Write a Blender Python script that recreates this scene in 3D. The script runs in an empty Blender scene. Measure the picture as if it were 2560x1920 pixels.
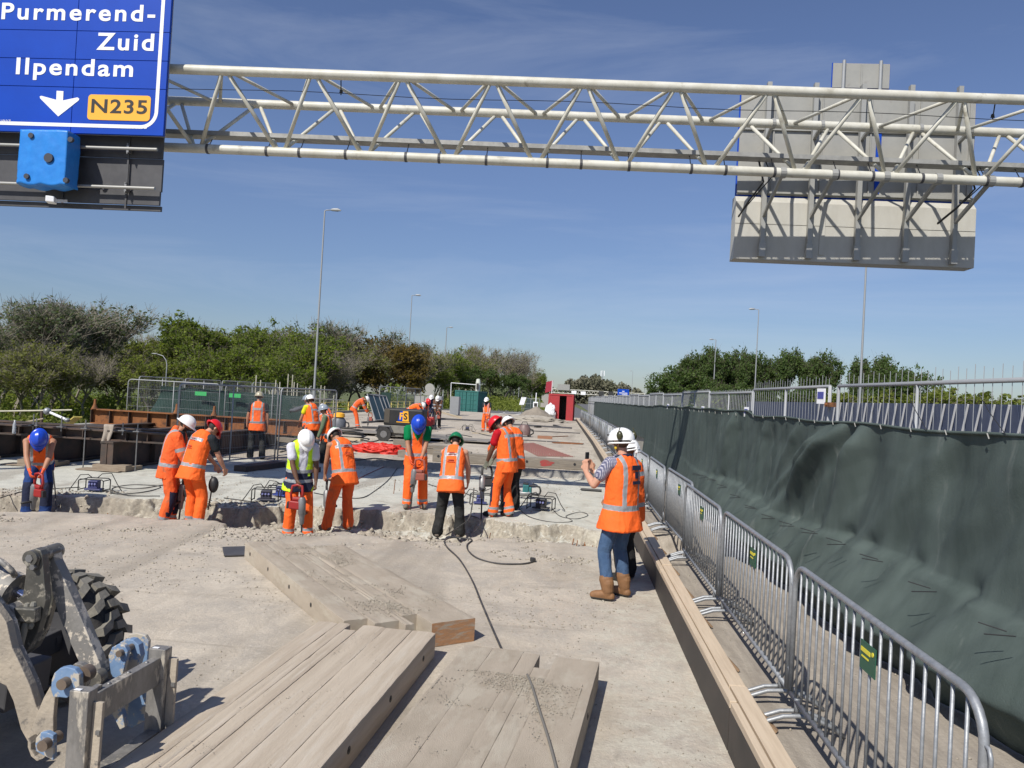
import bpy, bmesh, math, random
import numpy as np
from mathutils import Vector, Matrix, Euler
S = bpy.context.scene
COL = S.collection
R = math.radians
# ---------------------------------------------------------------- camera
FPX, CAMH, YAW, PITCH, ROLL = 1900., 2.15, .0773, .0158, .055
def V3(*a): return np.array(a, float)
cF = V3(-math.sin(YAW)*math.cos(PITCH), math.cos(YAW)*math.cos(PITCH), math.sin(PITCH))
_r = V3(math.cos(YAW), math.sin(YAW), 0); _u = np.cross(_r, cF)
cR = _r*math.cos(ROLL)+_u*math.sin(ROLL); cU = _u*math.cos(ROLL)-_r*math.sin(ROLL)
cam = bpy.data.cameras.new('camera'); camo = bpy.data.objects.new('camera', cam); COL.objects.link(camo)
cam.sensor_width = 36; cam.lens = FPX/2560*36; cam.clip_end = 4000; cam.clip_start = .05
m = Matrix.Identity(4)
for i in range(3):
    m[i][0], m[i][1], m[i][2] = cR[i], cU[i], -cF[i]
m[2][3] = CAMH
camo.matrix_world = m
S.camera = camo
def ray(x, y): return cF+cR*(x-1280)/FPX-cU*(y-960)/FPX
def G(x, y, z=0.):                       # survey helper: pixel of the photo -> point on the level z
    d = ray(x, y); return V3(0, 0, CAMH)+d*(z-CAMH)/d[2]
def at(x, y, Y):                         # survey helper: pixel -> point at the distance Y
    d = ray(x, y); return V3(0, 0, CAMH)+d*(Y/d[1])
# ---------------------------------------------------------------- world and sun
SUN_AZ, SUN_EL = 205., 46.
W = bpy.data.worlds.new('World'); S.world = W; W.use_nodes = True
nt = W.node_tree; nt.nodes.clear()
def nd(nt, t, **k):
    n = nt.nodes.new(t)
    for a, b in k.items():
        if a in n.inputs.keys() if hasattr(n.inputs, 'keys') else False: n.inputs[a].default_value = b
        else: setattr(n, a, b)
    return n
sky = nd(nt, 'ShaderNodeTexSky'); sky.sky_type = 'NISHITA'; sky.sun_disc = False
sky.sun_elevation = R(SUN_EL); sky.sun_rotation = R(SUN_AZ); sky.air_density = 1.0; sky.dust_density = .35; sky.ozone_density = 2.4; sky.altitude = 0
bg = nd(nt, 'ShaderNodeBackground'); bg.inputs['Strength'].default_value = .09
out = nd(nt, 'ShaderNodeOutputWorld')
tc = nd(nt, 'ShaderNodeTexCoord'); mp = nd(nt, 'ShaderNodeMapping'); mp.inputs['Scale'].default_value = (1.0, 2.6, 9.0); mp.inputs['Rotation'].default_value = (.15, .25, .5)
nz = nd(nt, 'ShaderNodeTexNoise'); nz.inputs['Scale'].default_value = 1.5; nz.inputs['Detail'].default_value = 7; nz.inputs['Roughness'].default_value = .62; nz.inputs['Distortion'].default_value = .5
cr = nd(nt, 'ShaderNodeValToRGB'); cr.color_ramp.elements[0].position = .47; cr.color_ramp.elements[1].position = .86
cr.color_ramp.elements[1].color = (.24, .24, .24, 1)
mx = nd(nt, 'ShaderNodeMix'); mx.data_type = 'RGBA'
tint = nd(nt, 'ShaderNodeMix'); tint.data_type = 'RGBA'; tint.blend_type = 'MULTIPLY'; tint.inputs[0].default_value = 1.0
tint.inputs[7].default_value = (1.02, .93, 1.05, 1)
L = nt.links.new
sz = nd(nt, 'ShaderNodeSeparateXYZ'); hr_ = nd(nt, 'ShaderNodeMapRange'); hr_.inputs[1].default_value = -.02; hr_.inputs[2].default_value = .30
hm = nd(nt, 'ShaderNodeMix'); hm.data_type = 'RGBA'; hm.inputs[6].default_value = (.54, .60, .72, 1); hm.inputs[7].default_value = (.86, .84, .98, 1)
L(tc.outputs['Generated'], sz.inputs[0]); L(sz.outputs[2], hr_.inputs[0]); L(hr_.outputs[0], hm.inputs[0]); L(hm.outputs[2], tint.inputs[7])
L(tc.outputs['Generated'], mp.inputs[0]); L(mp.outputs[0], nz.inputs['Vector']); L(nz.outputs[0], cr.inputs[0])
L(sky.outputs[0], tint.inputs[6]); L(tint.outputs[2], mx.inputs[6]); mx.inputs[7].default_value = (6.5, 7.0, 8.0, 1)
L(cr.outputs[0], mx.inputs[0]); L(mx.outputs[2], bg.inputs[0]); L(bg.outputs[0], out.inputs[0])
sl = bpy.data.lights.new('sun', 'SUN'); sl.energy = 4.4; sl.angle = R(.5); sl.color = (1, .95, .87)
so = bpy.data.objects.new('sun', sl); COL.objects.link(so)
_s = V3(math.sin(R(SUN_AZ))*math.cos(R(SUN_EL)), math.cos(R(SUN_AZ))*math.cos(R(SUN_EL)), math.sin(R(SUN_EL)))
so.rotation_euler = Vector(_s).to_track_quat('Z', 'Y').to_euler()
so.location = (-20, -30, 40)
S.view_settings.view_transform = 'Standard'; S.view_settings.look = 'None'; S.view_settings.gamma = 1; S.view_settings.exposure = 0.22
# ---------------------------------------------------------------- helpers
def ORD(n): return ['first', 'second', 'third', 'fourth', 'fifth', 'sixth', 'seventh', 'eighth', 'ninth', 'tenth', 'eleventh', 'twelfth', 'thirteenth', 'fourteenth', 'fifteenth', 'sixteenth', 'seventeenth', 'eighteenth', 'nineteenth', 'twentieth', 'twenty-first', 'twenty-second', 'twenty-third', 'twenty-fourth', 'twenty-fifth', 'twenty-sixth', 'twenty-seventh', 'twenty-eighth', 'twenty-ninth', 'thirtieth'][n]
def hash3(i, j, k, s):
    n = (i*374761393+j*668265263+k*2147483647+s*974711) & 0xffffffff
    n = ((n ^ (n >> 13))*1274126177) & 0xffffffff
    n = n ^ (n >> 16)
    return (n & 0xffff)/65535.
def vnoise(p, s=0):                       # value noise, p (n,3) -> 0..1
    p = np.asarray(p, float); i = np.floor(p).astype(np.int64); f = p-i; f = f*f*(3-2*f)
    r = 0
    for a in (0, 1):
        for b in (0, 1):
            for c in (0, 1):
                w = (f[:, 0] if a else 1-f[:, 0])*(f[:, 1] if b else 1-f[:, 1])*(f[:, 2] if c else 1-f[:, 2])
                r = r+w*hash3(i[:, 0]+a, i[:, 1]+b, i[:, 2]+c, s)
    return r
def fbm(p, s=0, o=4, g=.5):
    p = np.asarray(p, float); r = 0; a = 1; t = 0
    for k in range(o):
        r = r+a*vnoise(p*(2.03**k), s+k*7); t += a; a *= g
    return r/t
def props(o, label=None, cat=None, group=None, kind=None):
    if label: o['label'] = label
    if cat: o['category'] = cat
    if group: o['group'] = group
    if kind: o['kind'] = kind
    return o
def thing(name, label, cat, loc=(0, 0, 0), rz=0., group=None, rot=None):
    o = bpy.data.objects.new(name, None); COL.objects.link(o)
    o.location = [float(v) for v in loc]; o.rotation_euler = rot if rot is not None else (0, 0, rz)
    o.empty_display_size = .2
    return props(o, label, cat, group)
def frame(d):
    d = np.asarray(d, float); d = d/np.linalg.norm(d)
    a = V3(0, 0, 1) if abs(d[2]) < .9 else V3(1, 0, 0)
    x = np.cross(a, d); x /= np.linalg.norm(x)
    return x, np.cross(d, x), d
class MB:
    def __init__(s): s.v = []; s.f = []; s.m = []; s.n = 0
    def add(s, v, f, m=0):
        v = [tuple(map(float, q)) for q in v]
        s.v += v; s.f += [tuple(i+s.n for i in q) for q in f]; s.m += [m]*len(f); s.n += len(v); return s
    def box(s, c, size, rz=0., m=0, M=None):
        x, y, z = [q/2. for q in size]
        P = [(-x, -y, -z), (x, -y, -z), (x, y, -z), (-x, y, -z), (-x, -y, z), (x, -y, z), (x, y, z), (-x, y, z)]
        ca, sa = math.cos(rz), math.sin(rz)
        if M is not None:
            P = [tuple(M @ Vector(p)) for p in P]; P = [(p[0]+c[0], p[1]+c[1], p[2]+c[2]) for p in P]
        else: P = [(c[0]+p[0]*ca-p[1]*sa, c[1]+p[0]*sa+p[1]*ca, c[2]+p[2]) for p in P]
        return s.add(P, [(0, 3, 2, 1), (4, 5, 6, 7), (0, 1, 5, 4), (1, 2, 6, 5), (2, 3, 7, 6), (3, 0, 4, 7)], m)
    def bar(s, p0, p1, w, h, m=0, up=None):       # rectangular bar from p0 to p1; w sideways, h along up
        p0, p1 = np.array(p0, float), np.array(p1, float); d = p1-p0; d /= np.linalg.norm(d)
        u = V3(0, 0, 1) if up is None else np.array(up, float)
        if abs(d@u) > .95: u = V3(0, 1, 0) if up is None else V3(1, 0, 0)
        x = np.cross(d, u); x /= np.linalg.norm(x); u = np.cross(x, d)
        P = [q+x*a*w/2+u*b*h/2 for q in (p0, p1) for a, b in ((-1, -1), (1, -1), (1, 1), (-1, 1))]
        return s.add(P, [(3, 2, 1, 0), (4, 5, 6, 7), (0, 1, 5, 4), (1, 2, 6, 5), (2, 3, 7, 6), (3, 0, 4, 7)], m)
    def tube(s, p0, p1, r, n=8, r1=None, m=0, caps=True):
        r1 = r if r1 is None else r1
        p0, p1 = np.array(p0, float), np.array(p1, float); x, y, d = frame(p1-p0)
        A = [2*math.pi*i/n for i in range(n)]
        P = [p0+(x*math.cos(a)+y*math.sin(a))*r for a in A]+[p1+(x*math.cos(a)+y*math.sin(a))*r1 for a in A]
        F = [(i, (i+1) % n, n+(i+1) % n, n+i) for i in range(n)]
        if caps: F += [tuple(range(n-1, -1, -1)), tuple(range(n, 2*n))]
        return s.add(P, F, m)
    def path(s, pts, r, n=6, m=0, closed=False):
        pts = [np.array(p, float) for p in pts]; k = len(pts); P = []; px = None
        rr = r if hasattr(r, '__len__') else [r]*k
        for i, p in enumerate(pts):
            if closed: d = pts[(i+1) % k]-pts[i-1]
            else: d = pts[min(i+1, k-1)]-pts[max(i-1, 0)]
            d = d/(np.linalg.norm(d)+1e-9)
            if px is None: x, y, _ = frame(d)
            else:
                x = px-d*(px@d); x /= (np.linalg.norm(x)+1e-9); y = np.cross(d, x)
            px = x
            P += [p+(x*math.cos(2*math.pi*j/n)+y*math.sin(2*math.pi*j/n))*rr[i] for j in range(n)]
        F = []
        for i in range(k if closed else k-1):
            a, b = i*n, ((i+1) % k)*n
            F += [(a+j, a+(j+1) % n, b+(j+1) % n, b+j) for j in range(n)]
        if not closed: F += [tuple(range(n-1, -1, -1)), tuple(range((k-1)*n, k*n))]
        return s.add(P, F, m)
    def prism(s, poly, o, ax, ay, th, m=0):       # poly in (ax, ay) at origin o, extruded by vector th
        o, ax, ay, th = [np.array(q, float) for q in (o, ax, ay, th)]
        P = [o+ax*a+ay*b for a, b in poly]; n = len(P)
        P = P+[p+th for p in P]
        F = [tuple(range(n)), tuple(range(2*n-1, n-1, -1))]+[(i, n+i, n+(i+1) % n, (i+1) % n) for i in range(n)]
        return s.add(P, F, m)
    def ell(s, c, r, M=None, n=12, k=8, m=0):
        P = []; c = np.array(c, float)
        for i in range(k+1):
            t = math.pi*i/k
            for j in range(n):
                a = 2*math.pi*j/n
                q = V3(r[0]*math.sin(t)*math.cos(a), r[1]*math.sin(t)*math.sin(a), r[2]*math.cos(t))
                if M is not None: q = np.array(M) @ q
                P.append(c+q)
        F = [(i*n+j, (i+1)*n+j, (i+1)*n+(j+1) % n, i*n+(j+1) % n) for i in range(k) for j in range(n)]
        return s.add(P, F, m)
    def cap(s, p0, p1, r0, r1, n=12, m=0):        # tapered capsule
        p0, p1 = np.array(p0, float), np.array(p1, float); x, y, d = frame(p1-p0+V3(0, 0, 1e-6)); P = []; K = 0
        for base, r, ts in ((p0, r0, (-1.45, -1.0, -.5, 0)), (p1, r1, (0, .5, 1.0, 1.45))):
            for t in ts:
                c = base+d*r*math.sin(t); q = r*math.cos(t); K += 1
                P += [c+(x*math.cos(2*math.pi*j/n)+y*math.sin(2*math.pi*j/n))*q for j in range(n)]
        F = [(i*n+j, i*n+(j+1) % n, (i+1)*n+(j+1) % n, (i+1)*n+j) for i in range(K-1) for j in range(n)]
        F += [tuple(range(n-1, -1, -1)), tuple(range((K-1)*n, K*n))]
        return s.add(P, F, m)
    def loft(s, secs, n=20, m=0, pw=2.4):         # secs: (centre, right, fwd, hw, hd)
        P = []
        for c, x, y, a, b in secs:
            for j in range(n):
                t = 2*math.pi*j/n; ct, st = math.cos(t), math.sin(t)
                P.append(c+x*a*math.copysign(abs(ct)**(2/pw), ct)+y*b*math.copysign(abs(st)**(2/pw), st))
        k = len(secs)
        F = [(i*n+j, i*n+(j+1) % n, (i+1)*n+(j+1) % n, (i+1)*n+j) for i in range(k-1) for j in range(n)]
        F += [tuple(range(n-1, -1, -1)), tuple(range((k-1)*n, k*n))]
        return s.add(P, F, m)
    def mesh(s, name, off=(0, 0, 0), smooth=False):
        me = bpy.data.meshes.new(name)
        v = [(a-off[0], b-off[1], c-off[2]) for a, b, c in s.v]
        me.from_pydata(v, [], s.f); me.polygons.foreach_set('material_index', s.m)
        if smooth: me.polygons.foreach_set('use_smooth', [True]*len(me.polygons))
        me.update(); return me
    def build(s, name, mats, parent=None, smooth=False, world=False, bevel=0, auto=False):
        off = [0., 0., 0.]; q = parent
        while world and q: off = [off[i]+q.location[i] for i in range(3)]; q = q.parent
        me = s.mesh(name, off, smooth or auto)
        for q in (mats if isinstance(mats, (list, tuple)) else [mats]): me.materials.append(q)
        o = bpy.data.objects.new(name, me); COL.objects.link(o)
        if parent: o.parent = parent
        if bevel:
            b = o.modifiers.new('bevel', 'BEVEL'); b.width = bevel; b.segments = 2; b.limit_method = 'ANGLE'; b.angle_limit = R(40)
        if auto:
            bm = bmesh.new(); bm.from_mesh(me)
            for e in bm.edges:
                if len(e.link_faces) == 2 and e.calc_face_angle(0) > R(38): e.smooth = False
            bm.to_mesh(me); bm.free()
        return o
def copy_tree(o, parent=None):
    c = o.copy(); COL.objects.link(c)
    if parent: c.parent = parent
    for ch in [q for q in bpy.data.objects if q.parent == o]: copy_tree(ch, c)
    return c
CH = {}
def kids(o):
    if o.name not in CH: CH[o.name] = [q for q in bpy.data.objects if q.parent == o]
    return CH[o.name]
def dup(o, loc, rz=None, label=None, group=None, parent=None, scale=None):
    c = o.copy(); COL.objects.link(c)
    if parent: c.parent = parent
    else:
        c.location = [float(v) for v in loc]
        if rz is not None: c.rotation_euler = (0, 0, rz)
        if scale is not None: c.scale = scale if hasattr(scale, '__len__') else (scale,)*3
    if label: c['label'] = label
    if group: c['group'] = group
    for ch in kids(o): dup(ch, None, parent=c)
    return c
# ---------------------------------------------------------------- materials
MATS = {}
def mat(name, c, rough=.7, metal=0., c2=None, sc=8., amt=.5, bump=0., bsc=60., lo=.4, hi=.65, stretch=None, coord='Object', spec=.5, c3=None, sc3=30., lo3=.6, hi3=.7, det=6):
    if name in MATS: return MATS[name]
    M = bpy.data.materials.new(name); M.use_nodes = True; t = M.node_tree; b = t.nodes['Principled BSDF']
    b.inputs['Roughness'].default_value = rough; b.inputs['Metallic'].default_value = metal
    b.inputs['Specular IOR Level'].default_value = spec
    b.inputs['Base Color'].default_value = (*c, 1); l = t.links.new
    tcn = t.nodes.new('ShaderNodeTexCoord'); mpn = t.nodes.new('ShaderNodeMapping'); l(tcn.outputs[coord], mpn.inputs[0])
    if stretch: mpn.inputs['Scale'].default_value = stretch
    prev = None
    def layer(prev, colr, scale, lo, hi, amt, det=det):
        n = t.nodes.new('ShaderNodeTexNoise'); n.inputs['Scale'].default_value = scale; n.inputs['Detail'].default_value = det; n.inputs['Roughness'].default_value = .65
        l(mpn.outputs[0], n.inputs['Vector'])
        r = t.nodes.new('ShaderNodeMapRange'); r.inputs[1].default_value = lo; r.inputs[2].default_value = hi; r.inputs[4].default_value = amt
        l(n.outputs[0], r.inputs[0])
        x = t.nodes.new('ShaderNodeMix'); x.data_type = 'RGBA'; l(r.outputs[0], x.inputs[0])
        if prev is None: x.inputs[6].default_value = (*c, 1)
        else: l(prev, x.inputs[6])
        x.inputs[7].default_value = (*colr, 1)
        return x.outputs[2]
    if c2 is not None: prev = layer(prev, c2, sc, lo, hi, amt)
    if c3 is not None: prev = layer(prev, c3, sc3, lo3, hi3, 1.)
    if prev is not None: l(prev, b.inputs['Base Color'])
    if bump:
        n = t.nodes.new('ShaderNodeTexNoise'); n.inputs['Scale'].default_value = bsc; n.inputs['Detail'].default_value = 5; l(mpn.outputs[0], n.inputs['Vector'])
        bn = t.nodes.new('ShaderNodeBump'); bn.inputs['Strength'].default_value = bump; bn.inputs['Distance'].default_value = .02; l(n.outputs[0], bn.inputs['Height']); l(bn.outputs[0], b.inputs['Normal'])
    MATS[name] = M
    return M
galv = mat('galvanised', (.27, .285, .30), .5, .45, (.38, .395, .41), 25, .8, .08, 90, c3=(.25, .26, .27), sc3=6, lo3=.62, hi3=.8)
galv2 = mat('galvanised_dull', (.33, .34, .35), .6, .25, (.3, .32, .33), 12, .6)
gwhite = mat('gantry_paint', (.60, .59, .52), .5, 0, (.46, .44, .36), 3, .8, .04, 30, c3=(.22, .20, .15), sc3=3.2, lo3=.60, hi3=.78)
tray_m = mat('tray_metal', (.26, .26, .25), .6, .2, (.4, .4, .38), 6, .6)
blue_s = mat('sign_blue', (.0, .05, .40), .5, 0, (.0, .06, .47), 1.2, .6, spec=.25)
white_s = mat('sign_white', (.82, .83, .85), .5)
yellow_s = mat('sign_yellow', (.85, .42, .03), .5)
black_s = mat('sign_black', (.02, .018, .015), .5)
dark_s = mat('board_dark', (.055, .055, .06), .6, 0, (.085, .085, .09), 2.5, .7)
alu = mat('sign_back', (.30, .30, .28), .55, .1, (.36, .355, .325), 2.5, .7, c3=(.26, .25, .23), sc3=5, lo3=.6, hi3=.75)
alu2 = mat('sign_back_white', (.47, .46, .415), .5, .0, (.40, .385, .34), 3.5, .7, stretch=(1, 1, .4))
post_m = mat('sign_post', (.34, .34, .32), .5, .3, (.36, .36, .34), 6, .6)
rust = mat('rust_steel', (.20, .078, .027), .85, 0, (.32, .125, .038), 1.6, .8, .2, 60, c3=(.07, .035, .02), sc3=3, lo3=.5, hi3=.66)
rustd = mat('dark_steel', (.05, .04, .034), .75, 0, (.11, .065, .045), 3, .8, .2, 50)
steel = mat('steel_plain', (.25, .25, .25), .5, .6, (.16, .15, .14), 20, .6)
wood_m = mat('kerb_timber', (.58, .47, .34), .75, 0, (.47, .37, .26), 3, .8, .1, 60, stretch=(12, .6, 12), c3=(.3, .2, .12), sc3=1.5, lo3=.68, hi3=.85)
ply_m = mat('formwork_ply', (.034, .03, .027), .6, 0, (.06, .05, .043), 3, .7)
scaf_m = mat('scaffold_tube', (.5, .48, .38), .6, .2, (.35, .33, .25), 6, .6)
yel_m = mat('railing_yellow', (.62, .5, .12), .6, 0, (.45, .38, .12), 5, .6)
black_m = mat('black_plastic', (.02, .02, .021), .5)
rubber = mat('rubber', (.025, .025, .026), .85, 0, (.06, .055, .05), 14, .7, .2, 60)
cable_m = mat('cable_black', (.035, .035, .035), .6, 0, (.12, .11, .1), 6, .5)
# ================================================================ THE SETTING
def interp(x, pts): return np.interp(x, [p[0] for p in pts], [p[1] for p in pts])
YN = [(-14, 10.6), (-8.5, 10.9), (-6.8, 11.2), (-5.06, 11.06), (-4.1, 10.9), (-2.35, 10.95), (-.64, 11.35), (.5, 11.25), (1.3, 11.2)]
YF = [(-14, 11.7), (-9.45, 12.1), (-8.3, 12.45), (-6.9, 13.0), (-6.2, 12.9), (-5.8, 12.5), (-5.2, 12.6), (-4.9, 13.1), (-3.2, 13.3), (-1.2, 13.1), (.5, 12.8), (1.3, 12.8)]
def ground_h(X, Y, fine=True):
    P = np.stack([X, Y, X*0], 1)
    n1 = fbm(P*1.3, 3)-.5; n2 = fbm(P*4., 9)-.5; n3 = fbm(P*11., 21, 3)-.5
    yn = interp(X, YN)+n1*.7+n2*.45; yf = interp(X, YF)+n1*.5+n2*.5+n3*.2
    d = -.30+n2*.10+n3*.07+ (fbm(P*.6, 50)-.5)*.18
    a = np.clip((Y-yn)/.24, 0, 1); a = a*a*(3-2*a)
    b = np.clip((yf+.02-Y)/(.16+n2*.2), 0, 1); b = np.clip(b, 0, 1)**.8
    z = d*np.minimum(a, b)
    rough = np.clip(1-np.abs(Y-12.2)/1.9, 0, 1)
    z = z+rough*(n3*.10+n2*.05)*(z < -.02)
    z = z+(n2*.012+n1*.02)*(np.abs(Y-12) < 6)
    st = 20.6+n1*.25+n2*.3
    step = np.where(X > -7.4, np.clip((Y-st)/.12, 0, 1), np.clip((Y-24)/5, 0, 1))*.2
    return z+step
XS = np.concatenate([np.arange(-17, -12, .2), np.arange(-12, 1.2, .032), np.arange(1.2, 3.61, .2)])
YS = np.concatenate([np.arange(-14, 0, 2.), np.arange(0, 10.5, .12), np.arange(10.5, 13.9, .03), np.arange(13.9, 20, .14), np.arange(20, 21.6, .04), np.arange(21.6, 40, .5), np.arange(40, 82.1, 2.)])
XX, YY = np.meshgrid(XS, YS); hz_ = ground_h(XX.ravel(), YY.ravel())
me = bpy.data.meshes.new('deck'); nx, ny = len(XS), len(YS)
vv = np.stack([XX.ravel(), YY.ravel(), hz_], 1)
_w = np.clip(-vv[:, 2]/.06, 0, 1)*(np.abs(vv[:, 1]-12.2) < 1.8)
_q = vv*np.array([1, 1, 1.6]); _a, _b, _c = [fbm(_q*8+k*31, 60+k, 4, .6)-.5 for k in range(3)]
vv[:, 1] += _w*_a*.15; vv[:, 0] += _w*_b*.10; vv[:, 2] += _w*(_c*.07)
idx = np.arange(nx*ny).reshape(ny, nx)
ff = np.stack([idx[:-1, :-1].ravel(), idx[:-1, 1:].ravel(), idx[1:, 1:].ravel(), idx[1:, :-1].ravel()], 1)
def grid_mesh(me, vv, ff):
    me.vertices.add(len(vv)); me.vertices.foreach_set('co', vv.ravel())
    me.loops.add(ff.size); me.loops.foreach_set('vertex_index', ff.ravel().astype(np.int32))
    me.polygons.add(len(ff)); me.polygons.foreach_set('loop_start', np.arange(0, ff.size, ff.shape[1], dtype=np.int32))
    me.polygons.foreach_set('loop_total', np.full(len(ff), ff.shape[1], dtype=np.int32))
    me.update(calc_edges=True); me.validate()
grid_mesh(me, vv, ff)
deck = bpy.data.objects.new('bridge_deck', me); COL.objects.link(deck); deck['kind'] = 'structure'
def deck_mat():
    M = bpy.data.materials.new('concrete_deck'); M.use_nodes = True; t = M.node_tree; b = t.nodes['Principled BSDF']; l = t.links.new
    b.inputs['Roughness'].default_value = .95; b.inputs['Specular IOR Level'].default_value = .2
    g = t.nodes.new('ShaderNodeNewGeometry'); sx = t.nodes.new('ShaderNodeSeparateXYZ'); l(g.outputs['Position'], sx.inputs[0])
    def noise(sc, det=8, ro=.65, st=(1, 1, 1), dist=0):
        mpn = t.nodes.new('ShaderNodeMapping'); mpn.inputs['Scale'].default_value = st; l(g.outputs['Position'], mpn.inputs[0])
        n = t.nodes.new('ShaderNodeTexNoise'); n.inputs['Scale'].default_value = sc; n.inputs['Detail'].default_value = det; n.inputs['Roughness'].default_value = ro; n.inputs['Distortion'].default_value = dist
        l(mpn.outputs[0], n.inputs['Vector']); return n.outputs[0]
    def mr(s, a, b_, c=0., d=1.):
        r = t.nodes.new('ShaderNodeMapRange'); l(s, r.inputs[0]); r.inputs[1].default_value = a; r.inputs[2].default_value = b_; r.inputs[3].default_value = c; r.inputs[4].default_value = d; return r.outputs[0]
    def ma(op, a, b_):
        r = t.nodes.new('ShaderNodeMath'); r.operation = op
        for i, q in enumerate((a, b_)):
            if isinstance(q, (int, float)): r.inputs[i].default_value = q
            else: l(q, r.inputs[i])
        return r.outputs[0]
    def mix(f, a, b_, bt='MIX'):
        x = t.nodes.new('ShaderNodeMix'); x.data_type = 'RGBA'; x.blend_type = bt
        if isinstance(f, (int, float)): x.inputs[0].default_value = f
        else: l(f, x.inputs[0])
        for i, q in ((6, a), (7, b_)):
            if isinstance(q, tuple): x.inputs[i].default_value = (*q, 1)
            else: l(q, x.inputs[i])
        return x.outputs[2]
    big = noise(.45, 7, .6); med = noise(2.2, 9, .7, (1, .8, 1), .4); fine = noise(28, 6, .7); speck = noise(70, 3, .6)
    c = mix(mr(big, .38, .62), (.46, .40, .32), (.58, .515, .42))
    c = mix(mr(med, .42, .66), c, (.41, .37, .315))
    c = mix(mr(noise(5, 8, .75, (2.2, 1, 1), 1.5), .55, .72, 0, .75), c, (.66, .60, .51))
    c = mix(mr(noise(1.4, 8, .75, (.35, 3.2, 1), .8), .56, .70, 0, .5), c, (.26, .225, .175))
    c = mix(mr(noise(9, 6, .75, (.5, 2.5, 1), 2.), .60, .68, 0, .55), c, (.60, .56, .47))
    # washed pale slab beyond the trench, up to the step
    yy = ma('ADD', sx.outputs[1], mr(med, 0, 1, -.5, .5))
    pale = ma('MULTIPLY', mr(yy, 12.5, 12.9), mr(yy, 20.7, 20.2))
    palec = mix(mr(noise(1.6, 8, .7), .4, .65), (.62, .61, .53), (.50, .50, .435))
    palec = mix(mr(noise(3.2, 8, .75, (.8, 2, 1), 1), .56, .7, 0, .7), palec, (.70, .68, .60))
    c = mix(pale, c, palec)
    # steep broken concrete: lighter fractured aggregate
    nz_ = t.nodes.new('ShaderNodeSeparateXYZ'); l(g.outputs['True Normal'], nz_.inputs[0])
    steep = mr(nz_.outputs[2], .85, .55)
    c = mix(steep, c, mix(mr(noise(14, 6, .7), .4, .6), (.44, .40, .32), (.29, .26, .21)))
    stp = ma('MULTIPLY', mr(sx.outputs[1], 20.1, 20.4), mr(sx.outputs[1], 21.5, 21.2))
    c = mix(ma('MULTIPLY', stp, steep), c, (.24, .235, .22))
    # walkway right of the kerb: browner, dirt strips along it
    rt = mr(sx.outputs[0], 1.2, 1.3)
    c = mix(rt, c, mix(mr(noise(2.0, 9, .7, (4, .5, 1), .3), .42, .62), (.30, .265, .225), (.41, .365, .305)))
    # pale worn strip beside the kerb and old dark stains
    pl = ma('MULTIPLY', mr(sx.outputs[0], .1, .5), mr(sx.outputs[0], 1.25, 1.1))
    c = mix(ma('MULTIPLY', pl, mr(noise(4, 9, .75), .46, .58, 0, .8)), c, (.55, .52, .43))
    c = mix(mr(noise(1.1, 5, .6, (1, 1, 1), 2.), .66, .74, 0, .35), c, (.19, .175, .15))
    trk = noise(1.0, 3, .5, (.9, .12, 1), .6)
    c = mix(mr(trk, .54, .62, 0, .5), c, (.27, .235, .19))
    c = mix(mr(noise(13, 4, .8, (.35, 2.2, 1), 3.), .66, .70, 0, .6), c, (.70, .66, .58))
    c = mix(mr(noise(.8, 6, .7, (1, 1, 1), 1.2), .55, .66, 0, .5), c, (.31, .27, .22))
    c = mix(mr(fine, .3, .7, 0., .62), c, mix(.5, c, (.2, .18, .15)))
    c = mix(mr(speck, .66, .72, 0, .6), c, (.16, .14, .12))
    l(c, b.inputs['Base Color'])
    h = ma('ADD', ma('MULTIPLY', fine, .35), ma('ADD', ma('MULTIPLY', med, 1.2), ma('MULTIPLY', speck, .18)))
    bn = t.nodes.new('ShaderNodeBump'); bn.inputs['Strength'].default_value = .65; bn.inputs['Distance'].default_value = .03; l(h, bn.inputs['Height']); l(bn.outputs[0], b.inputs['Normal'])
    return M
DECKM = deck_mat(); me.materials.append(DECKM)
# underlying slab edge
b = MB(); b.box((-6.7, 34, -.85), (20.6, 96, .5)); o = b.build('deck_slab', mat('slab_concrete', (.3, .29, .26), .9)); o['kind'] = 'structure'
# terrain
gx = np.concatenate([np.arange(-420, -60, 20), np.arange(-60, 60, 3.), np.arange(60, 421, 20)]); gy = np.concatenate([np.arange(-60, 0, 15.), np.arange(0, 130, 4.), np.arange(130, 300, 10), np.arange(300, 1300, 60)])
XX, YY = np.meshgrid(gx, gy); X, Y = XX.ravel(), YY.ravel()
lo = -3.8+np.clip((Y-20)/110, 0, 1)*1.6
bank = np.clip((np.maximum(np.where(X < 0, -X-17.5, X-20), 0))/14, 0, 1)
hi = np.where(Y > 84, -.06, -4.2); k = np.clip((Y-81)/4, 0, 1)
tz = (1-k)*lo+k*((1-bank)*-.06+bank*lo)+(fbm(np.stack([X, Y, X*0], 1)*.12, 5)-.5)*1.2*np.maximum(bank, 1-k)
tz = np.where(Y > 84, tz-np.clip((Y-250)/600, 0, 1)*2.0, tz)
idx = np.arange(len(gx)*len(gy)).reshape(len(gy), len(gx))
ff = np.stack([idx[:-1, :-1].ravel(), idx[:-1, 1:].ravel(), idx[1:, 1:].ravel(), idx[1:, :-1].ravel()], 1)
me = bpy.data.meshes.new('terrain'); grid_mesh(me, np.stack([X, Y, tz], 1), ff); me.polygons.foreach_set('use_smooth', [True]*len(me.polygons))
me.materials.append(mat('grass_land', (.075, .10, .03), .95, 0, (.14, .15, .05), .4, .8, .6, 8, coord='Object', c3=(.2, .18, .07), sc3=.15, lo3=.55, hi3=.7))
o = bpy.data.objects.new('grass_terrain', me); COL.objects.link(o); o['kind'] = 'structure'
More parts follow.
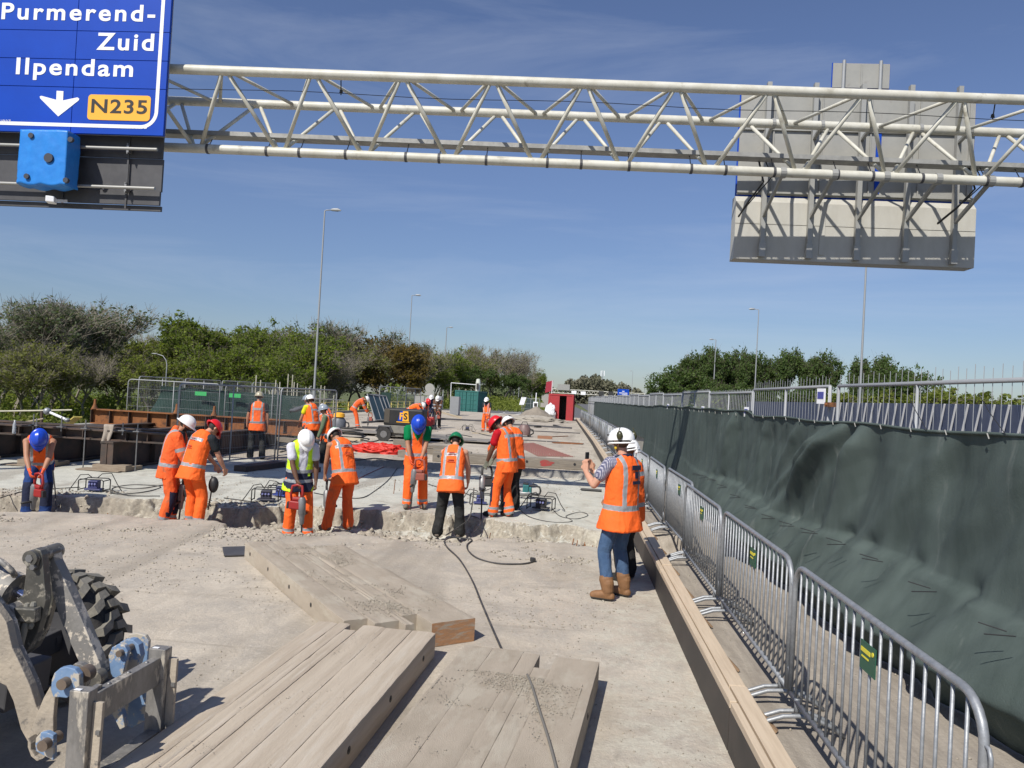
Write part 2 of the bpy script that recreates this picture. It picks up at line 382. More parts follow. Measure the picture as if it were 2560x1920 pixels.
def terr_z(x, y):
    lo = -3.8+min(max((y-20)/110, 0), 1)*1.6; bank = min(max((max(-x-17.5 if x < 0 else x-20, 0))/14, 0), 1); k = min(max((y-81)/4, 0), 1)
    return (1-k)*lo+k*((1-bank)*-.06+bank*lo)-(min(max((y-250)/600, 0), 1)*2 if y > 84 else 0)-.3*bank
# far road and the opposite carriageway
asph = mat('asphalt', (.105, .105, .108), .85, 0, (.16, .155, .15), 1.5, .7, .3, 90)
def strip(name, xy, z, m, kind='structure'):
    b = MB(); n = len(xy); b.add([(x, y, z+dz) for x, y, dz in xy], [tuple(range(n))]); o = b.build(name, m); o['kind'] = kind; return o
b = MB(); ys = [82, 100, 120, 150, 200, 260, 340, 450, 600]
def road_x(y): return -6.5-max(0, (y-110))*.0006*(y-110)*.15
for i in range(len(ys)-1):
    y0, y1 = ys[i], ys[i+1]; w0 = 9.4; z0, z1 = -.02-max(0, y0-250)/600*2.0, -.02-max(0, y1-250)/600*2.0
    b.add([(road_x(y0)-w0, y0, z0), (road_x(y0)+w0, y0, z0), (road_x(y1)+w0, y1, z1), (road_x(y1)-w0, y1, z1)], [(0, 1, 2, 3)])
o = b.build('asphalt_road', asph); o['kind'] = 'structure'
b = MB()
for xo, dash in ((-5.2, 0), (1.2, 1), (-1.8, 1), (5.4, 0)):
    y = 83.
    while y < 330:
        L_ = 3. if dash else 12.
        b.add([(road_x(y)+xo-.1, y, -.012-max(0, y-250)/300), (road_x(y)+xo+.1, y, -.012-max(0, y-250)/300), (road_x(y+L_)+xo+.1, y+L_, -.012-max(0, y+L_-250)/300), (road_x(y+L_)+xo-.1, y+L_, -.012-max(0, y+L_-250)/300)], [(0, 1, 2, 3)])
        y += 12. if dash else 12.
# splitting lines of the gore
b.add([(-9.5, 84, -.012), (-9.1, 84, -.012), (-4.0, 122, -.012), (-4.25, 122, -.012)], [(0, 1, 2, 3)])
b.add([(-7.2, 84, -.012), (-6.7, 84, -.012), (-3.8, 122, -.012), (-4.0, 122, -.012)], [(0, 1, 2, 3)])
o = b.build('road_markings', mat('road_white', (.7, .7, .68), .7, 0, (.45, .45, .44), 6, .8)); o['kind'] = 'structure'
b = MB(); b.box((10.3, 300, -.25), (13.2, 640, .5)); o = b.build('opposite_carriageway', asph); o['kind'] = 'structure'
# ================================================================ SIGN GANTRY
g0, g1 = G(420, 172, 7.55), G(2560, 250, 7.55)
gd = (g1-g0)/np.linalg.norm(g1-g0); gn = V3(-gd[1], gd[0], 0)       # along the beam, away from the camera
GA = lambda u, v, z: g0+gd*u+gn*v+V3(0, 0, z-7.55)
ga = thing('sign_gantry', 'long cream tubular lattice gantry spanning across the whole bridge deck', 'sign gantry', GA(0, 0, 0))
u0, u1 = -6.2, 22.
for v, z, r in ((0, 7.55, .083), (1.5, 7.55, .083), (.75, 6.4, .083)):
    b = MB(); b.tube(GA(u0, v, z), GA(u1, v, z), r, 20); b.build('chord', gwhite, ga, world=True, auto=True)
un = 1.47-.02
k0 = -4
for k in range(k0, 14):
    u = 1.02+k*1.57
    for a, c, rr in (((u-.06, 0, 7.5), (u-.70, .75, 6.45), .037), ((u+.06, 0, 7.5), (u+.70, .75, 6.45), .037),
                 ((u-.06, 1.5, 7.5), (u-.72, .77, 6.45), .034), ((u+.06, 1.5, 7.5), (u+.72, .77, 6.45), .034),
                 ((u+.09, .06, 7.55), (u+.72, 1.45, 7.55), .032), ((u+1.48, .06, 7.55), (u+.85, 1.45, 7.55), .032)):
        b = MB(); b.tube(GA(*a), GA(*c), rr, 8); b.build('brace', gwhite, ga, smooth=True, world=True)
b = MB(); A, B = GA(u0, 1.0, 6.72), GA(u1, 1.0, 6.72); b.bar(A, B, .26, .05); b.bar(A+gn*.13+V3(0, 0, .03), B+gn*.13+V3(0, 0, .03), .02, .09); b.bar(A-gn*.13+V3(0, 0, .02), B-gn*.13+V3(0, 0, .02), .02, .08)
b.build('cable_tray', tray_m, ga, world=True)
for k in range(24):
    u = .45+k*.86+(.25 if k % 3 == 1 else 0)
    b = MB(); b.tube(GA(u-.02, .75, 6.4), GA(u+.025, .75, 6.4), .092, 16); b.tube(GA(u, .78, 6.47), GA(u, .95, 6.7), .009, 5)
    b.build('strap', dark_s, ga, world=True)
b = MB()
pts = [GA(u0+i*.7, .15, 7.28-.02*math.sin(i*.9)) for i in range(40)]; b.path(pts, .006, 4); b.build('wire', black_m, ga, world=True)
for u in (3.05, 14.2):
    b = MB(); b.ell(GA(u, .15, 7.33), (.03, .02, .03)); b.box(GA(u, .15, 7.30), (.06, .02, .02)); b.tube(GA(u, .1, 7.5), GA(u, .15, 7.26), .01, 6); b.build('wire_clamp', black_m, ga, world=True)
for u in (u0+.2, u1-.2):
    b = MB()
    for v in (0., 1.5): b.tube(GA(u, v, 0), GA(u, v, 7.6), .12, 16)
    b.tube(GA(u, 0, 4), GA(u, 1.5, 4), .07, 12); b.build('leg', gwhite, ga, world=True, auto=True)
# ---------------------------------------------------------------- lettering
def text_on(body, parent, name, m, origin, ax, ay, w, h, off=.0, space=1.0, bold=.012, n=None, x_only=False):
    """lettering as mesh, its box fitted to w x h metres with lower-left corner at origin; h = box height"""
    cu = bpy.data.curves.new('t', 'FONT'); cu.body = body; cu.size = 1; cu.offset = bold; cu.space_character = space; cu.extrude = .0; cu.resolution_u = 6
    to = bpy.data.objects.new('t', cu); COL.objects.link(to)
    dg = bpy.context.evaluated_depsgraph_get(); me = bpy.data.meshes.new_from_object(to.evaluated_get(dg)); bpy.data.objects.remove(to)
    c = np.zeros(len(me.vertices)*3); me.vertices.foreach_get('co', c); c = c.reshape(-1, 3)
    mn, mxx = c.min(0), c.max(0); s = (c-mn)/(mxx-mn+1e-9)
    ax, ay = np.array(ax, float), np.array(ay, float); nn = np.cross(ax, ay); nn /= np.linalg.norm(nn)
    P = np.array(origin)+s[:, :1]*w*ax+s[:, 1:2]*h*ay+nn*off
    P = P-np.array(parent.location)
    me.vertices.foreach_set('co', P.ravel()); me.materials.clear(); me.materials.append(m); me.update()
    o = bpy.data.objects.new(name, me); COL.objects.link(o); o.parent = parent; return o
def rrect(w0, h0, w1, h1, r, n=6, corners=(1, 1, 1, 1)):
    P = []
    for (cx, cy, a0), on in zip(((w1-r, h0+r, -90), (w1-r, h1-r, 0), (w0+r, h1-r, 90), (w0+r, h0+r, 180)), corners):
        if on: P += [(cx+r*math.cos(R(a0+90*i/n)), cy+r*math.sin(R(a0+90*i/n))) for i in range(n+1)]
        else:
            P.append({-90: (w1, h0), 0: (w1, h1), 90: (w0, h1), 180: (w0, h0)}[a0])
    return P
# ---------------------------------------------------------------- left sign
YP = 12.4
xr, zb = float(at(416, 240, YP)[0]), float(at(400, 341, YP)[2])
xl, ztop = -11.9, 9.55
sg = thing('direction_sign', 'large blue direction sign reading Purmerend-Zuid and Ilpendam, hung on the gantry', 'road sign', (xl, YP, zb))
AX, AZ = V3(1, 0, 0), V3(0, 0, 1)
b = MB()
zs = [zb, float(at(200, 220, YP)[2]), float(at(200, 150, YP)[2]), float(at(200, 79, YP)[2]), ztop]
xsm = float(at(185, 240, YP)[0])
for i in range(4):
    for xa, xb in ((xl, xsm-.006), (xsm+.006, xr)): b.box(((xa+xb)/2, YP, (zs[i]+zs[i+1])/2), (xb-xa, .06, zs[i+1]-zs[i]-.012))
b.build('panel', blue_s, sg, world=True)
b = MB(); b.box(((xl+xr)/2, YP+.055, (zb+ztop)/2), (xr-xl-.02, .03, ztop-zb-.02)); b.build('backing', alu, sg, world=True)
# inset white border line with rounded lower right corner
bw = .062; x1, z1 = xr-.11, zb+.11; r = .3
outer = [(xl+.1, z1), (x1-r, z1)]+[(x1-r+r*math.sin(t), z1+r-r*math.cos(t)) for t in np.linspace(.15, 1.5, 9)]+[(x1, z1+r), (x1, ztop-.1)]
inner = [(xl+.1, z1+bw), (x1-r, z1+bw)]+[(x1-r+(r-bw)*math.sin(t), z1+r-(r-bw)*math.cos(t)) for t in np.linspace(.15, 1.5, 9)]+[(x1-bw, z1+r), (x1-bw, ztop-.1)]
b = MB(); n = len(outer); b.add([(a, YP-.034, c) for a, c in outer]+[(a, YP-.034, c) for a, c in inner], [(i, i+1, n+i+1, n+i) for i in range(n-1)]); b.build('border', white_s, sg, world=True)
def ptx(body, l, rgt, top, mt=white_s, name='lettering', bold=.012, sp=1.1, off=.036):
    a, c, t = at(*l, YP), at(*rgt, YP), at(*top, YP); z0 = (a[2]+c[2])/2; w = c[0]-a[0]; h = abs(t[2]-a[2])
    text_on(body, sg, name, mt, (a[0], YP-off, z0), AX, AZ, w, h, 0, sp, bold)
ptx('Purmerend-', (6.8, 50.6), (390, 58), (12, 9.0), bold=.022, sp=1.22)
ptx('Zuid', (243.7, 126.6), (386.5, 131), (248, 83.4), bold=.022, sp=1.2)
ptx('Ilpendam', (42, 202.5), (334, 206), (50, 148.0), bold=.022, sp=1.18)
ptx('ANWB', (329, 322), (370, 324.5), (330, 314), bold=.03, sp=1.)
ptx('64/027', (-8, 308), (30, 310), (-7, 300), bold=.0)
def P3(x, y, off=.036): p = at(x, y, YP); return (p[0], YP-off, p[2])
ar = [(145, 229), (162, 230), (161, 253), (197, 245.5), (201.5, 249), (200, 253), (149, 293), (104, 248), (103, 243), (107, 241.5), (144, 251.5)]
b = MB(); b.add([P3(*q) for q in ar], [tuple(range(len(ar)))]); b.build('arrow', white_s, sg, world=True)
A, B = at(221, 298, YP), at(381, 239, YP)
b = MB(); b.prism(rrect(A[0], A[2]-.02, B[0], B[2]-.02, .06), (0, YP-.034, 0), AX, AZ, (0, -.004, 0)); b.build('road_number_plate', yellow_s, sg, world=True)
ptx('N235', (231, 283), (370, 289), (236, 248), black_s, 'road_number', bold=.02, sp=1.1, off=.041)
# dark board below with rails
xb1 = float(at(403, 430, YP+.25)[0]); zt, zb2 = float(at(200, 335, YP+.25)[2]), float(at(400, 527, YP+.25)[2])
bd = thing('backing_board', 'dark grey louvred signal board with two pipe rails below the blue sign', 'signal board', (xl, YP+.25, zb2))
b = MB(); hgt = zt-zb2
for i, (q0, q1, dy) in enumerate(((0, .3, .0), (.3, .74, .035), (.74, .93, .0), (.93, 1.0, .06))):
    b.box(((xl+xb1)/2, YP+.27+dy, zt-hgt*(q0+q1)/2), (xb1-xl, .05, hgt*(q1-q0)-.006))
for xx in (-10.5, -9.06, -7.9): b.box((xx, YP+.235, (zt+zb2)/2), (.03, .02, hgt*.98))
b.build('board', dark_s, bd, world=True)
for fz in (.21, .73):
    z = zt-hgt*fz; b = MB(); b.tube((xl, YP+.12, z), (xb1-.02, YP+.12, z), .028, 10); b.build('rail', post_m, bd, world=True, auto=True)
    for xx in (-9.0, -7.85):
        b = MB(); b.box((xx, YP+.17, z), (.04, .12, .13)); b.tube((xx, YP+.1, z+.08), (xx, YP+.16, z+.08), .012, 6); b.tube((xx, YP+.1, z-.08), (xx, YP+.16, z-.08), .012, 6); b.build('bracket', steel, bd, world=True)
# wrapped signal
p = at(118, 472, YP-.15); cw = thing('wrapped_signal', 'blue plastic wrapped signal box with five round openings in front of the dark board', 'traffic signal', p)
w, h = .86, .92; bl_w = mat('wrap_blue', (.02, .20, .62), .38, 0, (.03, .26, .72), 6, .6, .25, 9)
V, F = [], []; n = 26
for side in range(6):
    ax = [(1, 0, 0), (-1, 0, 0), (0, 1, 0), (0, -1, 0), (0, 0, 1), (0, 0, -1)][side]
    a3 = np.array(ax, float); t1 = np.cross(a3, [0, 0, 1]) if abs(a3[2]) < .5 else V3(1, 0, 0); t2 = np.cross(a3, t1); st = len(V)
    for i in range(n):
        for j in range(n): V.append(a3+t1*(2*i/(n-1)-1)+t2*(2*j/(n-1)-1))
    F += [(st+i*n+j, st+(i+1)*n+j, st+(i+1)*n+j+1, st+i*n+j+1) for i in range(n-1) for j in range(n-1)]
V = np.array(V); k = np.maximum(0, np.linalg.norm(V, axis=1, keepdims=True)-1.32); V = V*(1-.05*k)
nn = fbm(V*2.2, 3)-.5; V = V*np.array([[w/2, .17, h/2]]); V += (fbm(V*6+3, 11, 3)-.5)[:, None]*.018*np.sign(V)
V[:, 2] -= (V[:, 2] < -.4)*np.abs(np.sin(V[:, 0]*9))*.035; V[:, 0] *= 1+.04*(V[:, 2] < -.42)
V = V+p+V3(0, 0, h/2+.04)
M5 = MB(); M5.add(V, F)
me = M5.mesh('wrap', tuple(p), True); me.materials.append(bl_w); bmx = bmesh.new(); bmx.from_mesh(me); bmesh.ops.remove_doubles(bmx, verts=bmx.verts, dist=.002); bmesh.ops.recalc_face_normals(bmx, faces=bmx.faces); bmx.to_mesh(me); bmx.free()
o = bpy.data.objects.new('wrap', me); COL.objects.link(o); o.parent = cw
for q, rr in (((76, 338), .045), ((175, 348), .045), ((120, 394), .078), ((65, 440), .045), ((163, 450), .045)):
    c = at(*q, YP-.355); b = MB(); b.tube(c, c+V3(0, .05, 0), rr, 18); b.build('opening', mat('opening_dark', (.04, .045, .06), .6), cw, world=True)
b = MB(); b.box(p+V3(0, .15, .55), (.3, .35, .3)); b.build('mounting', dark_s, cw, world=True)
p = at(128, 500, YP-.1); c_ = thing('detector_box', 'small white detector box under the blue wrapped signal', 'camera', p)
b = MB(); b.box(p, (.13, .2, .1), rz=.4); b.build('housing', white_s, c_, world=True, bevel=.01); b = MB(); b.bar(p+V3(0, .05, 0), p+V3(.06, .3, .06), .05, .05); b.build('arm', white_s, c_, world=True)
# ---------------------------------------------------------------- right sign seen from behind
YS_ = 15.4
def S3(x, y, dy=0.): return at(x, y, YS_+dy)
TL, TR, BL, BR = S3(1855, 215), S3(2440, 238), S3(1835, 645), S3(2424, 677)
xa, xb = (TL[0]+BL[0])/2, (TR[0]+BR[0])/2; zt = (TL[2]+TR[2])/2; zbm = (BL[2]+BR[2])/2; zm = float((S3(1845, 483)[2]+S3(2430, 508)[2])/2); zq = float((S3(1855, 312)[2]+S3(2436, 336)[2])/2)
rs = thing('direction_sign', 'back of a large grey sign board with five posts, right on the gantry', 'road sign', (xa, YS_, zbm))
b = MB(); b.box(((xa+xb)/2, YS_+.03, (zq+zt)/2), (xb-xa, .04, zt-zq-.015)); b.box(((xa+xb)/2, YS_+.03, (zq+zm)/2), (xb-xa, .04, zq-zm-.015)); b.build('upper_panel', alu, rs, world=True)
b = MB(); b.box(((xa+xb)/2, YS_+.062, (zm+zt)/2), (xb-xa+.05, .02, zt-zm+.05)); b.build('blue_face', blue_s, rs, world=True)
b = MB()
for i in range(24):
    x = xa+.1+(xb-xa-.2)*i/23
    if i % 5 in (2, 3): b.box((x, YS_-.002, (zq+zt)/2), (.025, .03, zt-zq-.04)); b.box((x, YS_-.002, (zq+zm)/2), (.025, .03, zq-zm-.06))
for z in (zt-.03, zq+.03, zq-.05, zm+.05): b.box(((xa+xb)/2, YS_-.012, z), (xb-xa, .05, .035))
b.build('stiffener', alu, rs, world=True)
b = MB(); x0 = float(S3(2192, 450)[0]); b.box((x0, YS_-.005, (zm+zt)/2-.35), (.09, .03, zt-zm-.9)); b.build('blue_strip', blue_s, rs, world=True)
h = zm-zbm
b = MB(); prof = [(.05, zm-.03), (-.16, zm-.16), (-.17, zm-h*.42), (.05, zm-h*.42)]
def housing(z0, z1, y0, y1): b.add([(xa-.03, YS_+y0, z0), (xb+.03, YS_+y0, z0), (xb+.03, YS_+y1, z1), (xa-.03, YS_+y1, z1)], [(0, 1, 2, 3)])
for z0, z1, y0, y1 in ((zm-.04, zm-.17, .0, -.12), (zm-.17, zm-h*.46, -.12, -.12), (zm-h*.46-.012, zbm, -.125, -.125)): housing(z0, z1, y0, y1)
b.add([(xa-.03, YS_+.25, zm-.04), (xb+.03, YS_+.25, zm-.04), (xb+.03, YS_+.25, zbm), (xa-.03, YS_+.25, zbm)], [(3, 2, 1, 0)])
b.add([(xa-.03, YS_-.12, zbm), (xb+.03, YS_-.12, zbm), (xb+.03, YS_+.25, zbm), (xa-.03, YS_+.25, zbm)], [(0, 3, 2, 1)])
b.add([(xa-.03, YS_, zm-.04), (xb+.03, YS_, zm-.04), (xb+.03, YS_+.25, zm-.04), (xa-.03, YS_+.25, zm-.04)], [(0, 1, 2, 3)])
for x in (xa-.03, xb+.03): b.add([(x, YS_, zm-.04), (x, YS_-.12, zm-.17), (x, YS_-.12, zbm), (x, YS_+.25, zbm), (x, YS_+.25, zm-.04)], [(0, 1, 2, 3, 4)])
b.box(((xa+xb)/2-.6, YS_-.135, zm-h*.5), (.1, .01, h*.8)); b.build('signal_housing', alu2, rs, world=True)
for tx, bx in ((1920, 1894), (2035, 2011), (2151, 2130), (2271, 2248), (2390, 2369)):
    x = (S3(tx, 230)[0]+S3(bx, 650)[0])/2
    b = MB(); b.box((x, YS_-.185, (zt+zbm)/2+.05), (.085, .11, zt-zbm-.02)); b.box((x, YS_-.21, zbm+.18), (.12, .1, .28))
    b.build('post', post_m, rs, world=True)
    b = MB(); c = GA(0, 1.5, 7.55); y1 = YS_-.24
    v0 = GA((x-g0[0])/gd[0], .75, 6.4); b.bar(v0+V3(0, 0, -.02), (x, YS_-.2, 5.95), .05, .07); b.build('bracket', post_m, rs, world=True); b = MB(); b.tube(v0-gd*.05, v0+gd*.05, .1, 14); b.build('pipe_clamp', post_m, rs, world=True); b = MB()
    v1 = GA((x-g0[0])/gd[0], 1.5, 7.55); b.tube(v1-gd*.03, v1+gd*.03, .1, 14); b.build('pipe_clamp', post_m, rs, world=True); b = MB(); b.bar(v1, (x, YS_-.2, 7.5), .06, .05); b.build('bracket', post_m, rs, world=True)
# cables hanging behind it
for x in (2.7+.5, 6.9):
    b = MB(); b.path([(x, 14.2, 6.8), (x+.1, 14.1, 6.3), (x-.1, 14.3, 6.0), (x-.15, 14.9, 5.85)], .018, 6); b.path([(x+.1, 14.2, 6.8), (x+.25, 14.1, 6.4), (x+.05, 14.3, 6.15), (x-.15, 14.9, 5.87)], .012, 6); b.build('cable', black_m, rs, world=True)
tl, br = at(2083, 158, 15.5), at(2222, 222, 15.5)
ts = thing('small_sign', 'small grey sign back on two pipes above the big sign board', 'road sign', (tl[0], 15.5, br[2]))
b = MB(); b.box(((tl[0]+br[0])/2, 15.5, (tl[2]+br[2])/2), (br[0]-tl[0], .03, tl[2]-br[2])); b.box(((tl[0]+br[0])/2, 15.475, (tl[2]+br[2])/2), (.03, .02, tl[2]-br[2]-.04)); b.build('panel', alu, ts, world=True)
b = MB(); b.box(((tl[0]+br[0])/2, 15.52, (tl[2]+br[2])/2), (br[0]-tl[0]+.03, .015, tl[2]-br[2]+.03)); b.build('blue_edge', blue_s, ts, world=True)
for px in (2107, 2199):
    x = at(px, 190, 15.5)[0]; b = MB(); b.tube((x, 15.45, 7.6), (x, 15.45, tl[2]+.04), .034, 10); b.build('post', galv2, ts, world=True, auto=True)
# ================================================================ LAMP POSTS
def lamp(px, py, Y, label, hgt=None, arm=1, r=.085, zb=-.1):
    t = at(px, py, Y); z = t[2]; X = t[0]; h = z-zb
    o = thing('street_lamp', label, 'street lamp', (X, Y, zb))
    b = MB(); b.path([(0, 0, 0), (0, 0, h*.12), (0, 0, h*.122), (0, 0, h)], [r*1.5, r*1.5, r, r*.6], 12); b.build('pole', galv2, o, smooth=False, auto=True)
    b = MB(); b.path([(0, 0, h-.1), (0, 0, h), (arm*.12, 0, h+.05), (arm*.5, 0, h+.08)], .04, 8); b.build('arm', galv2, o, smooth=True)
    b = MB(); b.path([(arm*.45, 0, h+.09), (arm*.6, 0, h+.1), (arm*1.0, 0, h+.1), (arm*1.25, 0, h+.06)], [.05, .11, .13, .04], 8); b.build('lamp_head', galv2, o, auto=True)
    return o
LL = [(812, 527, 56, 'first tall grey street lamp left of the deck, rising behind the fence corner'), (1030, 739, 102, 'tall street lamp behind the leaning fence panels, second from the left row front'),
      (1117, 819, 149, 'street lamp rising right of the round sign backs, third of the left row'), (1154, 861, 198, 'street lamp rising behind the grey panel stack beside the teal container'), (1183, 885, 242, 'street lamp rising directly behind the teal container'),
      (1195, 930, 300, 'very small far street lamp above the signal box right of the teal container'), (1289, 923, 300, 'far street lamp, left of the three in front of the bare trees by the road'), (1301, 908, 262, 'far street lamp, middle one of the three in front of the bare trees'), (1333, 929, 315, 'far street lamp, right of the three near the end of the left tree row')]
for q in LL: lamp(q[0], q[1], q[2], q[3], r=.085 if q[2] < 110 else .12)
RL = [(2170, 568, 52, 'tall street lamp whose top is hidden behind the big sign back'), (1897, 775, 98, 'tall street lamp in front of the dense right tree group'), (1790, 850, 145, 'street lamp at the left part of the dense right tree group'),
      (1728, 889, 186, 'street lamp near the left edge of the right tree group'), (1695, 915, 244, 'far street lamp at the outer left edge of the right tree group'), (1613, 945, 300, 'far street lamp right of the distant blue sign'),
      (1582, 928, 330, 'thin far street lamp directly above the distant blue sign')]
for q in RL: lamp(q[0], q[1], q[2], q[3], arm=-1, r=.085 if q[2] < 110 else .12)
o = lamp(-12, 330, 24, 'street lamp at the left picture edge partly hidden by the blue sign', r=.1)
t = at(385, 884, 62); o = thing('street_lamp', 'small street lamp with a curved arm among the left trees behind the fence', 'street lamp', (t[0]+1.2, 62, -1.5)); h = t[2]+1.5
b = MB(); b.path([(0, 0, 0), (0, 0, h-.9), (-.1, 0, h-.5), (-.4, 0, h-.15), (-1.0, 0, h)], [.06, .045, .035, .035, .03], 8); b.build('pole', galv2, o, smooth=True)
b = MB(); b.ell((-1.15, 0, h), (.28, .09, .05)); b.build('lamp_head', galv2, o, smooth=True)
# ================================================================ KERB FORMWORK
kf = thing('formwork_edge', 'timber topped formwork edge running along the right side of the deck', 'formwork', (1.2, 1.5, 0))
def kx(y): return 1.13-max(0, y-22)*.004-max(0, y-34)*.008
ys = [1.5, 4.9, 8.6, 12.9, 17.4, 22, 27, 33, 40, 50, 60, 70]
for i in range(len(ys)-1):
    y0, y1 = ys[i], ys[i+1]; zz = .0 if y0 < 20 else .15
    b = MB(); b.bar((kx(y0)-.02, y0+.01, .13+zz), (kx(y1)-.02, y1-.01, .13+zz), .02, .27); b.build('board', ply_m, kf, world=True)
    for dx, w, dz in ((-.005, .045, 0), (.085, .11, -.006*(i % 2))):
        b = MB(); b.bar((kx(y0)+dx, y0+.012+.3*(w > .1)*(i > 0), .285+zz+dz), (kx(y1)+dx, y1-.012+.3*(w > .1), .285+zz+dz), w, .05); b.build('timber', wood_m, kf, world=True, bevel=.004)
for i, y in enumerate([2.2, 3.3, 4.4, 5.35, 6.4, 7.5, 8.7, 9.8, 11, 12.3, 13.6, 15, 16.5, 18]):
    b = MB(); b.bar((kx(y)+.12, y, .24), (kx(y)+.36, y-.12+.1*(i % 3), .012), .04, .02); b.build('brace', mat('brace_rusty', (.3, .2, .12), .7, 0, (.2, .13, .09), 8, .7), kf, world=True)
# ================================================================ CROWD BARRIERS
sign_green = mat('plate_green', (.02, .10, .06), .5); sign_yel = mat('plate_yellow', (.75, .65, .05), .5)
def make_barrier(Lb):
    o = thing('crowd_barrier', 'x', 'crowd barrier')
    zt, zb_ = 1.09, .2; r = .019; L2 = Lb/2; q = .17
    arc = lambda cy, cz, a0, a1, rr: [(0, cy+rr*math.cos(R(a)), cz+rr*math.sin(R(a))) for a in np.linspace(a0, a1, 7)]
    pts = [(0, L2, zb_)]+arc(L2-q, zt-q, 0, 90, q)+arc(-L2+q, zt-q, 90, 180, q)+[(0, -L2, zb_)]
    b = MB(); b.path(pts, r, 12); b.tube((0, -L2, zb_), (0, L2, zb_), r*.95, 12); b.build('frame', galv, o, smooth=True)
    for k in range(19):
        y = -L2+q*.75+(Lb-1.5*q)*k/18; top = zt-r*.5
        if abs(y) > L2-q: top = zt-q+math.sqrt(max(0, q*q-(abs(y)-(L2-q))**2))
        b = MB(); b.tube((0, y, zb_), (0, y, top), .0085, 7); b.build('bar', galv, o, smooth=True)
    for s in (-1, 1):
        for e in (0, .09):
            y = s*(L2-.12)-s*e; b = MB(); b.path([(-.3, y, .012), (-.22, y, .07), (-.1, y, .115), (0, y, .125), (.1, y, .115), (.22, y, .07), (.3, y, .012)], .016, 8); b.build('foot', galv, o, smooth=True)
        b = MB(); b.tube((0, s*(L2-.16), .12), (0, s*(L2-.16), zb_+.02), .018, 8); b.build('foot_post', galv, o, smooth=True)
    b = MB(); b.path([(0, -L2, .93), (0, -L2-.035, .93), (0, -L2-.05, .90), (0, -L2-.05, .80)], .009, 8); b.build('hook', galv, o, smooth=True); b = MB(); b.path([(0, -L2, .34), (0, -L2-.035, .34), (0, -L2-.05, .30), (0, -L2-.05, .22)], .009, 8); b.build('hook', galv, o, smooth=True)
    return o
BAR = make_barrier(2.42)
def plate(o, y):
    b = MB(); b.box((-.012, y, .885), (.005, .2, .15)); p = b.build('plate', sign_green, o)
    b = MB(); b.box((-.016, y+.025, .915), (.003, .12, .022)); b.tube((-.0145, y-.067+.145*0+.0, .925), (-.018, y-.067, .925), .012, 12); b.box((-.016, y+.03, .88), (.003, .09, .008)); b.build('plate_lettering', sign_yel, p)
plate(BAR, -.12)
spots = [(1.63, 4.24, 0, 'nearest crowd barrier with a green plate, its rounded end at the bottom right'), (1.64, 6.78, 0, 'second crowd barrier from the camera, bent end joint above a double foot'),
         (1.64, 9.32, .0, 'third crowd barrier from the camera, beside the filming person'), (1.72, 11.76, .015, 'crowd barrier standing just behind the third, its top rail set to the right'), (1.66, 14.2, .0, 'crowd barrier behind the filming person helmet'),
         (1.62, 16.65, .01, 'crowd barrier left of the filming person phone'), (1.60, 19.08, .0, 'crowd barrier near the end of the timber beam'), (1.57, 21.45, .01, 'crowd barrier right of the painted beam end')]+[(1.6-.0002*(y_-22)**2-.004*(y_-22), y_, .01*((k_*7) % 5-2), None) for k_, y_ in enumerate(np.arange(23.95, 68, 2.48))]
for i, (x, y, rz, lab) in enumerate(spots):
    lab = lab or ORD(i)+' crowd barrier from the camera, in the far row along the formwork'
    z = .0 if y < 20.6 else .2
    if i == 0: BAR.location = (x, y, z); BAR['label'] = lab; BAR['group'] = 'crowd barriers along the formwork edge'
    else: dup(BAR, (x, y, z), rz, lab)
# ================================================================ RIGHT SITE FENCE WITH NETTING
def fx(y): return interp(y, [(2, 3.35), (5.3, 3.15), (8.8, 2.93), (18, 2.76), (30, 2.6), (45, 2.35), (80, 1.7)])
net_m = mat('netting_green', (.090, .116, .107), .9, 0, (.062, .083, .076), 2.2, .8, .35, 160, coord='Object', spec=.15, stretch=(1, 1.6, .25), c3=(.16, .185, .17), sc3=2.6, lo3=.60, hi3=.74)  # pale streaks in the colour stand in for light showing through the cloth
t = net_m.node_tree; bb = t.nodes['Principled BSDF']
ns = thing('fence_netting', 'dark green shade netting draped along the right fence, creased and billowing near the camera', 'netting', (3.1, 8, 0))
NY = np.concatenate([np.arange(2.2, 20, .035), np.arange(20, 79, .25)]); NZ = np.linspace(0, 1, 62)
YY, TT = np.meshgrid(NY, NZ, indexing='ij'); Y, T = YY.ravel(), TT.ravel()
topz = 2.06+.012*np.sin(Y*2.6)+.03*(fbm(np.stack([Y*.8, Y*0, Y*0], 1), 4)-.5)*2; topz = np.where((Y > 12) & (Y < 24), topz+.05, topz)
Z = T*topz
x = fx(Y)-.06
nearw = np.clip((19-Y)/6, .15, 1)
x = x-nearw*(.30*np.exp(-((Z-.42)/.34)**2)*(.6+.8*fbm(np.stack([Y*.7, Z*0, Z*0], 1), 6)))        # belly over the parapet
sag = Z+0.; fall = np.clip((topz-Z)/1.6, 0, 1)
def ridge(v, w): return np.exp(-(v/w)**2)
ln = Y-8.15; fan = 0
rng = np.random.RandomState(4)
for c0, sl_, am, w in [(8.3, -1.55, .15, .07), (8.05, -1.15, -.12, .06), (8.55, -1.9, .10, .06), (7.8, -.55, .10, .07), (8.2, -.85, .13, .05), (9.6, -1.3, .07, .06), (6.3, -1.0, .05, .09), (5.2, -.9, .05, .1), (11.2, -.6, .06, .08), (4.3, -.8, .05, .1), (13, -.5, .06, .1)]:
    yy_ = c0+sl_*(topz-Z)*1.0*(-1)
    x = x-nearw*am*1.1*ridge((Y-(c0-sl_*(topz-Z)))/(1+1.1*fall), w*1.25+.05)*np.clip((topz-Z)/.22, 0, 1)*np.clip(1.15-fall, .12, 1)
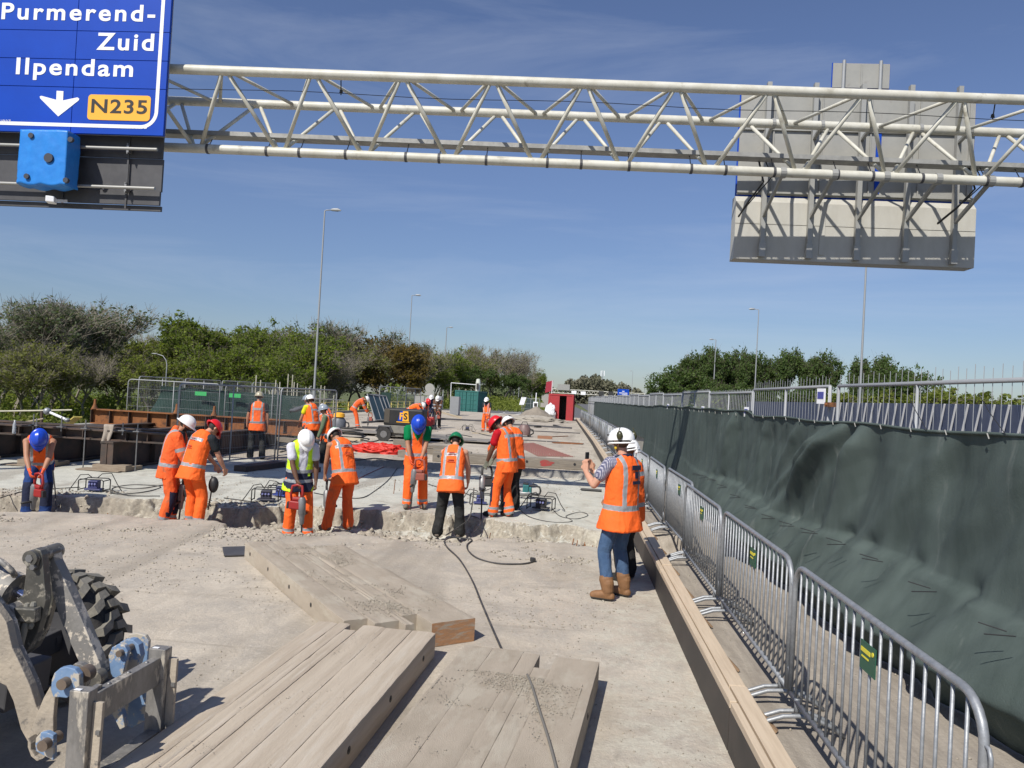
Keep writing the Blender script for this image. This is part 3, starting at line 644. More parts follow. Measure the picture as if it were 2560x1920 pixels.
n_ = fbm(np.stack([Y*1.1+Z*1.2, Z*.7, Y*0], 1), 31, 4)-.5
x = x-nearw*.16*n_*np.clip((topz-Z)/.3, 0, 1)-nearw*.03*(fbm(np.stack([Y*4+Z*3, Z*2.5, Y*0], 1), 33, 3)-.5)
for k_, (f1, f2, am_) in enumerate(((2.1, .55, .075), (4.3, 1.1, .035), (1.0, .25, .08))): x = x-nearw*am_*(fbm(np.stack([Y*f1+Z*f1*.55, Z*f2, Y*0], 1), 41+k_, 2)-.5)*2*np.clip((topz-Z)/.35, 0, 1)
# tied seam: a crease line about 0.85 m up with overhang below
seam = .88+.05*np.sin(Y*1.1)
x = x-nearw*.055*np.clip((seam-Z)/.03, 0, 1)*np.clip(1-(seam-Z)/.5, 0, 1)
for yk in np.arange(3.4, 15, .78):
    yk += .15*math.sin(yk*7); x = x+nearw*.05*np.exp(-((Y-yk)**2+(Z-seam)**2)/.012)
for yk in np.arange(3.1, 14, 1.25):
    d2 = ((Y-yk)/.55)**2+((Z-.33)/.11)**2; x = x-nearw*.11*np.exp(-d2)*(Z > .33)-nearw*.11*np.exp(-((Y-yk)/.55)**2)*np.exp(-((Z-.33)/.2)**2)*(Z <= .33)*0
x = x+.03*np.sin(Y*1.9)*(Y > 14)*(1-T)*.8
x = np.maximum(x, 2.02)
Zb = np.where(T < .02, .015, Z)
me = bpy.data.meshes.new('netting'); a, c = len(NY), len(NZ); idx = np.arange(a*c).reshape(a, c)
ff = np.stack([idx[:-1, :-1].ravel(), idx[1:, :-1].ravel(), idx[1:, 1:].ravel(), idx[:-1, 1:].ravel()], 1)
far = (Y[ff[:, 0]] > 26) & (Z[ff].mean(1) < .95); ff = ff[~far]
grid_mesh(me, np.stack([x-3.1, Y-8, Zb], 1), ff); me.polygons.foreach_set('use_smooth', [True]*len(me.polygons)); me.materials.append(net_m)
net = bpy.data.objects.new('netting', me); COL.objects.link(net); net.parent = ns
b = MB(); ysn = np.arange(2.2, 78, .4); b.path([(fx(y)-.07, y, 2.06+.012*math.sin(y*2.6)+(.05 if 12 < y < 24 else 0)) for y in ysn], .014, 5); b.build('hem', net_m, ns, smooth=True, world=True)
b = MB()
for y in np.arange(3.4, 15, .78):
    y += .15*math.sin(y*7); z = .88+.05*math.sin(y*1.1); xx = fx(y)-.36
    b.tube((xx, y, z), (xx-.13, y+.11, z-.02+.02*math.sin(y*5)), .004, 4); b.tube((xx, y+.1, z), (xx-.11, y+.22, z+.015), .004, 4)
b.build('ties', black_m, ns, world=True)
b = MB()
for y in np.arange(3.0, 20, .55): b.tube((fx(y)-.09, y, 2.03), (fx(y)-.095, y+.02, 2.07), .005, 5)
for y in (5.55, 6.6, 4.6): b.path([(fx(y)-.09, y, 2.06), (fx(y)-.08, y+.25, 2.22), (fx(y)-.06, y+.45, 2.36)], .004, 4, m=1)
b.build('cable_tie', [alu, black_m], ns, world=True)
def heras(name, label, p0, p1, z0, z1, group, nv=34, nh=0, proj=.0, rail=.019, spk=None, wr=.0022, mid=True, corner=0):
    p0, p1 = V3(*p0, 0), V3(*p1, 0); o = thing(name, label, 'site fence', (p0[0], p0[1], z0)); d = (p1-p0); Ln = np.linalg.norm(d); d /= Ln
    q = lambda s, z: p0+d*s+V3(0, 0, z)
    b = MB()
    if corner: b.path([q(.02, z0), q(.02, z1-corner)]+[q(.02+corner-corner*math.cos(a), z1-corner+corner*math.sin(a)) for a in (.5, 1.1, 1.57)]+[q(Ln-.02-corner+corner*math.sin(a), z1-corner+corner*math.cos(a)) for a in (0, .5, 1.1, 1.57)]+[q(Ln-.02, z0)], rail, 10)
    else: b.path([q(.02, z0), q(.02, z1), q(.021, z1), q(Ln-.021, z1), q(Ln-.02, z1), q(Ln-.02, z0)], rail, 10)
    b.tube(q(0, z0+.12), q(Ln, z0+.12), rail*.8, 8)
    if mid: b.tube(q(Ln/2, z0+.1), q(Ln/2, z1), rail*.8, 8)
    b.build('frame', galv2, o, smooth=True, world=True)
    b = MB()
    for i in range(nv): b.tube(q(Ln*(i+.5)/nv, z0+.1), q(Ln*(i+.5)/nv, z1+proj*(.8+.4*((i*7) % 5)/5)), wr, 4, caps=False)
    for i in range(nh): z = z0+.12+(z1-z0-.12)*(i+1)/(nh+1); b.tube(q(0, z), q(Ln, z), wr*1.6, 4, caps=False)
    b.build('mesh_infill', galv2, o, world=True)
    return o
yy = [2.0, 5.3, 8.72, 8.9, 12.3, 15.7, 19.1, 22.5, 26, 29.5, 33, 36.5, 40, 43.5, 47, 50.5, 54, 58, 62, 66, 70, 75]
names = {0: 'right hand fence panel nearest the camera with tall wires above its top rail', 1: 'second fence panel rising above the green netting, from the purple sign forward', 3: 'fence panel just beyond the clamped double post', 4: 'fence panel beyond the clamped double post, third post on', 5: 'fence panel behind the bare post pair above the netting'}
for i in range(len(yy)-1):
    if yy[i+1]-yy[i] < 1: continue
    y0, y1 = yy[i], yy[i+1]; zt_ = 2.44+(.02 if i % 2 else -.02)+(0 if y0 < 20 else .0)
    o = heras('site_fence_panel', names.get(i, ORD(i)+' wire fence panel from the camera above the green netting'), (fx(y0)+.02, y0), (fx(y1)+.02, y1-.03), .35, zt_, None, nv=30, nh=0, proj=.12 if y0 < 12 else .05, rail=.019, wr=.003 if y0 < 12 else .0055)
    o['group'] = 'fence panels above the right netting'
# stickers and small plates on it
pl = mat('plate_violet', (.07, .08, .3), .5)
for (px, py, Y, w, lab) in ((1934, 984, 9.0, .16, 'white sign with violet panel on the fence by the double post'), (1872, 1030, 12.4, .14, 'small white and violet sign low on the fence left of the solar wall'), (1765, 1024, 16, .12, 'small white sign clipped to the fence above the netting, fourth from the right'), (1705, 1018, 21, .13, 'small white sign on the fence near the bare post')):
    p = at(px, py, Y); p[0] = fx(Y)-.05; p[2] = max(2.0, min(p[2], 2.5)); o = thing('fence_plate', lab, 'sign', p); b = MB(); b.box(p, (.01, w, w*1.1), rz=.25); b.build('plate', white_s, o, world=True)
    b = MB(); b.box(p+V3(-.008, -.0, .01), (.004, w*.75, w*.5), rz=.25); b.build('print', pl, o, world=True)
b = MB(); p = V3(fx(8.8), 8.82, 2.25); o = thing('fence_clamp', 'orange brown clamp joining two fence posts on the right', 'clamp', p); b.box(p, (.09, .16, .05)); b.tube(p+V3(-.07, 0, 0), p+V3(.05, 0, 0), .014, 6); b.build('clamp_body', rust, o, world=True)
# parapet behind the netting
b = MB(); b.box((6.0, 36, .12), (.3, 100, .9)); o = b.build('barrier_wall', mat('concrete_pale', (.42, .4, .34), .9, 0, (.33, .31, .27), 3, .6)); props(o, 'pale concrete barrier wall between the two carriageways', 'barrier wall')
b = MB()
for i in range(12):
    y0 = 27+i*4.3; b.bar((fx(y0)+.07, y0, .45), (fx(y0+4.2)+.07, y0+4.2, .45), .12, .95)
o = b.build('parapet_wall', mat('concrete_pale', (.42, .4, .34), .9)); props(o, 'beige concrete parapet showing below the far green netting', 'wall')
b = MB(); ysn = np.arange(30, 75, 1.5)
b.add([(fx(y)+.08, y, z) for y in ysn for z in (1.0, 2.42)], [(2*i, 2*i+1, 2*i+3, 2*i+2) for i in range(len(ysn)-1)])
# ================================================================ SOLAR NOISE WALL
solar = mat('solar_panel', (.085, .105, .17), .4, 0, (.11, .13, .20), 1.5, .6); strut = mat('strut_white', (.62, .62, .62), .5)
sw = thing('solar_noise_wall', 'row of dark blue solar panels on slanted white struts beyond the right fence', 'solar noise wall', (14, 16, 0))
for i in range(64):
    y = 12+i*.84; x = 14.
    if i < 60:
        b = MB(); b.add([(x, y-.4, 2.75), (x, y+.4, 2.75), (x+.35, y+.4, 0.6), (x+.35, y-.4, .6), (x+.05, y-.4, 2.75), (x+.05, y+.4, 2.75), (x+.4, y+.4, 0.6), (x+.4, y-.4, .6)], [(0, 1, 2, 3), (7, 6, 5, 4), (0, 4, 5, 1), (0, 3, 7, 4), (1, 5, 6, 2)]); b.build('panel', solar, sw, world=True)
        if i % 1 == 0 and i < 39: b = MB(); b.bar((x-.04, y-.05, 2.74), (x+.0, y+.62, 1.0), .06, .03); b.build('strut', strut, sw, world=True)
b = MB(); b.box((14.6, 36, .0), (.3, 62, 1.2)); b.build('base_wall', mat('concrete_pale', (.42, .4, .34), .9), sw, world=True)
# white van roof / pale object seen over netting
# ================================================================ LEFT SIDE STEELWORK
def ibeam(name, p0, p1, h, w, m, parent, stiff=0, up=(0, 0, 1)):
    p0, p1 = np.array(p0, float), np.array(p1, float); b = MB(); t_ = .018; z = V3(0, 0, 1)
    b.bar(p0+z*(h/2-t_), p1+z*(h/2-t_), w, t_*2); b.bar(p0-z*(h/2-t_), p1-z*(h/2-t_), w, t_*2); b.bar(p0, p1, .014, h-4*t_-.002)
    o = b.build(name, m, parent, world=True); sm_ = rustd
    d = (p1-p0)/np.linalg.norm(p1-p0); L_ = np.linalg.norm(p1-p0); n = int(L_/stiff) if stiff else 0
    sd = np.cross(d, z)
    for i in range(n+1 if n else 0):
        c = p0+d*(L_*(i+.02)/n if i == 0 else (L_*i/n-(.02 if i == n else 0)))
        b = MB(); b.bar(c-d*.008-sd*0+z*0-sd*(w/2-.005), c-d*.008+sd*(w/2-.005), .016, h-4*t_-.004); b.build('stiffener', sm_, o, world=True)
        for q in (bpy.data.objects[-1],) if False else (): pass
    return o
XB = [-13.6, -11.9, -10.15]
for k, x0 in enumerate(XB):
    lab = ['left dark steel girder pointing away under the cross beam', 'middle dark steel girder pointing away under the cross beam', 'long dark steel girder running away beside the fence, right of the three'][k]
    o = thing('steel_girder', lab, 'steel beam', (x0, 16.4, .3), group='girders of the temporary steel frame'); ibeam('i_section', (x0, 16.1, .34), (x0+.25, 28, .34), .62, .3, rustd, o, 1.6)
for Y, x0, x1, z, h, m, lab in ((16.55, -15.5, -8.9, .76, .24, rustd, 'dark steel cross beam lying on the girders in the foreground of the frame'), (23.6, -15.4, -7.7, .76, .48, rust, 'rusty brown plate girder with upright stiffeners behind the dark beams'), (18.6, -15.5, -9.3, .72, .16, rustd, 'low dark steel beam between the two cross beams')):
    o = thing('cross_girder', lab, 'steel beam', (x0, Y, z)); ibeam('i_section', (x0, Y, z), (x1, Y+.02, z), h, .3, m, o, .62 if h > .4 else .5)
    b = MB()
# girder ribs in front
for i, (px, py, l_) in enumerate(((215, 1050, 1.5), (345, 1060, 1.5), (92, 1045, 1.), (155, 1042, .5), (308, 1057, .5), (85, 1035, .4))):
    p = at(px, py, 16.3); o = thing('threaded_rod', ORD(i)+' upright threaded rod of the steel frame, '+('long, beside a girder end' if l_ > 1 else 'short, on top of the beams'), 'steel rod', (p[0], 16.3, 0), group='threaded rods of the steel frame')
    b = MB(); b.tube((p[0], 16.3, .02 if l_ > 1 else .8), (p[0], 16.3, p[2]), .014, 6); b.box((p[0], 16.3, .9), (.14, .14, .02)); b.tube((p[0], 16.3, .9), (p[0], 16.3, .95), .03, 6); b.build('rod', steel, o, world=True)
for i, x0 in enumerate(XB):
    o = thing('timber_block', ['stack of timber blocks under the left girder end', 'stack of timber blocks under the middle girder end', 'stack of timber blocks under the right girder end'][i], 'timber', (x0, 16.3, 0)); b = MB(); b.box((x0+.1, 16.2, .08), (.75, .28, .13), rz=.05); b.box((x0+.3, 16.5, .05), (.3, .6, .09)); b.box((x0-.1, 16.15, .005+.016), (1., .4, .02)); b.build('block', mat('timber_grey', (.23, .18, .13), .85, 0, (.33, .27, .2), 5, .7, stretch=(1, 8, 8)), o, world=True, bevel=.005)
for i, (x, lab) in enumerate(((-15.3, 'rust brown cone cap on the left end of the rusty girder'), (-12.55, 'rust brown cone cap under the green netted fence'), (-11.3, 'rust brown cone cap right of the fence clip'), (-9.9, 'rust brown cone cap behind the nearest mesh panel'))):
    o = thing('jack_cone', lab, 'steel cone', (x, 23.6, 1.0)); b = MB(); b.path([(x, 23.5, 1.0), (x, 23.5, 1.03), (x, 23.5, 1.14), (x, 23.5, 1.3), (x, 23.5, 1.31)], [.11, .09, .045, .035, .02], 10); b.build('cone', rust, o, world=True, auto=True)
# pipes beside the frame, railing
b = MB(); A = at(0, 1028, 21); B_ = at(180, 1025, 21); b.tube(A, B_, .022, 8); o = b.build('hand_rail', scaf_m); props(o, 'pale yellow tube lying level at the far left above the steel frame', 'railing')
for (x0, y0, x1, y1, Y, lab) in ((0, 1066, 110, 1046, 19, 'pale wooden plank resting on the steel frame at the far left'), (195, 1042, 172, 1060, 20, 'short yellow painted post end left of the rusty girder')):
    A = at(x0, y0, Y); B_ = at(x1, y1, Y+.3); b = MB(); b.bar(A, B_, .16 if x1 > x0 else .22, .03 if x1 > x0 else .03); o = b.build('plank', yel_m if Y == 20 else mat('timber_pale', (.5, .43, .3), .8, 0, (.4, .33, .22), 4, .6)); props(o, lab, 'plank')
A, B_ = at(118, 1028, 20), at(168, 1050, 20); o = thing('push_prop', 'white adjustable steel prop slanting down to the steel frame at left', 'steel prop', A); b = MB(); b.tube(A, B_, .035, 8); b.build('tube', white_s, o, world=True); b = MB(); b.ell(A, (.1, .1, .1)); b.build('joint', galv, o, world=True, smooth=True); b = MB(); b.ell(B_, (.08, .08, .06)); b.build('joint', galv, o, world=True, smooth=True)
b = MB(); C_ = at(105, 1055, 20); b.tube((A[0]-.15, 20, A[2]), (A[0]-.15, 20, C_[2]-.4), .04, 8); b.build('post', rustd, o, world=True)
# fences on the left
grp = 'wire mesh fence panels round the steel frame'
F1 = heras('site_fence_panel', 'left mesh fence panel facing the camera in front of the green netting', (-15.75, 26.), (-12.35, 26.05), .0, 2.0, grp, 60, 5, corner=.12, wr=.0018)
F2 = heras('site_fence_panel', 'mesh fence panel clipped to the right of the netted panel, green label on it', (-12.2, 26.1), (-8.8, 26.3), .0, 1.98, grp, 60, 5, corner=.12, wr=.0018)
F3 = heras('site_fence_panel', 'nearest mesh fence panel beside the dark girder, in front of the standing worker', (-9.0, 16.9), (-8.12, 20.7), .0, 2.02, grp, 60, 5, corner=.12, rail=.021, wr=.002)
F4 = heras('site_fence_panel', 'mesh fence panel running right from the held post, behind the workers group', (-8.10, 20.8), (-7.55, 24.2), .0, 2.02, grp, 60, 5, corner=.12, rail=.021, wr=.002)
for i in range(4):
    heras('site_fence_panel', ['far left mesh fence panel against the trees, behind the netting', 'second mesh fence panel of the rear line against the trees', 'third mesh fence panel of the rear line against the trees', 'last mesh fence panel of the rear line next to the scaffold'][i], (-17, 28.8+3.6*i), (-17, 32.3+3.6*i), .0, 2.12, grp, 40, 4, corner=.12, wr=.0025)
for o in (F1, F2, F3, F4): o['group'] = grp
dgreen = mat('netting_dark', (.009, .032, .026), .85, 0, (.014, .045, .036), 6, .6, .2, 60)
nn = thing('fence_netting', 'dark green netting hung behind the left mesh fence panels, its left end sagging', 'netting', (-14, 26.3, 0))
V, F = [], []; a_, c_ = 90, 24
for i in range(a_):
    for j in range(c_):
        s, t_ = i/(a_-1), j/(c_-1); x = -14.9+(1-t_)*(-.35)*max(0, 1-s*8)+5.6*s; z = .2+t_*1.62*(1-.06*s); x += t_*.25*max(0, 1-s*6)
        V.append((x, 26.25+.06*math.sin(s*60+t_*3)*(1-t_)+.05*math.sin(s*23+t_*5)-.18*max(0, 1-s*6)*math.sin(t_*6), z))
F = [(i*c_+j, (i+1)*c_+j, (i+1)*c_+j+1, i*c_+j+1) for i in range(a_-1) for j in range(c_-1)]
b = MB(); b.add(V, F); b.build('netting', dgreen, nn, smooth=True, world=True)
for x in (-13.0, -11.75):
    b = MB(); b.box((x, 25.93, 1.63), (.42, .02, .14)); o = b.build('fence_label', mat('label_green', (.05, .4, .12), .5)); props(o, 'bright green label strip on the left mesh fence panel' if x < -12.5 else 'bright green label strip on the panel right of the clip', 'label')
# scaffold
sc = thing('scaffold', 'pale tubular scaffold with uprights of uneven height beyond the workers group', 'scaffold', (-16.5, 42, 0))
rng = random.Random(5)
for k, (px, yt) in enumerate(((641, 938), (652, 950), (690, 950), (700, 955), (721, 935), (732, 937), (736, 955), (744, 958), (765, 967), (774, 968), (803, 963), (812, 965), (835, 988), (843, 1000), (680, 975))):
    Y = 38+k*.9; t_ = at(px, yt, Y); b = MB(); b.tube((t_[0], Y, -.3), t_, .03, 6); b.build('upright', scaf_m, sc, world=True)
for (xa_, ya_, xb_, yb_) in ((655, 993, 830, 998), (655, 1010, 830, 1020), (660, 1028, 835, 1036), (680, 977, 780, 980), (700, 1000, 750, 1004), (800, 998, 860, 1000), (800, 1020, 860, 1022)):
    A, B_ = at(xa_, ya_, 39), at(xb_, yb_, 47); b = MB(); b.tube(A, B_, .03, 6); b.build('ledger', scaf_m, sc, world=True)
for (xa_, ya_, xb_, yb_) in ((672, 975, 688, 1040), (690, 975, 675, 1040)):
    A, B_ = at(xa_, ya_, 38.5), at(xb_, yb_, 38.6); b = MB(); b.tube(A, B_, .03, 6); b.build('diagonal', scaf_m, sc, world=True)
rl = thing('bridge_railing', 'yellow bridge railing along the left edge beyond the scaffold', 'railing', (-16.9, 50, 0))
for i in range(14):
    y = 46+i*2.8; b = MB(); b.bar((-16.9, y, 0), (-16.9, y, 1.02), .09, .09); b.build('post', yel_m, rl, world=True)
for z in (.35, .68, 1.0): b = MB(); b.tube((-16.9, 45, z), (-16.9, 83, z), .025, 6); b.build('rail', yel_m, rl, world=True)
b = MB(); b.box((-17.0, 40, .1), (.4, 84, .5)); o = b.build('edge_beam', mat('slab_concrete', (.3, .29, .26), .9)); o['kind'] = 'structure'
# leaning panels
pan_m = mat('panel_teal', (.03, .06, .08), .5, 0, (.05, .09, .11), 3, .5)
lp = thing('panel_stack', 'tilted stack of dark teal mesh panels leaning beside the bent worker', 'panel stack', (-10.6, 44, .2))
A = [at(918, 985, 43), at(938, 1050, 43), at(968, 1050, 44), at(947, 990, 44)]
for k in range(3):
    b = MB(); q = [p+V3(.09*k, .5*k, .0) for p in A]; b.add(q+[p+V3(.05, .12, 0) for p in q], [(0, 1, 2, 3), (7, 6, 5, 4), (0, 4, 5, 1), (1, 5, 6, 2), (2, 6, 7, 3), (3, 7, 4, 0)]); b.build('panel', pan_m, lp, world=True)
    b = MB(); b.path(q, .04, 6, closed=True); b.tube((q[0]+q[3])/2, (q[1]+q[2])/2, .03, 6); b.build('frame', galv2, lp, world=True)
heras('site_fence_panel', 'mesh fence panel standing behind the tilted panel stack', (-11.7, 46), (-10.2, 49.5), .2, 2.3, grp, 30, 3, wr=.004)['group'] = grp
heras('site_fence_panel', 'mesh fence panel right of the tilted panel stack, at the lamp post foot', (-12.0, 50), (-10.6, 53.5), .2, 2.3, grp, 30, 3, wr=.004)['group'] = grp
p = at(962, 1005, 46); b = MB(); b.box((p[0], 46.2, 1.1), (.6, .1, 1.7)); o = b.build('dark_panel', dgreen); props(o, 'dark green upright panel behind the tilted stack', 'panel')
# ================================================================ TREES
def leaf_mat(name, c, c2, sc=.8):
    M = mat(name, c, .75, 0, c2, sc, .9, coord='Object', spec=.25); b = M.node_tree.nodes['Principled BSDF']
    b.inputs['Subsurface Weight'].default_value = 0
    t = M.node_tree; tr = t.nodes.new('ShaderNodeBsdfTranslucent'); ms = t.nodes.new('ShaderNodeMixShader'); ms.inputs[0].default_value = .3
    tr.inputs[0].default_value = (c2[0]*1.9, c2[1]*2.1, c2[2], 1); o = t.nodes['Material Output']
    t.links.new(b.outputs[0], ms.inputs[1]); t.links.new(tr.outputs[0], ms.inputs[2]); t.links.new(ms.outputs[0], o.inputs[0]); return M
LG = leaf_mat('leaf_green', (.085, .125, .018), (.175, .21, .035)); LY = leaf_mat('leaf_fresh', (.11, .14, .024), (.19, .21, .045))
LD = leaf_mat('leaf_dark', (.05, .085, .024), (.105, .15, .042)); LO = leaf_mat('leaf_olive', (.115, .13, .034), (.19, .19, .06)); LB = leaf_mat('leaf_bronze', (.10, .075, .018), (.16, .115, .03)); LP = leaf_mat('leaf_ash', (.075, .10, .055), (.12, .145, .08))
bark = mat('bark', (.12, .10, .075), .9, 0, (.19, .165, .125), 3, .8, .3, 20); barkg = mat('bark_grey', (.20, .175, .14), .9, 0, (.29, .26, .21), 3, .8)
def tree_proto(seed, H, wd, leafm, barkm, nleaf=5200, ls=.24, depth=4, spread=.55, up=.55, twig=3, clump=.55, base=.12, narrow=1., lobes=1.):
    rg = np.random.RandomState(seed); segs = []; tips = []
    def grow(p, d, L, r, k):
        n = 3; 
        for i in range(n):
            d2 = d+rg.normal(0, .13, 3); d2[2] += .04; d2 /= np.linalg.norm(d2); q = p+d2*L/n; r2 = r*(1-.25*(i+1)/n)
            segs.append((p, q, r*(1-.25*i/n), r2, k)); p, d = q, d2
            if k >= 1 and i >= 0 and k < depth:
                a = rg.uniform(0, 2*math.pi); x, y, _ = frame(d); s = spread*rg.uniform(.6, 1.4)
                dd = d*math.cos(s)+(x*math.cos(a)+y*math.sin(a))*math.sin(s); dd[2] = dd[2]*(1-up*.3)+up*.35; dd[:2] *= narrow
                grow(p, dd/np.linalg.norm(dd), L*rg.uniform(.52, .75), r2*.55, k+1)
        if k >= depth: tips.append((p, d)); return
        m = 2 if k else 3
        for j in range(m+(rg.rand() < .3)):
            a = rg.uniform(0, 2*math.pi); x, y, _ = frame(d); s = spread*rg.uniform(.35, 1.2)
            dd = d*math.cos(s)+(x*math.cos(a)+y*math.sin(a))*math.sin(s); dd[2] += up*.25; dd[:2] *= narrow
            grow(p, dd/np.linalg.norm(dd), L*rg.uniform(.6, .85), r2*.7, k+1)
    grow(V3(0, 0, 0), V3(0, 0, 1), H*.26, H*.016, 0)
    P = np.array([t_[0] for t_ in tips]); zmax = P[:, 2].max(); sc = (H*.96)/zmax; wx = wd/2/max(np.percentile(np.abs(P[:, 0]), 96), .1); wy = wd/2/max(np.percentile(np.abs(P[:, 1]), 96), .1)
    T = np.array([wx, wy, sc]); b = MB()
    for p, q, r, r2, k in segs:
        rr = max(r, .018+.012*(k < 3)); b.tube(p*T, q*T, rr, 5 if k < 2 else 3, max(r2, .015), caps=False)
    for (p, d) in tips:
        for j in range(twig):
            e = p*T+(d+rg.normal(0, .6, 3)+V3(0, 0, .25))*.55*H/13; b.tube(p*T, e, .016, 3, .008, caps=False); tips_.append(e) if False else None
    tm = b.mesh('trunk'); tm.materials.append(barkm)
    # leaves in clumps round the tips
    n = nleaf; ti = rg.randint(0, len(P), n); c = P[ti]*T
    cw = rg.rand(len(P)); keep = cw[ti] > (1-clump)*rg.rand(n)*.9; c = c[keep]; n = len(c)
    c = c+rg.normal(0, .30*H/13*lobes, (n, 3))+V3(0, 0, .1)
    low = c[:, 2] > H*base; c = c[low]; n = len(c)
    a = rg.normal(0, 1, (n, 3)); a /= np.linalg.norm(a, axis=1, keepdims=True); bb = np.cross(a, rg.normal(0, 1, (n, 3))); bb /= np.linalg.norm(bb, axis=1, keepdims=True)
    s = ls*rg.uniform(.55, 1.3, (n, 1)); v = np.concatenate([c-a*s, c+bb*s*.6, c+a*s, c-bb*s*.6], 1).reshape(-1, 3)
    f = np.arange(4*n).reshape(-1, 4); lm = bpy.data.meshes.new('crown'); grid_mesh(lm, v, f); lm.materials.append(leafm)
    return tm, lm
PR = {}
def proto(kind):
    if kind in PR: return PR[kind]
    k, v = kind
    if k == 'green': q = tree_proto(10+v, 12, 8.5, LG, bark, 9000, .17, up=.68, clump=.85, spread=.58, lobes=.75)
    if k == 'fresh': q = tree_proto(20+v, 11, 8.5, LY, bark, 8200, .16, up=.68, clump=.85, spread=.58, lobes=.75)
    if k == 'bronze': q = tree_proto(30+v, 12, 9, LB, bark, 8500, .21, up=.45, clump=.75)
    if k == 'ash': q = tree_proto(40+v, 13, 9.5, LP, barkg, 3800, .15, up=.7, clump=.95, twig=4, spread=.45, lobes=.7)
    if k == 'bare': q = tree_proto(50+v, 13, 9, LO, barkg, 1700, .15, up=.75, clump=.7, twig=7, spread=.5, depth=4)
    if k == 'olive': q = tree_proto(60+v, 11, 8, LO, barkg, 4600, .18, up=.5, clump=.8, twig=5, spread=.6)
    if k == 'poplar': q = tree_proto(70+v, 16, 5.6, LD, bark, 8500, .24, up=.8, clump=.95, spread=.42, narrow=.8, base=.1)
    if k == 'bush': q = tree_proto(80+v, 4.5, 5.5, LY, bark, 5200, .15, up=.3, clump=.9, spread=.8, base=.02)
    if k == 'darkg': q = tree_proto(90+v, 12, 9, LD, bark, 9500, .22, up=.4, clump=.85, spread=.65, base=.04)
    PR[kind] = q; return q
HH = dict(green=12, fresh=11, bronze=12, ash=13, bare=13, olive=11, poplar=16, bush=4.5, darkg=12)
trng = random.Random(8)
def tree(px, ytop, Y, kind, label, group, ws=1., zb=None):
    t_ = at(px, ytop, Y); zb = terr_z(t_[0], Y)-.2 if zb is None else zb; H = t_[2]-zb; s = H/HH[kind[0]]
    tm, lm = proto(kind); nm = {'bush': 'bush', 'poplar': 'poplar_tree', 'bare': 'bare_tree'}.get(kind[0], 'leafy_tree')
    o = thing(nm, label, 'bush' if kind[0] == 'bush' else 'tree', (t_[0], Y, zb), trng.uniform(0, 6.28), group); o.scale = (s*ws, s*ws, s)
    for n_, m_ in (('trunk', tm), ('crown', lm)):
        c = bpy.data.objects.new(n_, m_); COL.objects.link(c); c.parent = o
    return o
GL = 'trees beyond the left side of the bridge'
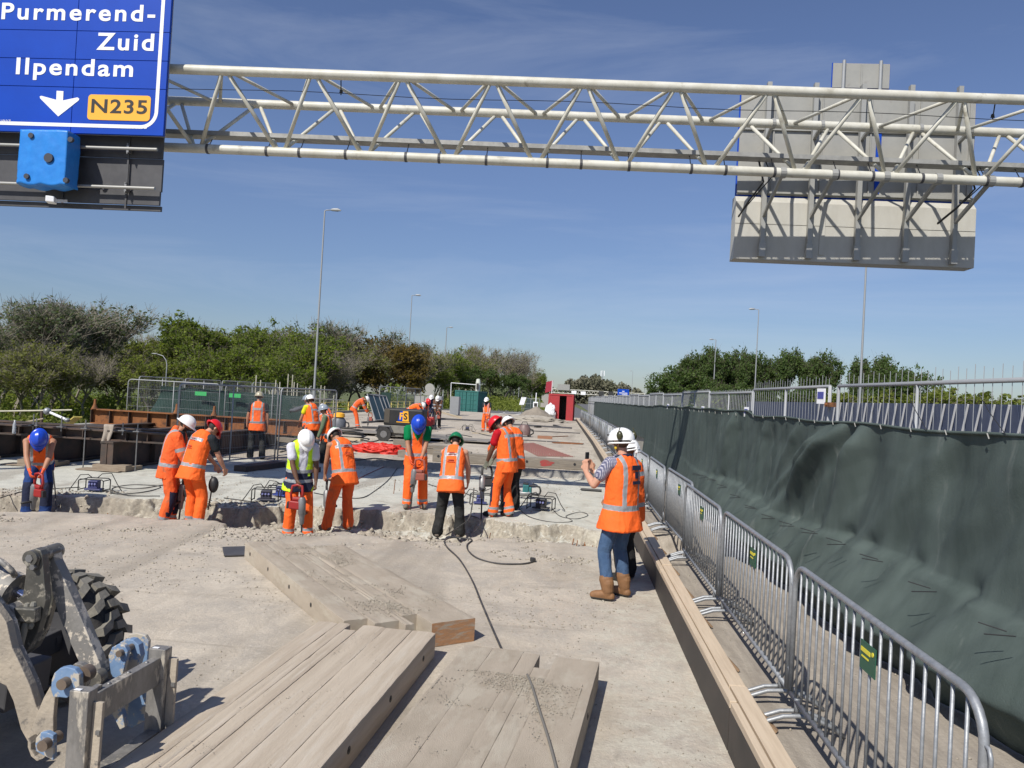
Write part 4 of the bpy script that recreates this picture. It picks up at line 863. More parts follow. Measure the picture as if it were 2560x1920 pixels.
LT = [(-90, 780, 70, ('ash', 0), 'tall sparse tree cut by the left picture edge, outermost'), (55, 722, 72, ('ash', 1), 'tall thin-leaved tree at the far left, its top highest of the left edge'), (140, 745, 76, ('ash', 2), 'thin-leaved tree with umbrella top, second from the left edge'), (100, 752, 80, ('ash', 0), 'thin-leaved tree between the two highest at the far left'), (10, 755, 74, ('ash', 2), 'tall thin-leaved tree with its trunk at the very left edge'), (185, 800, 90, ('ash', 1), 'thin-leaved tree on the right shoulder of the far left group'), (60, 850, 70, ('olive', 2), None), (160, 860, 68, ('olive', 0), None),
      (-20, 800, 85, ('olive', 0), None), (110, 850, 66, ('olive', 1), 'twiggy olive tree standing low before the far left trees'), (200, 838, 92, ('olive', 2), 'rounded olive tree just right of the tall far left trees'),
      (245, 850, 98, ('bare', 0), 'brown twiggy tree left of the pale bare top'), (285, 840, 110, ('olive', 0), None), (340, 822, 100, ('bare', 1), 'leafless pale tree top sticking out over the left wood'), (300, 870, 78, ('olive', 2), None), (215, 880, 70, ('bare', 2), 'low bare tree behind the left end of the steel frame'),
      (370, 850, 90, ('fresh', 0), 'fresh green tree left of the small curved lamp'), (425, 812, 92, ('fresh', 1), 'fresh green tree with a pointed top above the curved lamp'), (480, 838, 88, ('fresh', 2), 'fresh green tree behind the left fence panel'), (460, 880, 74, ('green', 0), None), (390, 890, 72, ('fresh', 1), None),
      (520, 815, 90, ('green', 1), 'green tree left of the two high spiky tops'), (572, 788, 92, ('green', 2), 'high green tree with a spiky top over the middle of the left wood'), (620, 782, 95, ('green', 0), 'highest green tree of the left wood, left of the first lamp'), (670, 822, 90, ('green', 1), 'green tree between the highest top and the first lamp'),
      (720, 815, 88, ('green', 2), 'rich green tree just left of the first lamp pole'), (560, 860, 74, ('green', 1), None), (640, 868, 72, ('green', 2), None), (700, 880, 70, ('green', 0), None), (745, 850, 80, ('green', 1), None),
      (800, 800, 98, ('ash', 0), 'round grey green tree right behind the first lamp pole'), (850, 812, 100, ('ash', 2), 'grey green thin tree right of the first lamp pole'), (880, 850, 92, ('olive', 1), 'twiggy olive tree left of the bronze tree'), (800, 870, 84, ('bare', 0), 'brown bare tree behind the scaffold right end'),
      (925, 846, 98, ('bronze', 0), 'bronze leaved tree, left one of the pair beside the second lamp'), (980, 838, 100, ('bronze', 1), 'bronze leaved tree directly left of the second lamp pole'), (950, 885, 90, ('bronze', 2), 'lower bronze tree behind the tilted panels'), (1005, 868, 96, ('bronze', 0), None),
      (1060, 842, 128, ('ash', 1), 'grey green rounded tree right of the second lamp pole'), (1040, 872, 112, ('olive', 0), 'olive tree right behind the round sign backs'), (1100, 868, 132, ('green', 0), 'green tree left of the third lamp pole'), (1130, 866, 150, ('green', 2), 'green tree between the third and fourth lamp'),
      (1165, 868, 158, ('olive', 2), 'olive tree behind the fourth lamp'), (1200, 862, 170, ('bare', 1), 'broad bare crowned tree above the teal container'), (1235, 866, 176, ('bare', 2), 'bare greyish tree, middle of the three above the road end'), (1265, 868, 182, ('bare', 0), 'bare greyish tree left of the three far lamps'), (1295, 880, 190, ('bare', 1), 'bare greyish tree behind the three far lamps'),
      (1200, 915, 150, ('darkg', 0), 'dark green tree standing low behind the teal container'), (1235, 925, 165, ('green', 1), 'low green tree right of the teal container'), (1275, 930, 175, ('darkg', 1), 'dark green tree low at the road end'), (1325, 922, 205, ('green', 2), 'green tree at the right end of the left row'), (1345, 940, 215, ('darkg', 2), 'dark green tree ending the left row beside the red flag'), (1360, 965, 230, ('darkg', 0), None), (1310, 905, 200, ('bare', 2), None),
      (1090, 915, 118, ('green', 1), None), (1150, 920, 135, ('darkg', 1), None)]
nn_ = [0]
def low(w):
    nn_[0] += 1; return 'low tree number %d counted from the front, filling the %s' % (nn_[0], w) if False else ORD(nn_[0]-1)+' of the low trees filling gaps in the '+w
for q in sorted(LT, key=lambda q: q[0]): tree(q[0], q[1], q[2], q[3], q[4] or low('left wood, from the left'), GL, 1.3 if q[3][0] == 'ash' and q[0] < 250 else 1.15)
nn_[0] = 0
GR = 'trees beyond the right carriageway'
RT = [(1668, 958, 150, ('darkg', 0), 'low dark green tree at the outer left of the right tree group', 1.), (1700, 915, 150, ('darkg', 1), 'sloping dark green tree at the left of the right tree group', 1.), (1722, 894, 152, ('poplar', 0), 'first tall poplar from the left in the right tree group', .72), (1752, 878, 150, ('poplar', 1), 'tall poplar left of the lamp in the right tree group', .72), (1782, 864, 148, ('poplar', 2), 'highest poplar in the right tree group, behind a lamp', .72), (1812, 884, 152, ('poplar', 0), 'tall poplar right of the highest one', .72),
      (1842, 868, 150, ('poplar', 1), 'poplar left of the lamp standing before the right tree group', .66), (1872, 892, 148, ('poplar', 2), 'poplar just left of the tall lamp in the right tree group', .66), (1902, 884, 150, ('poplar', 0), 'thin poplar right of the tall lamp in the right tree group', .8), (1920, 890, 150, ('poplar', 1), 'narrow gappy poplar before the second poplar clump', .7),
      (1972, 868, 146, ('poplar', 2), 'left tall poplar of the second poplar clump', .6), (2004, 890, 146, ('poplar', 0), 'middle poplar of the second poplar clump', .6), (2052, 874, 144, ('poplar', 1), 'right poplar of the second poplar clump', .72), (1940, 968, 140, ('darkg', 2), 'low dark tree filling under the poplars left', 1.), (2020, 962, 138, ('darkg', 1), 'low dark tree filling under the poplars right', 1.), (1860, 958, 140, ('darkg', 0), None, 1.), (1770, 950, 142, ('darkg', 2), None, 1.), (1820, 955, 144, ('darkg', 1), None, 1.),
      (2160, 890, 125, ('poplar', 1), 'tree left of and behind the tall right lamp pole', .66), (2205, 888, 125, ('poplar', 2), 'tree right of the tall right lamp pole', .72), (2268, 907, 120, ('darkg', 1), 'separate rounded tree above the fence top, right of the tall lamp', .75),
      (2120, 985, 95, ('bush', 0), 'yellow green bush behind the mesh left of the tall lamp', 1.), (2200, 975, 95, ('bush', 1), 'yellow green bush directly right of the tall lamp', 1.), (2290, 968, 95, ('bush', 2), 'yellow green bush under the separate tree', 1.), (2360, 985, 88, ('bush', 0), 'yellow green bush second from the right behind the mesh', 1.1), (2420, 982, 86, ('bush', 1), 'dense bush third from the right picture edge', 1.2), (2490, 985, 84, ('bush', 2), 'rounded bush at the right picture edge', 1.2), (2560, 1000, 80, ('bush', 1), 'bush cut by the right picture edge', 1.1)]
for q in RT: tree(q[0], q[1], q[2], q[3], q[4] or low('right tree group, in list order from the left'.replace(', in list order', '')), GR, q[5]*1.1, zb=-3.5 if q[3][0] != 'bush' else -1.5)
# far wood, undergrowth: nobody could count these
def leafcloud(name, n, fn, m, s0, label, cat):
    rg = np.random.RandomState(len(name)+n); c = fn(rg, n); n = len(c)
    a = rg.normal(0, 1, (n, 3)); a /= np.linalg.norm(a, axis=1, keepdims=True); bb = np.cross(a, rg.normal(0, 1, (n, 3))); bb /= np.linalg.norm(bb, axis=1, keepdims=True)
    s = s0*rg.uniform(.5, 1.4, (n, 1)); v = np.concatenate([c-a*s, c+bb*s*.7, c+a*s, c-bb*s*.7], 1).reshape(-1, 3)
    me = bpy.data.meshes.new(name); grid_mesh(me, v, np.arange(4*n).reshape(-1, 4)); me.materials.append(m); o = bpy.data.objects.new(name, me); COL.objects.link(o); return props(o, label, cat, None, 'stuff')
def wood(x0, x1, Y, pts, zb):
    def fn(rg, n):
        px = rg.uniform(x0, x1, n); yt = np.interp(px, [p[0] for p in pts], [p[1] for p in pts])+rg.normal(0, 3, n)+6*np.sin(px*.13)*np.sin(px*.051+1); YY_ = Y+rg.uniform(-15, 25, n)
        X = (px-1425)/1900*YY_; hz = 998+(px-1425)*.055; zt = CAMH+(hz-yt)/1900*YY_; return np.stack([X, YY_, zb+(zt-zb)*rg.uniform(0, 1, n)**.8], 1)
    return fn
wf = mat('far_twigs', (.135, .125, .085), .9, 0, (.09, .10, .05), .05, .8); wf2 = mat('far_green', (.07, .095, .035), .9, 0, (.11, .12, .05), .08, .8)
leafcloud('distant_wood', 26000, wood(1380, 1680, 420, [(1380, 985), (1420, 955), (1455, 944), (1500, 948), (1540, 962), (1580, 975), (1640, 990), (1680, 998)], -5), wf, .75, 'hazy brown wood on the horizon behind the distant sign gantry', 'wood')
leafcloud('distant_wood', 14000, wood(1100, 1420, 330, [(1100, 955), (1420, 985)], -5), wf2, .7, 'far green wood closing the view behind the left tree row', 'wood')
def under(x0, x1, Y0, Y1, zt):
    def fn(rg, n):
        px = rg.uniform(x0, x1, n); Y = rg.uniform(Y0, Y1, n); X = (px-1425)/1900*Y; zb = np.array([terr_z(a, c) for a, c in zip(X, Y)]); return np.stack([X, Y, zb+rg.uniform(0, 1, n)**1.5*zt*(.6+.5*np.sin(X*.7)*np.sin(Y*.4+X*.2))], 1)
    return fn
leafcloud('undergrowth', 60000, under(-200, 1000, 62, 125, 2.6), LG, .17, 'green undergrowth below the left trees', 'undergrowth')
leafcloud('undergrowth', 26000, under(680, 1010, 58, 100, 3.4), LG, .17, 'dense green scrub between scaffold and bronze trees', 'undergrowth')
leafcloud('undergrowth', 22000, under(-200, 800, 60, 110, 3.2), LO, .15, 'brownish scrub below the left trees', 'undergrowth')
leafcloud('undergrowth', 26000, under(950, 1370, 105, 210, 2.2), LY, .18, 'fresh green verge growth beside the far road', 'undergrowth')
leafcloud('undergrowth', 22000, under(1640, 2700, 95, 150, 3.4), LG, .2, 'green undergrowth below the right trees', 'undergrowth')
def verge(rg, n):
    Y = rg.uniform(95, 230, n); s = rg.rand(n); X = -17.5-s*8-np.maximum(0, Y-110)*.03; return np.stack([X, Y, .05+rg.uniform(0, .9, n)], 1)
leafcloud('verge_plants', 9000, verge, LY, .16, 'yellow green plants on the verge left of the far road', 'verge plants')
# ================================================================ PEOPLE
def cloth(name, c, c2=None, rough=.85): return mat(name, c, rough, 0, c2 or tuple(q*.78 for q in c), 5, .7, .25, 45, spec=.2)
ORG = mat('hivis_orange', (1.0, .155, .024), .75, 0, (.84, .125, .02), 4, .7, .15, 50, spec=.25, c3=(.55, .13, .05), sc3=7, lo3=.62, hi3=.78); ORG2 = mat('hivis_orange_worn', (.84, .13, .03), .8, 0, (.66, .12, .035), 5, .8, .15, 50, spec=.2, c3=(.36, .14, .07), sc3=6, lo3=.56, hi3=.72)
YLW = mat('hivis_yellow', (.62, .95, .03), .75, 0, (.5, .82, .03), 4, .5, .12, 50, spec=.25)
REF = mat('reflective_tape', (.33, .345, .36), .45, .1, (.26, .275, .29), 12, .5); NAVY = cloth('navy', (.022, .027, .055)); BLK = cloth('work_black', (.02, .021, .021), (.05, .05, .047)); BLUEW = cloth('work_blue', (.02, .05, .17), (.015, .03, .10))
JEAN = mat('denim', (.04, .085, .17), .9, 0, (.07, .125, .22), 6, .8, .25, 70, c3=(.03, .055, .12), sc3=9, lo3=.56, hi3=.7); TAN = mat('boot_leather', (.24, .12, .05), .7, 0, (.16, .08, .035), 9, .8); BOOTG = mat('boot_grey', (.17, .14, .11), .85, 0, (.1, .085, .07), 9, .8); SOLE = mat('sole', (.06, .055, .05), .8)
WSH = cloth('shirt_white', (.62, .62, .68)); GSH = cloth('shirt_green', (.0, .19, .06)); RSH = cloth('shirt_red', (.5, .01, .02)); DSH = cloth('shirt_dark', (.025, .03, .035)); OLV = cloth('shirt_olive', (.13, .17, .10)); YSH = cloth('shirt_yellow', (.75, .72, .02)); GRYS = cloth('shirt_grey', (.10, .105, .12)); BRN = cloth('brown_cloth', (.13, .07, .045))
def checks():
    M = bpy.data.materials.new('shirt_checked'); M.use_nodes = True; t = M.node_tree; b = t.nodes['Principled BSDF']; b.inputs['Roughness'].default_value = .85
    tcn = t.nodes.new('ShaderNodeTexCoord'); w = []
    for d in ('X', 'Z'):
        n = t.nodes.new('ShaderNodeTexWave'); n.bands_direction = d; n.inputs['Scale'].default_value = 22; t.links.new(tcn.outputs['Object'], n.inputs['Vector']); w.append(n.outputs[1])
    mm = t.nodes.new('ShaderNodeMath'); mm.operation = 'MULTIPLY'; t.links.new(w[0], mm.inputs[0]); t.links.new(w[1], mm.inputs[1])
    x = t.nodes.new('ShaderNodeMix'); x.data_type = 'RGBA'; t.links.new(mm.outputs[0], x.inputs[0]); x.inputs[6].default_value = (.06, .065, .14, 1); x.inputs[7].default_value = (.75, .72, .75, 1); t.links.new(x.outputs[2], b.inputs['Base Color']); return M
CHK = checks()
def skin(name, c): return mat(name, c, .55, 0, tuple(q*.85 for q in c), 12, .6, spec=.35)
SK1 = skin('skin_light', (.56, .30, .20)); SK2 = skin('skin_tan', (.40, .20, .12)); SK3 = skin('skin_brown', (.13, .065, .04)); HAIR = mat('hair_dark', (.02, .014, .01), .7); HAIRB = mat('hair_brown', (.09, .05, .025), .7)
GLO = mat('glove_orange', (.9, .12, .03), .7, 0, (.6, .08, .03), 14, .6); GLG = mat('glove_grey', (.17, .18, .14), .8); 
def hel(name, c): return mat(name, c, .28, 0, tuple(q*.88 for q in c), 14, .5, spec=.6)
HW = hel('helmet_white', (.82, .82, .80)); HR = hel('helmet_red', (.65, .015, .02)); HB = hel('helmet_blue', (.01, .06, .5)); HG = hel('helmet_green', (.01, .17, .07)); HGY = hel('helmet_grey', (.27, .31, .36)); HK = hel('helmet_khaki', (.42, .38, .27)); HGS = hel('helmet_stripe', (.0, .3, .12))
def unit(v): v = np.array(v, float); return v/np.linalg.norm(v)
def remesh(b, name, vox, smooth=3, fac=.5):
    me = b.mesh('tmp'); o = bpy.data.objects.new('tmp', me); COL.objects.link(o)
    bm = bmesh.new(); bm.from_mesh(me); bmesh.ops.recalc_face_normals(bm, faces=bm.faces); bm.to_mesh(me); bm.free()
    m_ = o.modifiers.new('r', 'REMESH'); m_.mode = 'VOXEL'; m_.voxel_size = vox; m_.use_smooth_shade = True
    s_ = o.modifiers.new('s', 'SMOOTH'); s_.factor = fac; s_.iterations = smooth
    dg = bpy.context.evaluated_depsgraph_get(); out = bpy.data.meshes.new_from_object(o.evaluated_get(dg)); bpy.data.objects.remove(o); bpy.data.meshes.remove(me); out.name = name; return out
def vcos(me): c = np.zeros(len(me.vertices)*3); me.vertices.foreach_get('co', c); return c.reshape(-1, 3)
def fcen(me): c = np.zeros(len(me.polygons)*3); me.polygons.foreach_get('center', c); return c.reshape(-1, 3)
def wrinkle(me, amp, sc, seed, stretch=(1, 1, .55)):
    c = vcos(me); n = np.zeros(len(me.vertices)*3); me.vertices.foreach_get('normal', n); n = n.reshape(-1, 3)
    q = c*np.array(stretch)*sc; w = fbm(q+fbm(q*.7, seed+3)[:, None]*1.4, seed, 3); w = 1-np.abs(w-.5)*4
    w2 = fbm(c*3.1, seed+9, 2)-.5
    c = c+n*(w*amp+w2*amp*1.6)[:, None]; me.vertices.foreach_set('co', c.ravel()); me.update()
def pobj(name, me, mats, parent):
    mi = np.zeros(len(me.polygons), dtype=np.int32); me.polygons.foreach_get('material_index', mi)
    me.materials.clear()
    for q in mats: me.materials.append(q)
    me.polygons.foreach_set('material_index', mi)
    me.polygons.foreach_set('use_smooth', [True]*len(me.polygons)); o = bpy.data.objects.new(name, me); COL.objects.link(o); o.parent = parent; return o
def ik(a, t, l1, l2, hint):
    a, t = np.array(a, float), np.array(t, float); d = t-a; L_ = np.linalg.norm(d); m_ = (l1+l2)*.995
    if L_ > m_: d *= m_/L_; L_ = m_; t = a+d
    u = d/L_; x = (l1*l1-l2*l2+L_*L_)/(2*L_); h = math.sqrt(max(0, l1*l1-x*x)); hv = np.array(hint, float); hv -= u*(hv@u); hv /= np.linalg.norm(hv)+1e-9
    return a+u*x+hv*h, t
def helmet(parent, hc, up, fw, rt, m, style='std', trim=None):
    M = np.stack([rt, fw, up], 1); b = MB(); n, k = 26, 9; P = []
    for i in range(k+1):
        t_ = (math.pi/2)*i/k
        for j in range(n):
            a = 2*math.pi*j/n; q = V3(.118*math.cos(t_)*math.cos(a), .142*math.cos(t_)*math.sin(a), .125*math.sin(t_)**.92)*(1.13 if style == 'climb' else 1)
            if style != 'climb': q[2] += .012*math.exp(-(q[0]/.022)**2)*(math.sin(t_) > .35)+.006*math.exp(-((abs(q[0])-.05)/.012)**2)*(math.sin(t_) > .3)
            P.append(hc+M @ (q+V3(0, .005, .025)))
    F = [(i*n+j, i*n+(j+1) % n, (i+1)*n+(j+1) % n, (i+1)*n+j) for i in range(k) for j in range(n)]
    # brim
    st = len(P)
    for rr, dz in ((1.0, -.0), (1.13, -.008), (1.14, -.016), (1.0, -.02)):
        for j in range(n):
            a = 2*math.pi*j/n; pk = 1+(.28 if style != 'climb' else .05)*max(0, math.sin(a))**3*(rr > 1.05)+(.06*max(0, -math.sin(a))**2)*(rr > 1.05)
            q = V3(.118*rr*(.98 if style == 'climb' else 1)*math.cos(a), .142*rr*(.98 if style == 'climb' else 1)*pk*math.sin(a), .025+dz-(.018 if style == 'climb' else 0)-(.014*max(0, math.sin(a))**3)*(rr > 1.05)); q[1] += .005; P.append(hc+M @ q)
    for r_ in range(3): F += [(st+r_*n+j, st+(r_+1)*n+j, st+(r_+1)*n+(j+1) % n, st+r_*n+(j+1) % n) for j in range(n)]
    b.add(P, F); h = b.build('helmet', m, parent, smooth=True)
    if trim:
        b = MB(); pts = [hc+M @ V3(.0, .005+.144*math.cos(a), .027+.134*math.sin(a)) for a in np.linspace(.35, 2.8, 14)]
        for i in range(len(pts)-1): b.bar(pts[i], pts[i+1], .045, .008, up=pts[i]-hc)
        b.build('helmet_stripe', trim, h)
    return h
def muffs(parent, hc, up, fw, rt, m, raise_=.02, back=.0):
    for s in (-1, 1):
        c = hc+rt*s*.118+up*raise_+fw*back; b = MB(); M = np.stack([fw, up, rt*s], 1); b.ell(c, (.038, .052, .032), M=M, n=12, k=8); b.path([c+rt*s*.02, c+up*.05+rt*s*.012, c+up*.085-rt*s*.01], .006, 5); b.build('ear_muff', m, parent, smooth=True)
def person(label, X, Y, Z, face, top=ORG, bot=ORG, helm=HW, skinm=SK2, sc=1., lean=.1, sl=0., curve=.1, head=.3, hyaw=0., drop=0., hands=None, feet=None, shirt=DSH, sleeves='short', vest=True, gloves=None, boots=BOOTG, knee=None, anklebands=True, vox=.0078, style='std', muff=None, trim=None, hair=HAIR, beard=False, backtxt=None, vstyle='I', open_=False, hip_y=None, tails=0., footyaw=(.18, -.18), belt=None, grp='construction workers in high visibility clothing', fingers=True, upper2=None, headroll=0.):
    root = thing('person', label, 'person', (X, Y, Z), -R(face), grp); root.scale = (sc, sc, sc)
    seed = int(abs(X*37+Y*11)) % 97
    hz = .955-drop; hy = (-math.sin(lean)*.16 if hip_y is None else hip_y); P = V3(0, hy, hz)
    def u(t_): return unit((math.sin(sl), math.sin(t_), math.cos(t_)))
    u1, u2, u3, u4 = u(lean*.7), u(lean), u(lean+curve*.6), u(lean+curve)
    S1 = P+.20*u1; S2 = S1+.17*u2; C = S2+.13*u3; N = C+.10*u4
    th = lean+curve*.8+head; hu = unit((math.sin(sl)+math.sin(headroll), math.sin(th), math.cos(th))); hf = unit(np.cross(hu, np.cross(V3(math.sin(hyaw), math.cos(hyaw), 0), hu))); hr = np.cross(hf, hu); hf = np.cross(hu, hr)
    HC = N+.135*hu+.015*hf
    fr = lambda uu: (lambda r_: (r_, np.cross(uu, r_)))(unit(np.cross(V3(0, 1, 0) if abs(uu[1]) < .98 else V3(0, 0, -1), uu)))
    frames = []
    for c, uu in ((P, u1), (S1, u2), (S2, u3), (C, u4), (N, u4)): r_, f_ = fr(uu); frames.append((c, uu, r_, f_))
    rC, fC = frames[3][2], frames[3][3]
    SH = {s: C+rC*s*.185+u4*.015+fC*.0 for s in (-1, 1)}
    hands = hands or {-1: (-.27, .06, .80), 1: (.27, .06, .80)}
    EL, WR = {}, {}
    for s in (-1, 1):
        t_ = np.array(hands[s][:3], float); S_ = SH[s]+unit(t_-SH[s])*.0+fC*.03*(t_[1] > .2); hint = hands[s][3:6] if len(hands[s]) > 3 else (s*.75, -.55, -.2)
        SH[s] = S_; EL[s], WR[s] = ik(S_, t_, .29, .255, hint)
    feet = feet or {-1: (-.13, 0.), 1: (.13, .03)}
    HP = {s: P+frames[0][2]*s*.095-u1*.02 for s in (-1, 1)}; AN = {}; KN = {}
    for s in (-1, 1):
        a = V3(feet[s][0], feet[s][1], .095+(feet[s][2] if len(feet[s]) > 2 else 0)); KN[s], AN[s] = ik(HP[s], a, .435, .425, (s*.15, 1, 0))
    # ---- body: one continuous skin surface
    b = MB(); L4 = lambda fs, dims, n=18: b.loft([(fs[i][0]+fs[i][1]*dims[i][2], fs[i][2], fs[i][3], dims[i][0], dims[i][1]) for i in range(len(fs))], n)
    L4([frames[0], frames[0], frames[1], frames[2], frames[3], frames[3], frames[4]], [(.13, .09, -.08), (.16, .105, 0), (.14, .095, 0), (.155, .105, 0), (.155, .10, -.02), (.11, .075, .05), (.055, .055, -.01)])
    b.cap(N-u4*.03, HC-hu*.05, .057, .053)
    Mh = np.stack([hr, hf, hu], 1)
    b.ell(HC+hu*.03-hf*.008, (.075, .094, .092), M=Mh, n=18, k=12); b.ell(HC-hu*.035+hf*.022, (.058, .068, .075), M=Mh, n=16, k=10); b.cap(HC-hu*.078+hf*.058, HC-hu*.083+hf*.062, .024, .02)
    b.cap(HC+hu*.018+hf*.088, HC-hu*.018+hf*.106, .010, .014); b.cap(HC-hu*.018+hf*.098-hr*.012, HC-hu*.018+hf*.098+hr*.012, .009, .009)
    b.cap(HC-hu*.05+hf*.084-hr*.02, HC-hu*.05+hf*.084+hr*.02, .009, .009); b.cap(HC+hu*.03+hf*.082-hr*.035, HC+hu*.03+hf*.082+hr*.035, .011, .011)
    for s in (-1, 1): b.ell(HC+hr*s*.078-hu*.005-hf*.008, (.010, .019, .031), M=Mh, n=10, k=8)
    HD = {}
    for s in (-1, 1):
        b.cap(C+rC*s*.12, SH[s], .06, .056); b.cap(SH[s], EL[s], .052, .041); b.cap(EL[s], EL[s]*.65+WR[s]*.35, .042, .043); b.cap(EL[s]*.65+WR[s]*.35, WR[s], .043, .027)
        if len(hands[s]) > 6: dd = unit(hands[s][6:9])
        else: dd = unit(unit(WR[s]-EL[s])*.6+V3(-s*.15, .25, -.6))
        side = unit(np.cross(dd, V3(s, 0, .2))); nrm = unit(np.cross(side, dd)); thd = unit(V3(-s, .6, 0)+dd*.2)
        pe = WR[s]+dd*.085
        for k_, w_ in enumerate((-.028, -.009, .010, .028)):
            b.cap(WR[s]+dd*.015+side*w_*.7, pe+side*w_, .019, .0135)
            if fingers:
                ln = (.068, .078, .072, .058)[k_]; p1 = pe+side*w_*1.15+dd*ln*.45+(-nrm*s*.010); p2 = p1+unit(dd*.45-V3(s, 0, 0)*.8)*ln*.4; p3 = p2+unit(-dd*.3-V3(s, 0, 0)*.9)*ln*.3
                b.cap(pe+side*w_, p1, .0118, .0105, 8); b.cap(p1, p2, .0105, .0095, 8); b.cap(p2, p3, .0095, .0082, 8)
        tb = WR[s]+dd*.03-side*.025; t1 = tb+unit(-side*.8+dd*.6)*.04; t2 = t1+unit(-side*.1+dd*.8-V3(s, 0, 0)*.5)*.032
        b.cap(tb, t1, .0155, .0125, 8); b.cap(t1, t2, .0125, .0095, 8); HD[s] = pe
        b.cap(HP[s], KN[s], .08, .055); b.cap(KN[s], AN[s], .055, .038)
        b.cap(AN[s], AN[s]+V3(math.sin(footyaw[0] if s < 0 else -footyaw[1])*0+.0, .12, -.06), .036, .03)
    me = remesh(b, 'body', vox*.95, 2); c = fcen(me); mi = np.zeros(len(c), dtype=np.int32)
    rel = c-HC; lx, ly, lz = rel @ hr, rel @ hf, rel @ hu
    near = np.linalg.norm(rel, axis=1) < .17
    mi[near & ((lz > .055) | ((ly < -.005-.0*lz) & (lz > -.055) & (np.abs(lx) < .085) & ~((np.abs(lx) > .066) & (ly > -.03))))] = 1
    if beard: mi[near & (ly > .02) & (lz < -.028)] = 1
    for s in (-1, 1):
        if gloves is not None: mi[(np.linalg.norm(c-(WR[s]+(HD[s]-WR[s])*.5), axis=1) < .135) & (((c-WR[s]) @ unit(HD[s]-WR[s])) > -.03)] = 2
    me.polygons.foreach_set('material_index', mi); pobj('body', me, [skinm, hair, gloves or skinm], root)
    # ---- trousers
    b = MB(); b.loft([(P+u1*.06, frames[0][2], frames[0][3], .165, .118), (P, frames[0][2], frames[0][3], .178, .128), (P-u1*.08, frames[0][2], frames[0][3], .172, .13), (P-u1*.14, frames[0][2], frames[0][3], .12, .10)], 20)
    for s in (-1, 1):
        b.cap(HP[s], KN[s], .108 if boots is not TAN else .098, .083 if boots is not TAN else .068, 14); b.cap(KN[s], AN[s]+V3(0, 0, .03) if boots is not TAN else AN[s]*.62+KN[s]*.38, .083 if boots is not TAN else .068, .082 if boots is not TAN else .062, 14); b.cap(AN[s]+V3(0, 0, .04), AN[s]+V3(0, .01, -.0), .084, .088, 14) if boots is not TAN else None
    me = remesh(b, 'trousers', vox*1.15, 3); wrinkle(me, .011, 9, seed); c = fcen(me); mi = np.zeros(len(c), dtype=np.int32)
    for s in (-1, 1):
        dist = np.linalg.norm(c-(KN[s]+AN[s])/2, axis=1); a_ = KN[s]-AN[s]; t_ = ((c-AN[s]) @ a_)/(a_ @ a_); mine = (np.linalg.norm(c-AN[s]-np.clip(t_, -.3, 1)[:, None]*a_, axis=1) < .125) & (c[:, 0]*1 > -99)
        other = np.linalg.norm(c-AN[-s]-np.clip(((c-AN[-s]) @ (KN[-s]-AN[-s]))/((KN[-s]-AN[-s]) @ (KN[-s]-AN[-s])), -.3, 1)[:, None]*(KN[-s]-AN[-s]), axis=1); mine &= np.linalg.norm(c-AN[s]-np.clip(t_, -.3, 1)[:, None]*a_, axis=1) <= other
        if anklebands: mi[mine & (((t_ > .10) & (t_ < .21)))] = 1; mi[mine & (((t_ > -.14) & (t_ < -.02)))] = 1
        if knee is not None: mi[mine & (t_ > .42) & (t_ < 1.18) & (c[:, 1] > (AN[s]+a_*.8)[1]+.012)] = 2; mi[mine & (t_ > .25) & (t_ <= .42) & (c[:, 1] > (AN[s]+a_*.3)[1]+.02)] = 2
    if belt is not None: mi[((c-P) @ u1 > .03)] = 3; mi[((c-P) @ u1 > -.10) & ((c-P) @ u1 < .0) & (np.abs(c[:, 0]) > .04) & ((c-P) @ frames[0][3] < -.07)] = 3
    me.polygons.foreach_set('material_index', mi); pobj('trousers', me, [bot, REF, knee or bot, belt or bot], root)
    # ---- boots
    for s in (-1, 1):
        b = MB(); ya = footyaw[0] if s < 0 else footyaw[1]; fd = V3(-math.sin(ya), math.cos(ya), 0); A = AN[s]; zf = A[2]-.095
        b.cap(A+V3(0, 0, .09 if boots is TAN else .02), A-V3(0, 0, .02), .066 if boots is TAN else .055, .055); b.cap(A*V3(1, 1, 0)+V3(0, 0, zf+.048)-fd*.035, A*V3(1, 1, 0)+V3(0, 0, zf+.042)+fd*.15, .046, .044, 14); b.cap(A-V3(0, 0, .03)+fd*.02, A*V3(1, 1, 0)+V3(0, 0, zf+.05)+fd*.13, .05, .045, 14)
        if boots is TAN: b.cap(A*.62+KN[s]*.38+V3(0, 0, -.03), A+V3(0, 0, .02), .078, .064, 14)
        me = remesh(b, 'boot', vox, 2); cc = vcos(me); cc[:, 2] = np.maximum(cc[:, 2], zf+.003); me.vertices.foreach_set('co', cc.ravel()); c = fcen(me); mi = (c[:, 2] < zf+.028).astype(np.int32); me.polygons.foreach_set('material_index', mi); pobj('boot', me, [boots, SOLE], root)
    # ---- shirt
    b = MB(); k_ = {'short': .55, 'long': 1, 'none': 0}[sleeves]
    if k_ >= 0:
        b.loft([(c_+uu*o_, r_, f_, w_, d_) for (c_, uu, r_, f_), (w_, d_, o_) in zip([frames[0], frames[1], frames[2], frames[3], frames[3], frames[4]], [(.168, .118, 0), (.158, .112, 0), (.168, .118, 0), (.166, .112, -.02), (.12, .088, .05), (.068, .07, .0)])], 20)
        for s in (-1, 1):
            if k_ == 0: continue
            b.cap(C+rC*s*.11, SH[s], .074, .071, 14)
            if k_ < 1: b.cap(SH[s], SH[s]*(1-k_)+EL[s]*k_, .070, .070, 14)
            else: b.cap(SH[s], EL[s], .069, .058, 14); b.cap(EL[s], WR[s], .058, .045, 14)
        jk = sleeves == 'long' and not vest
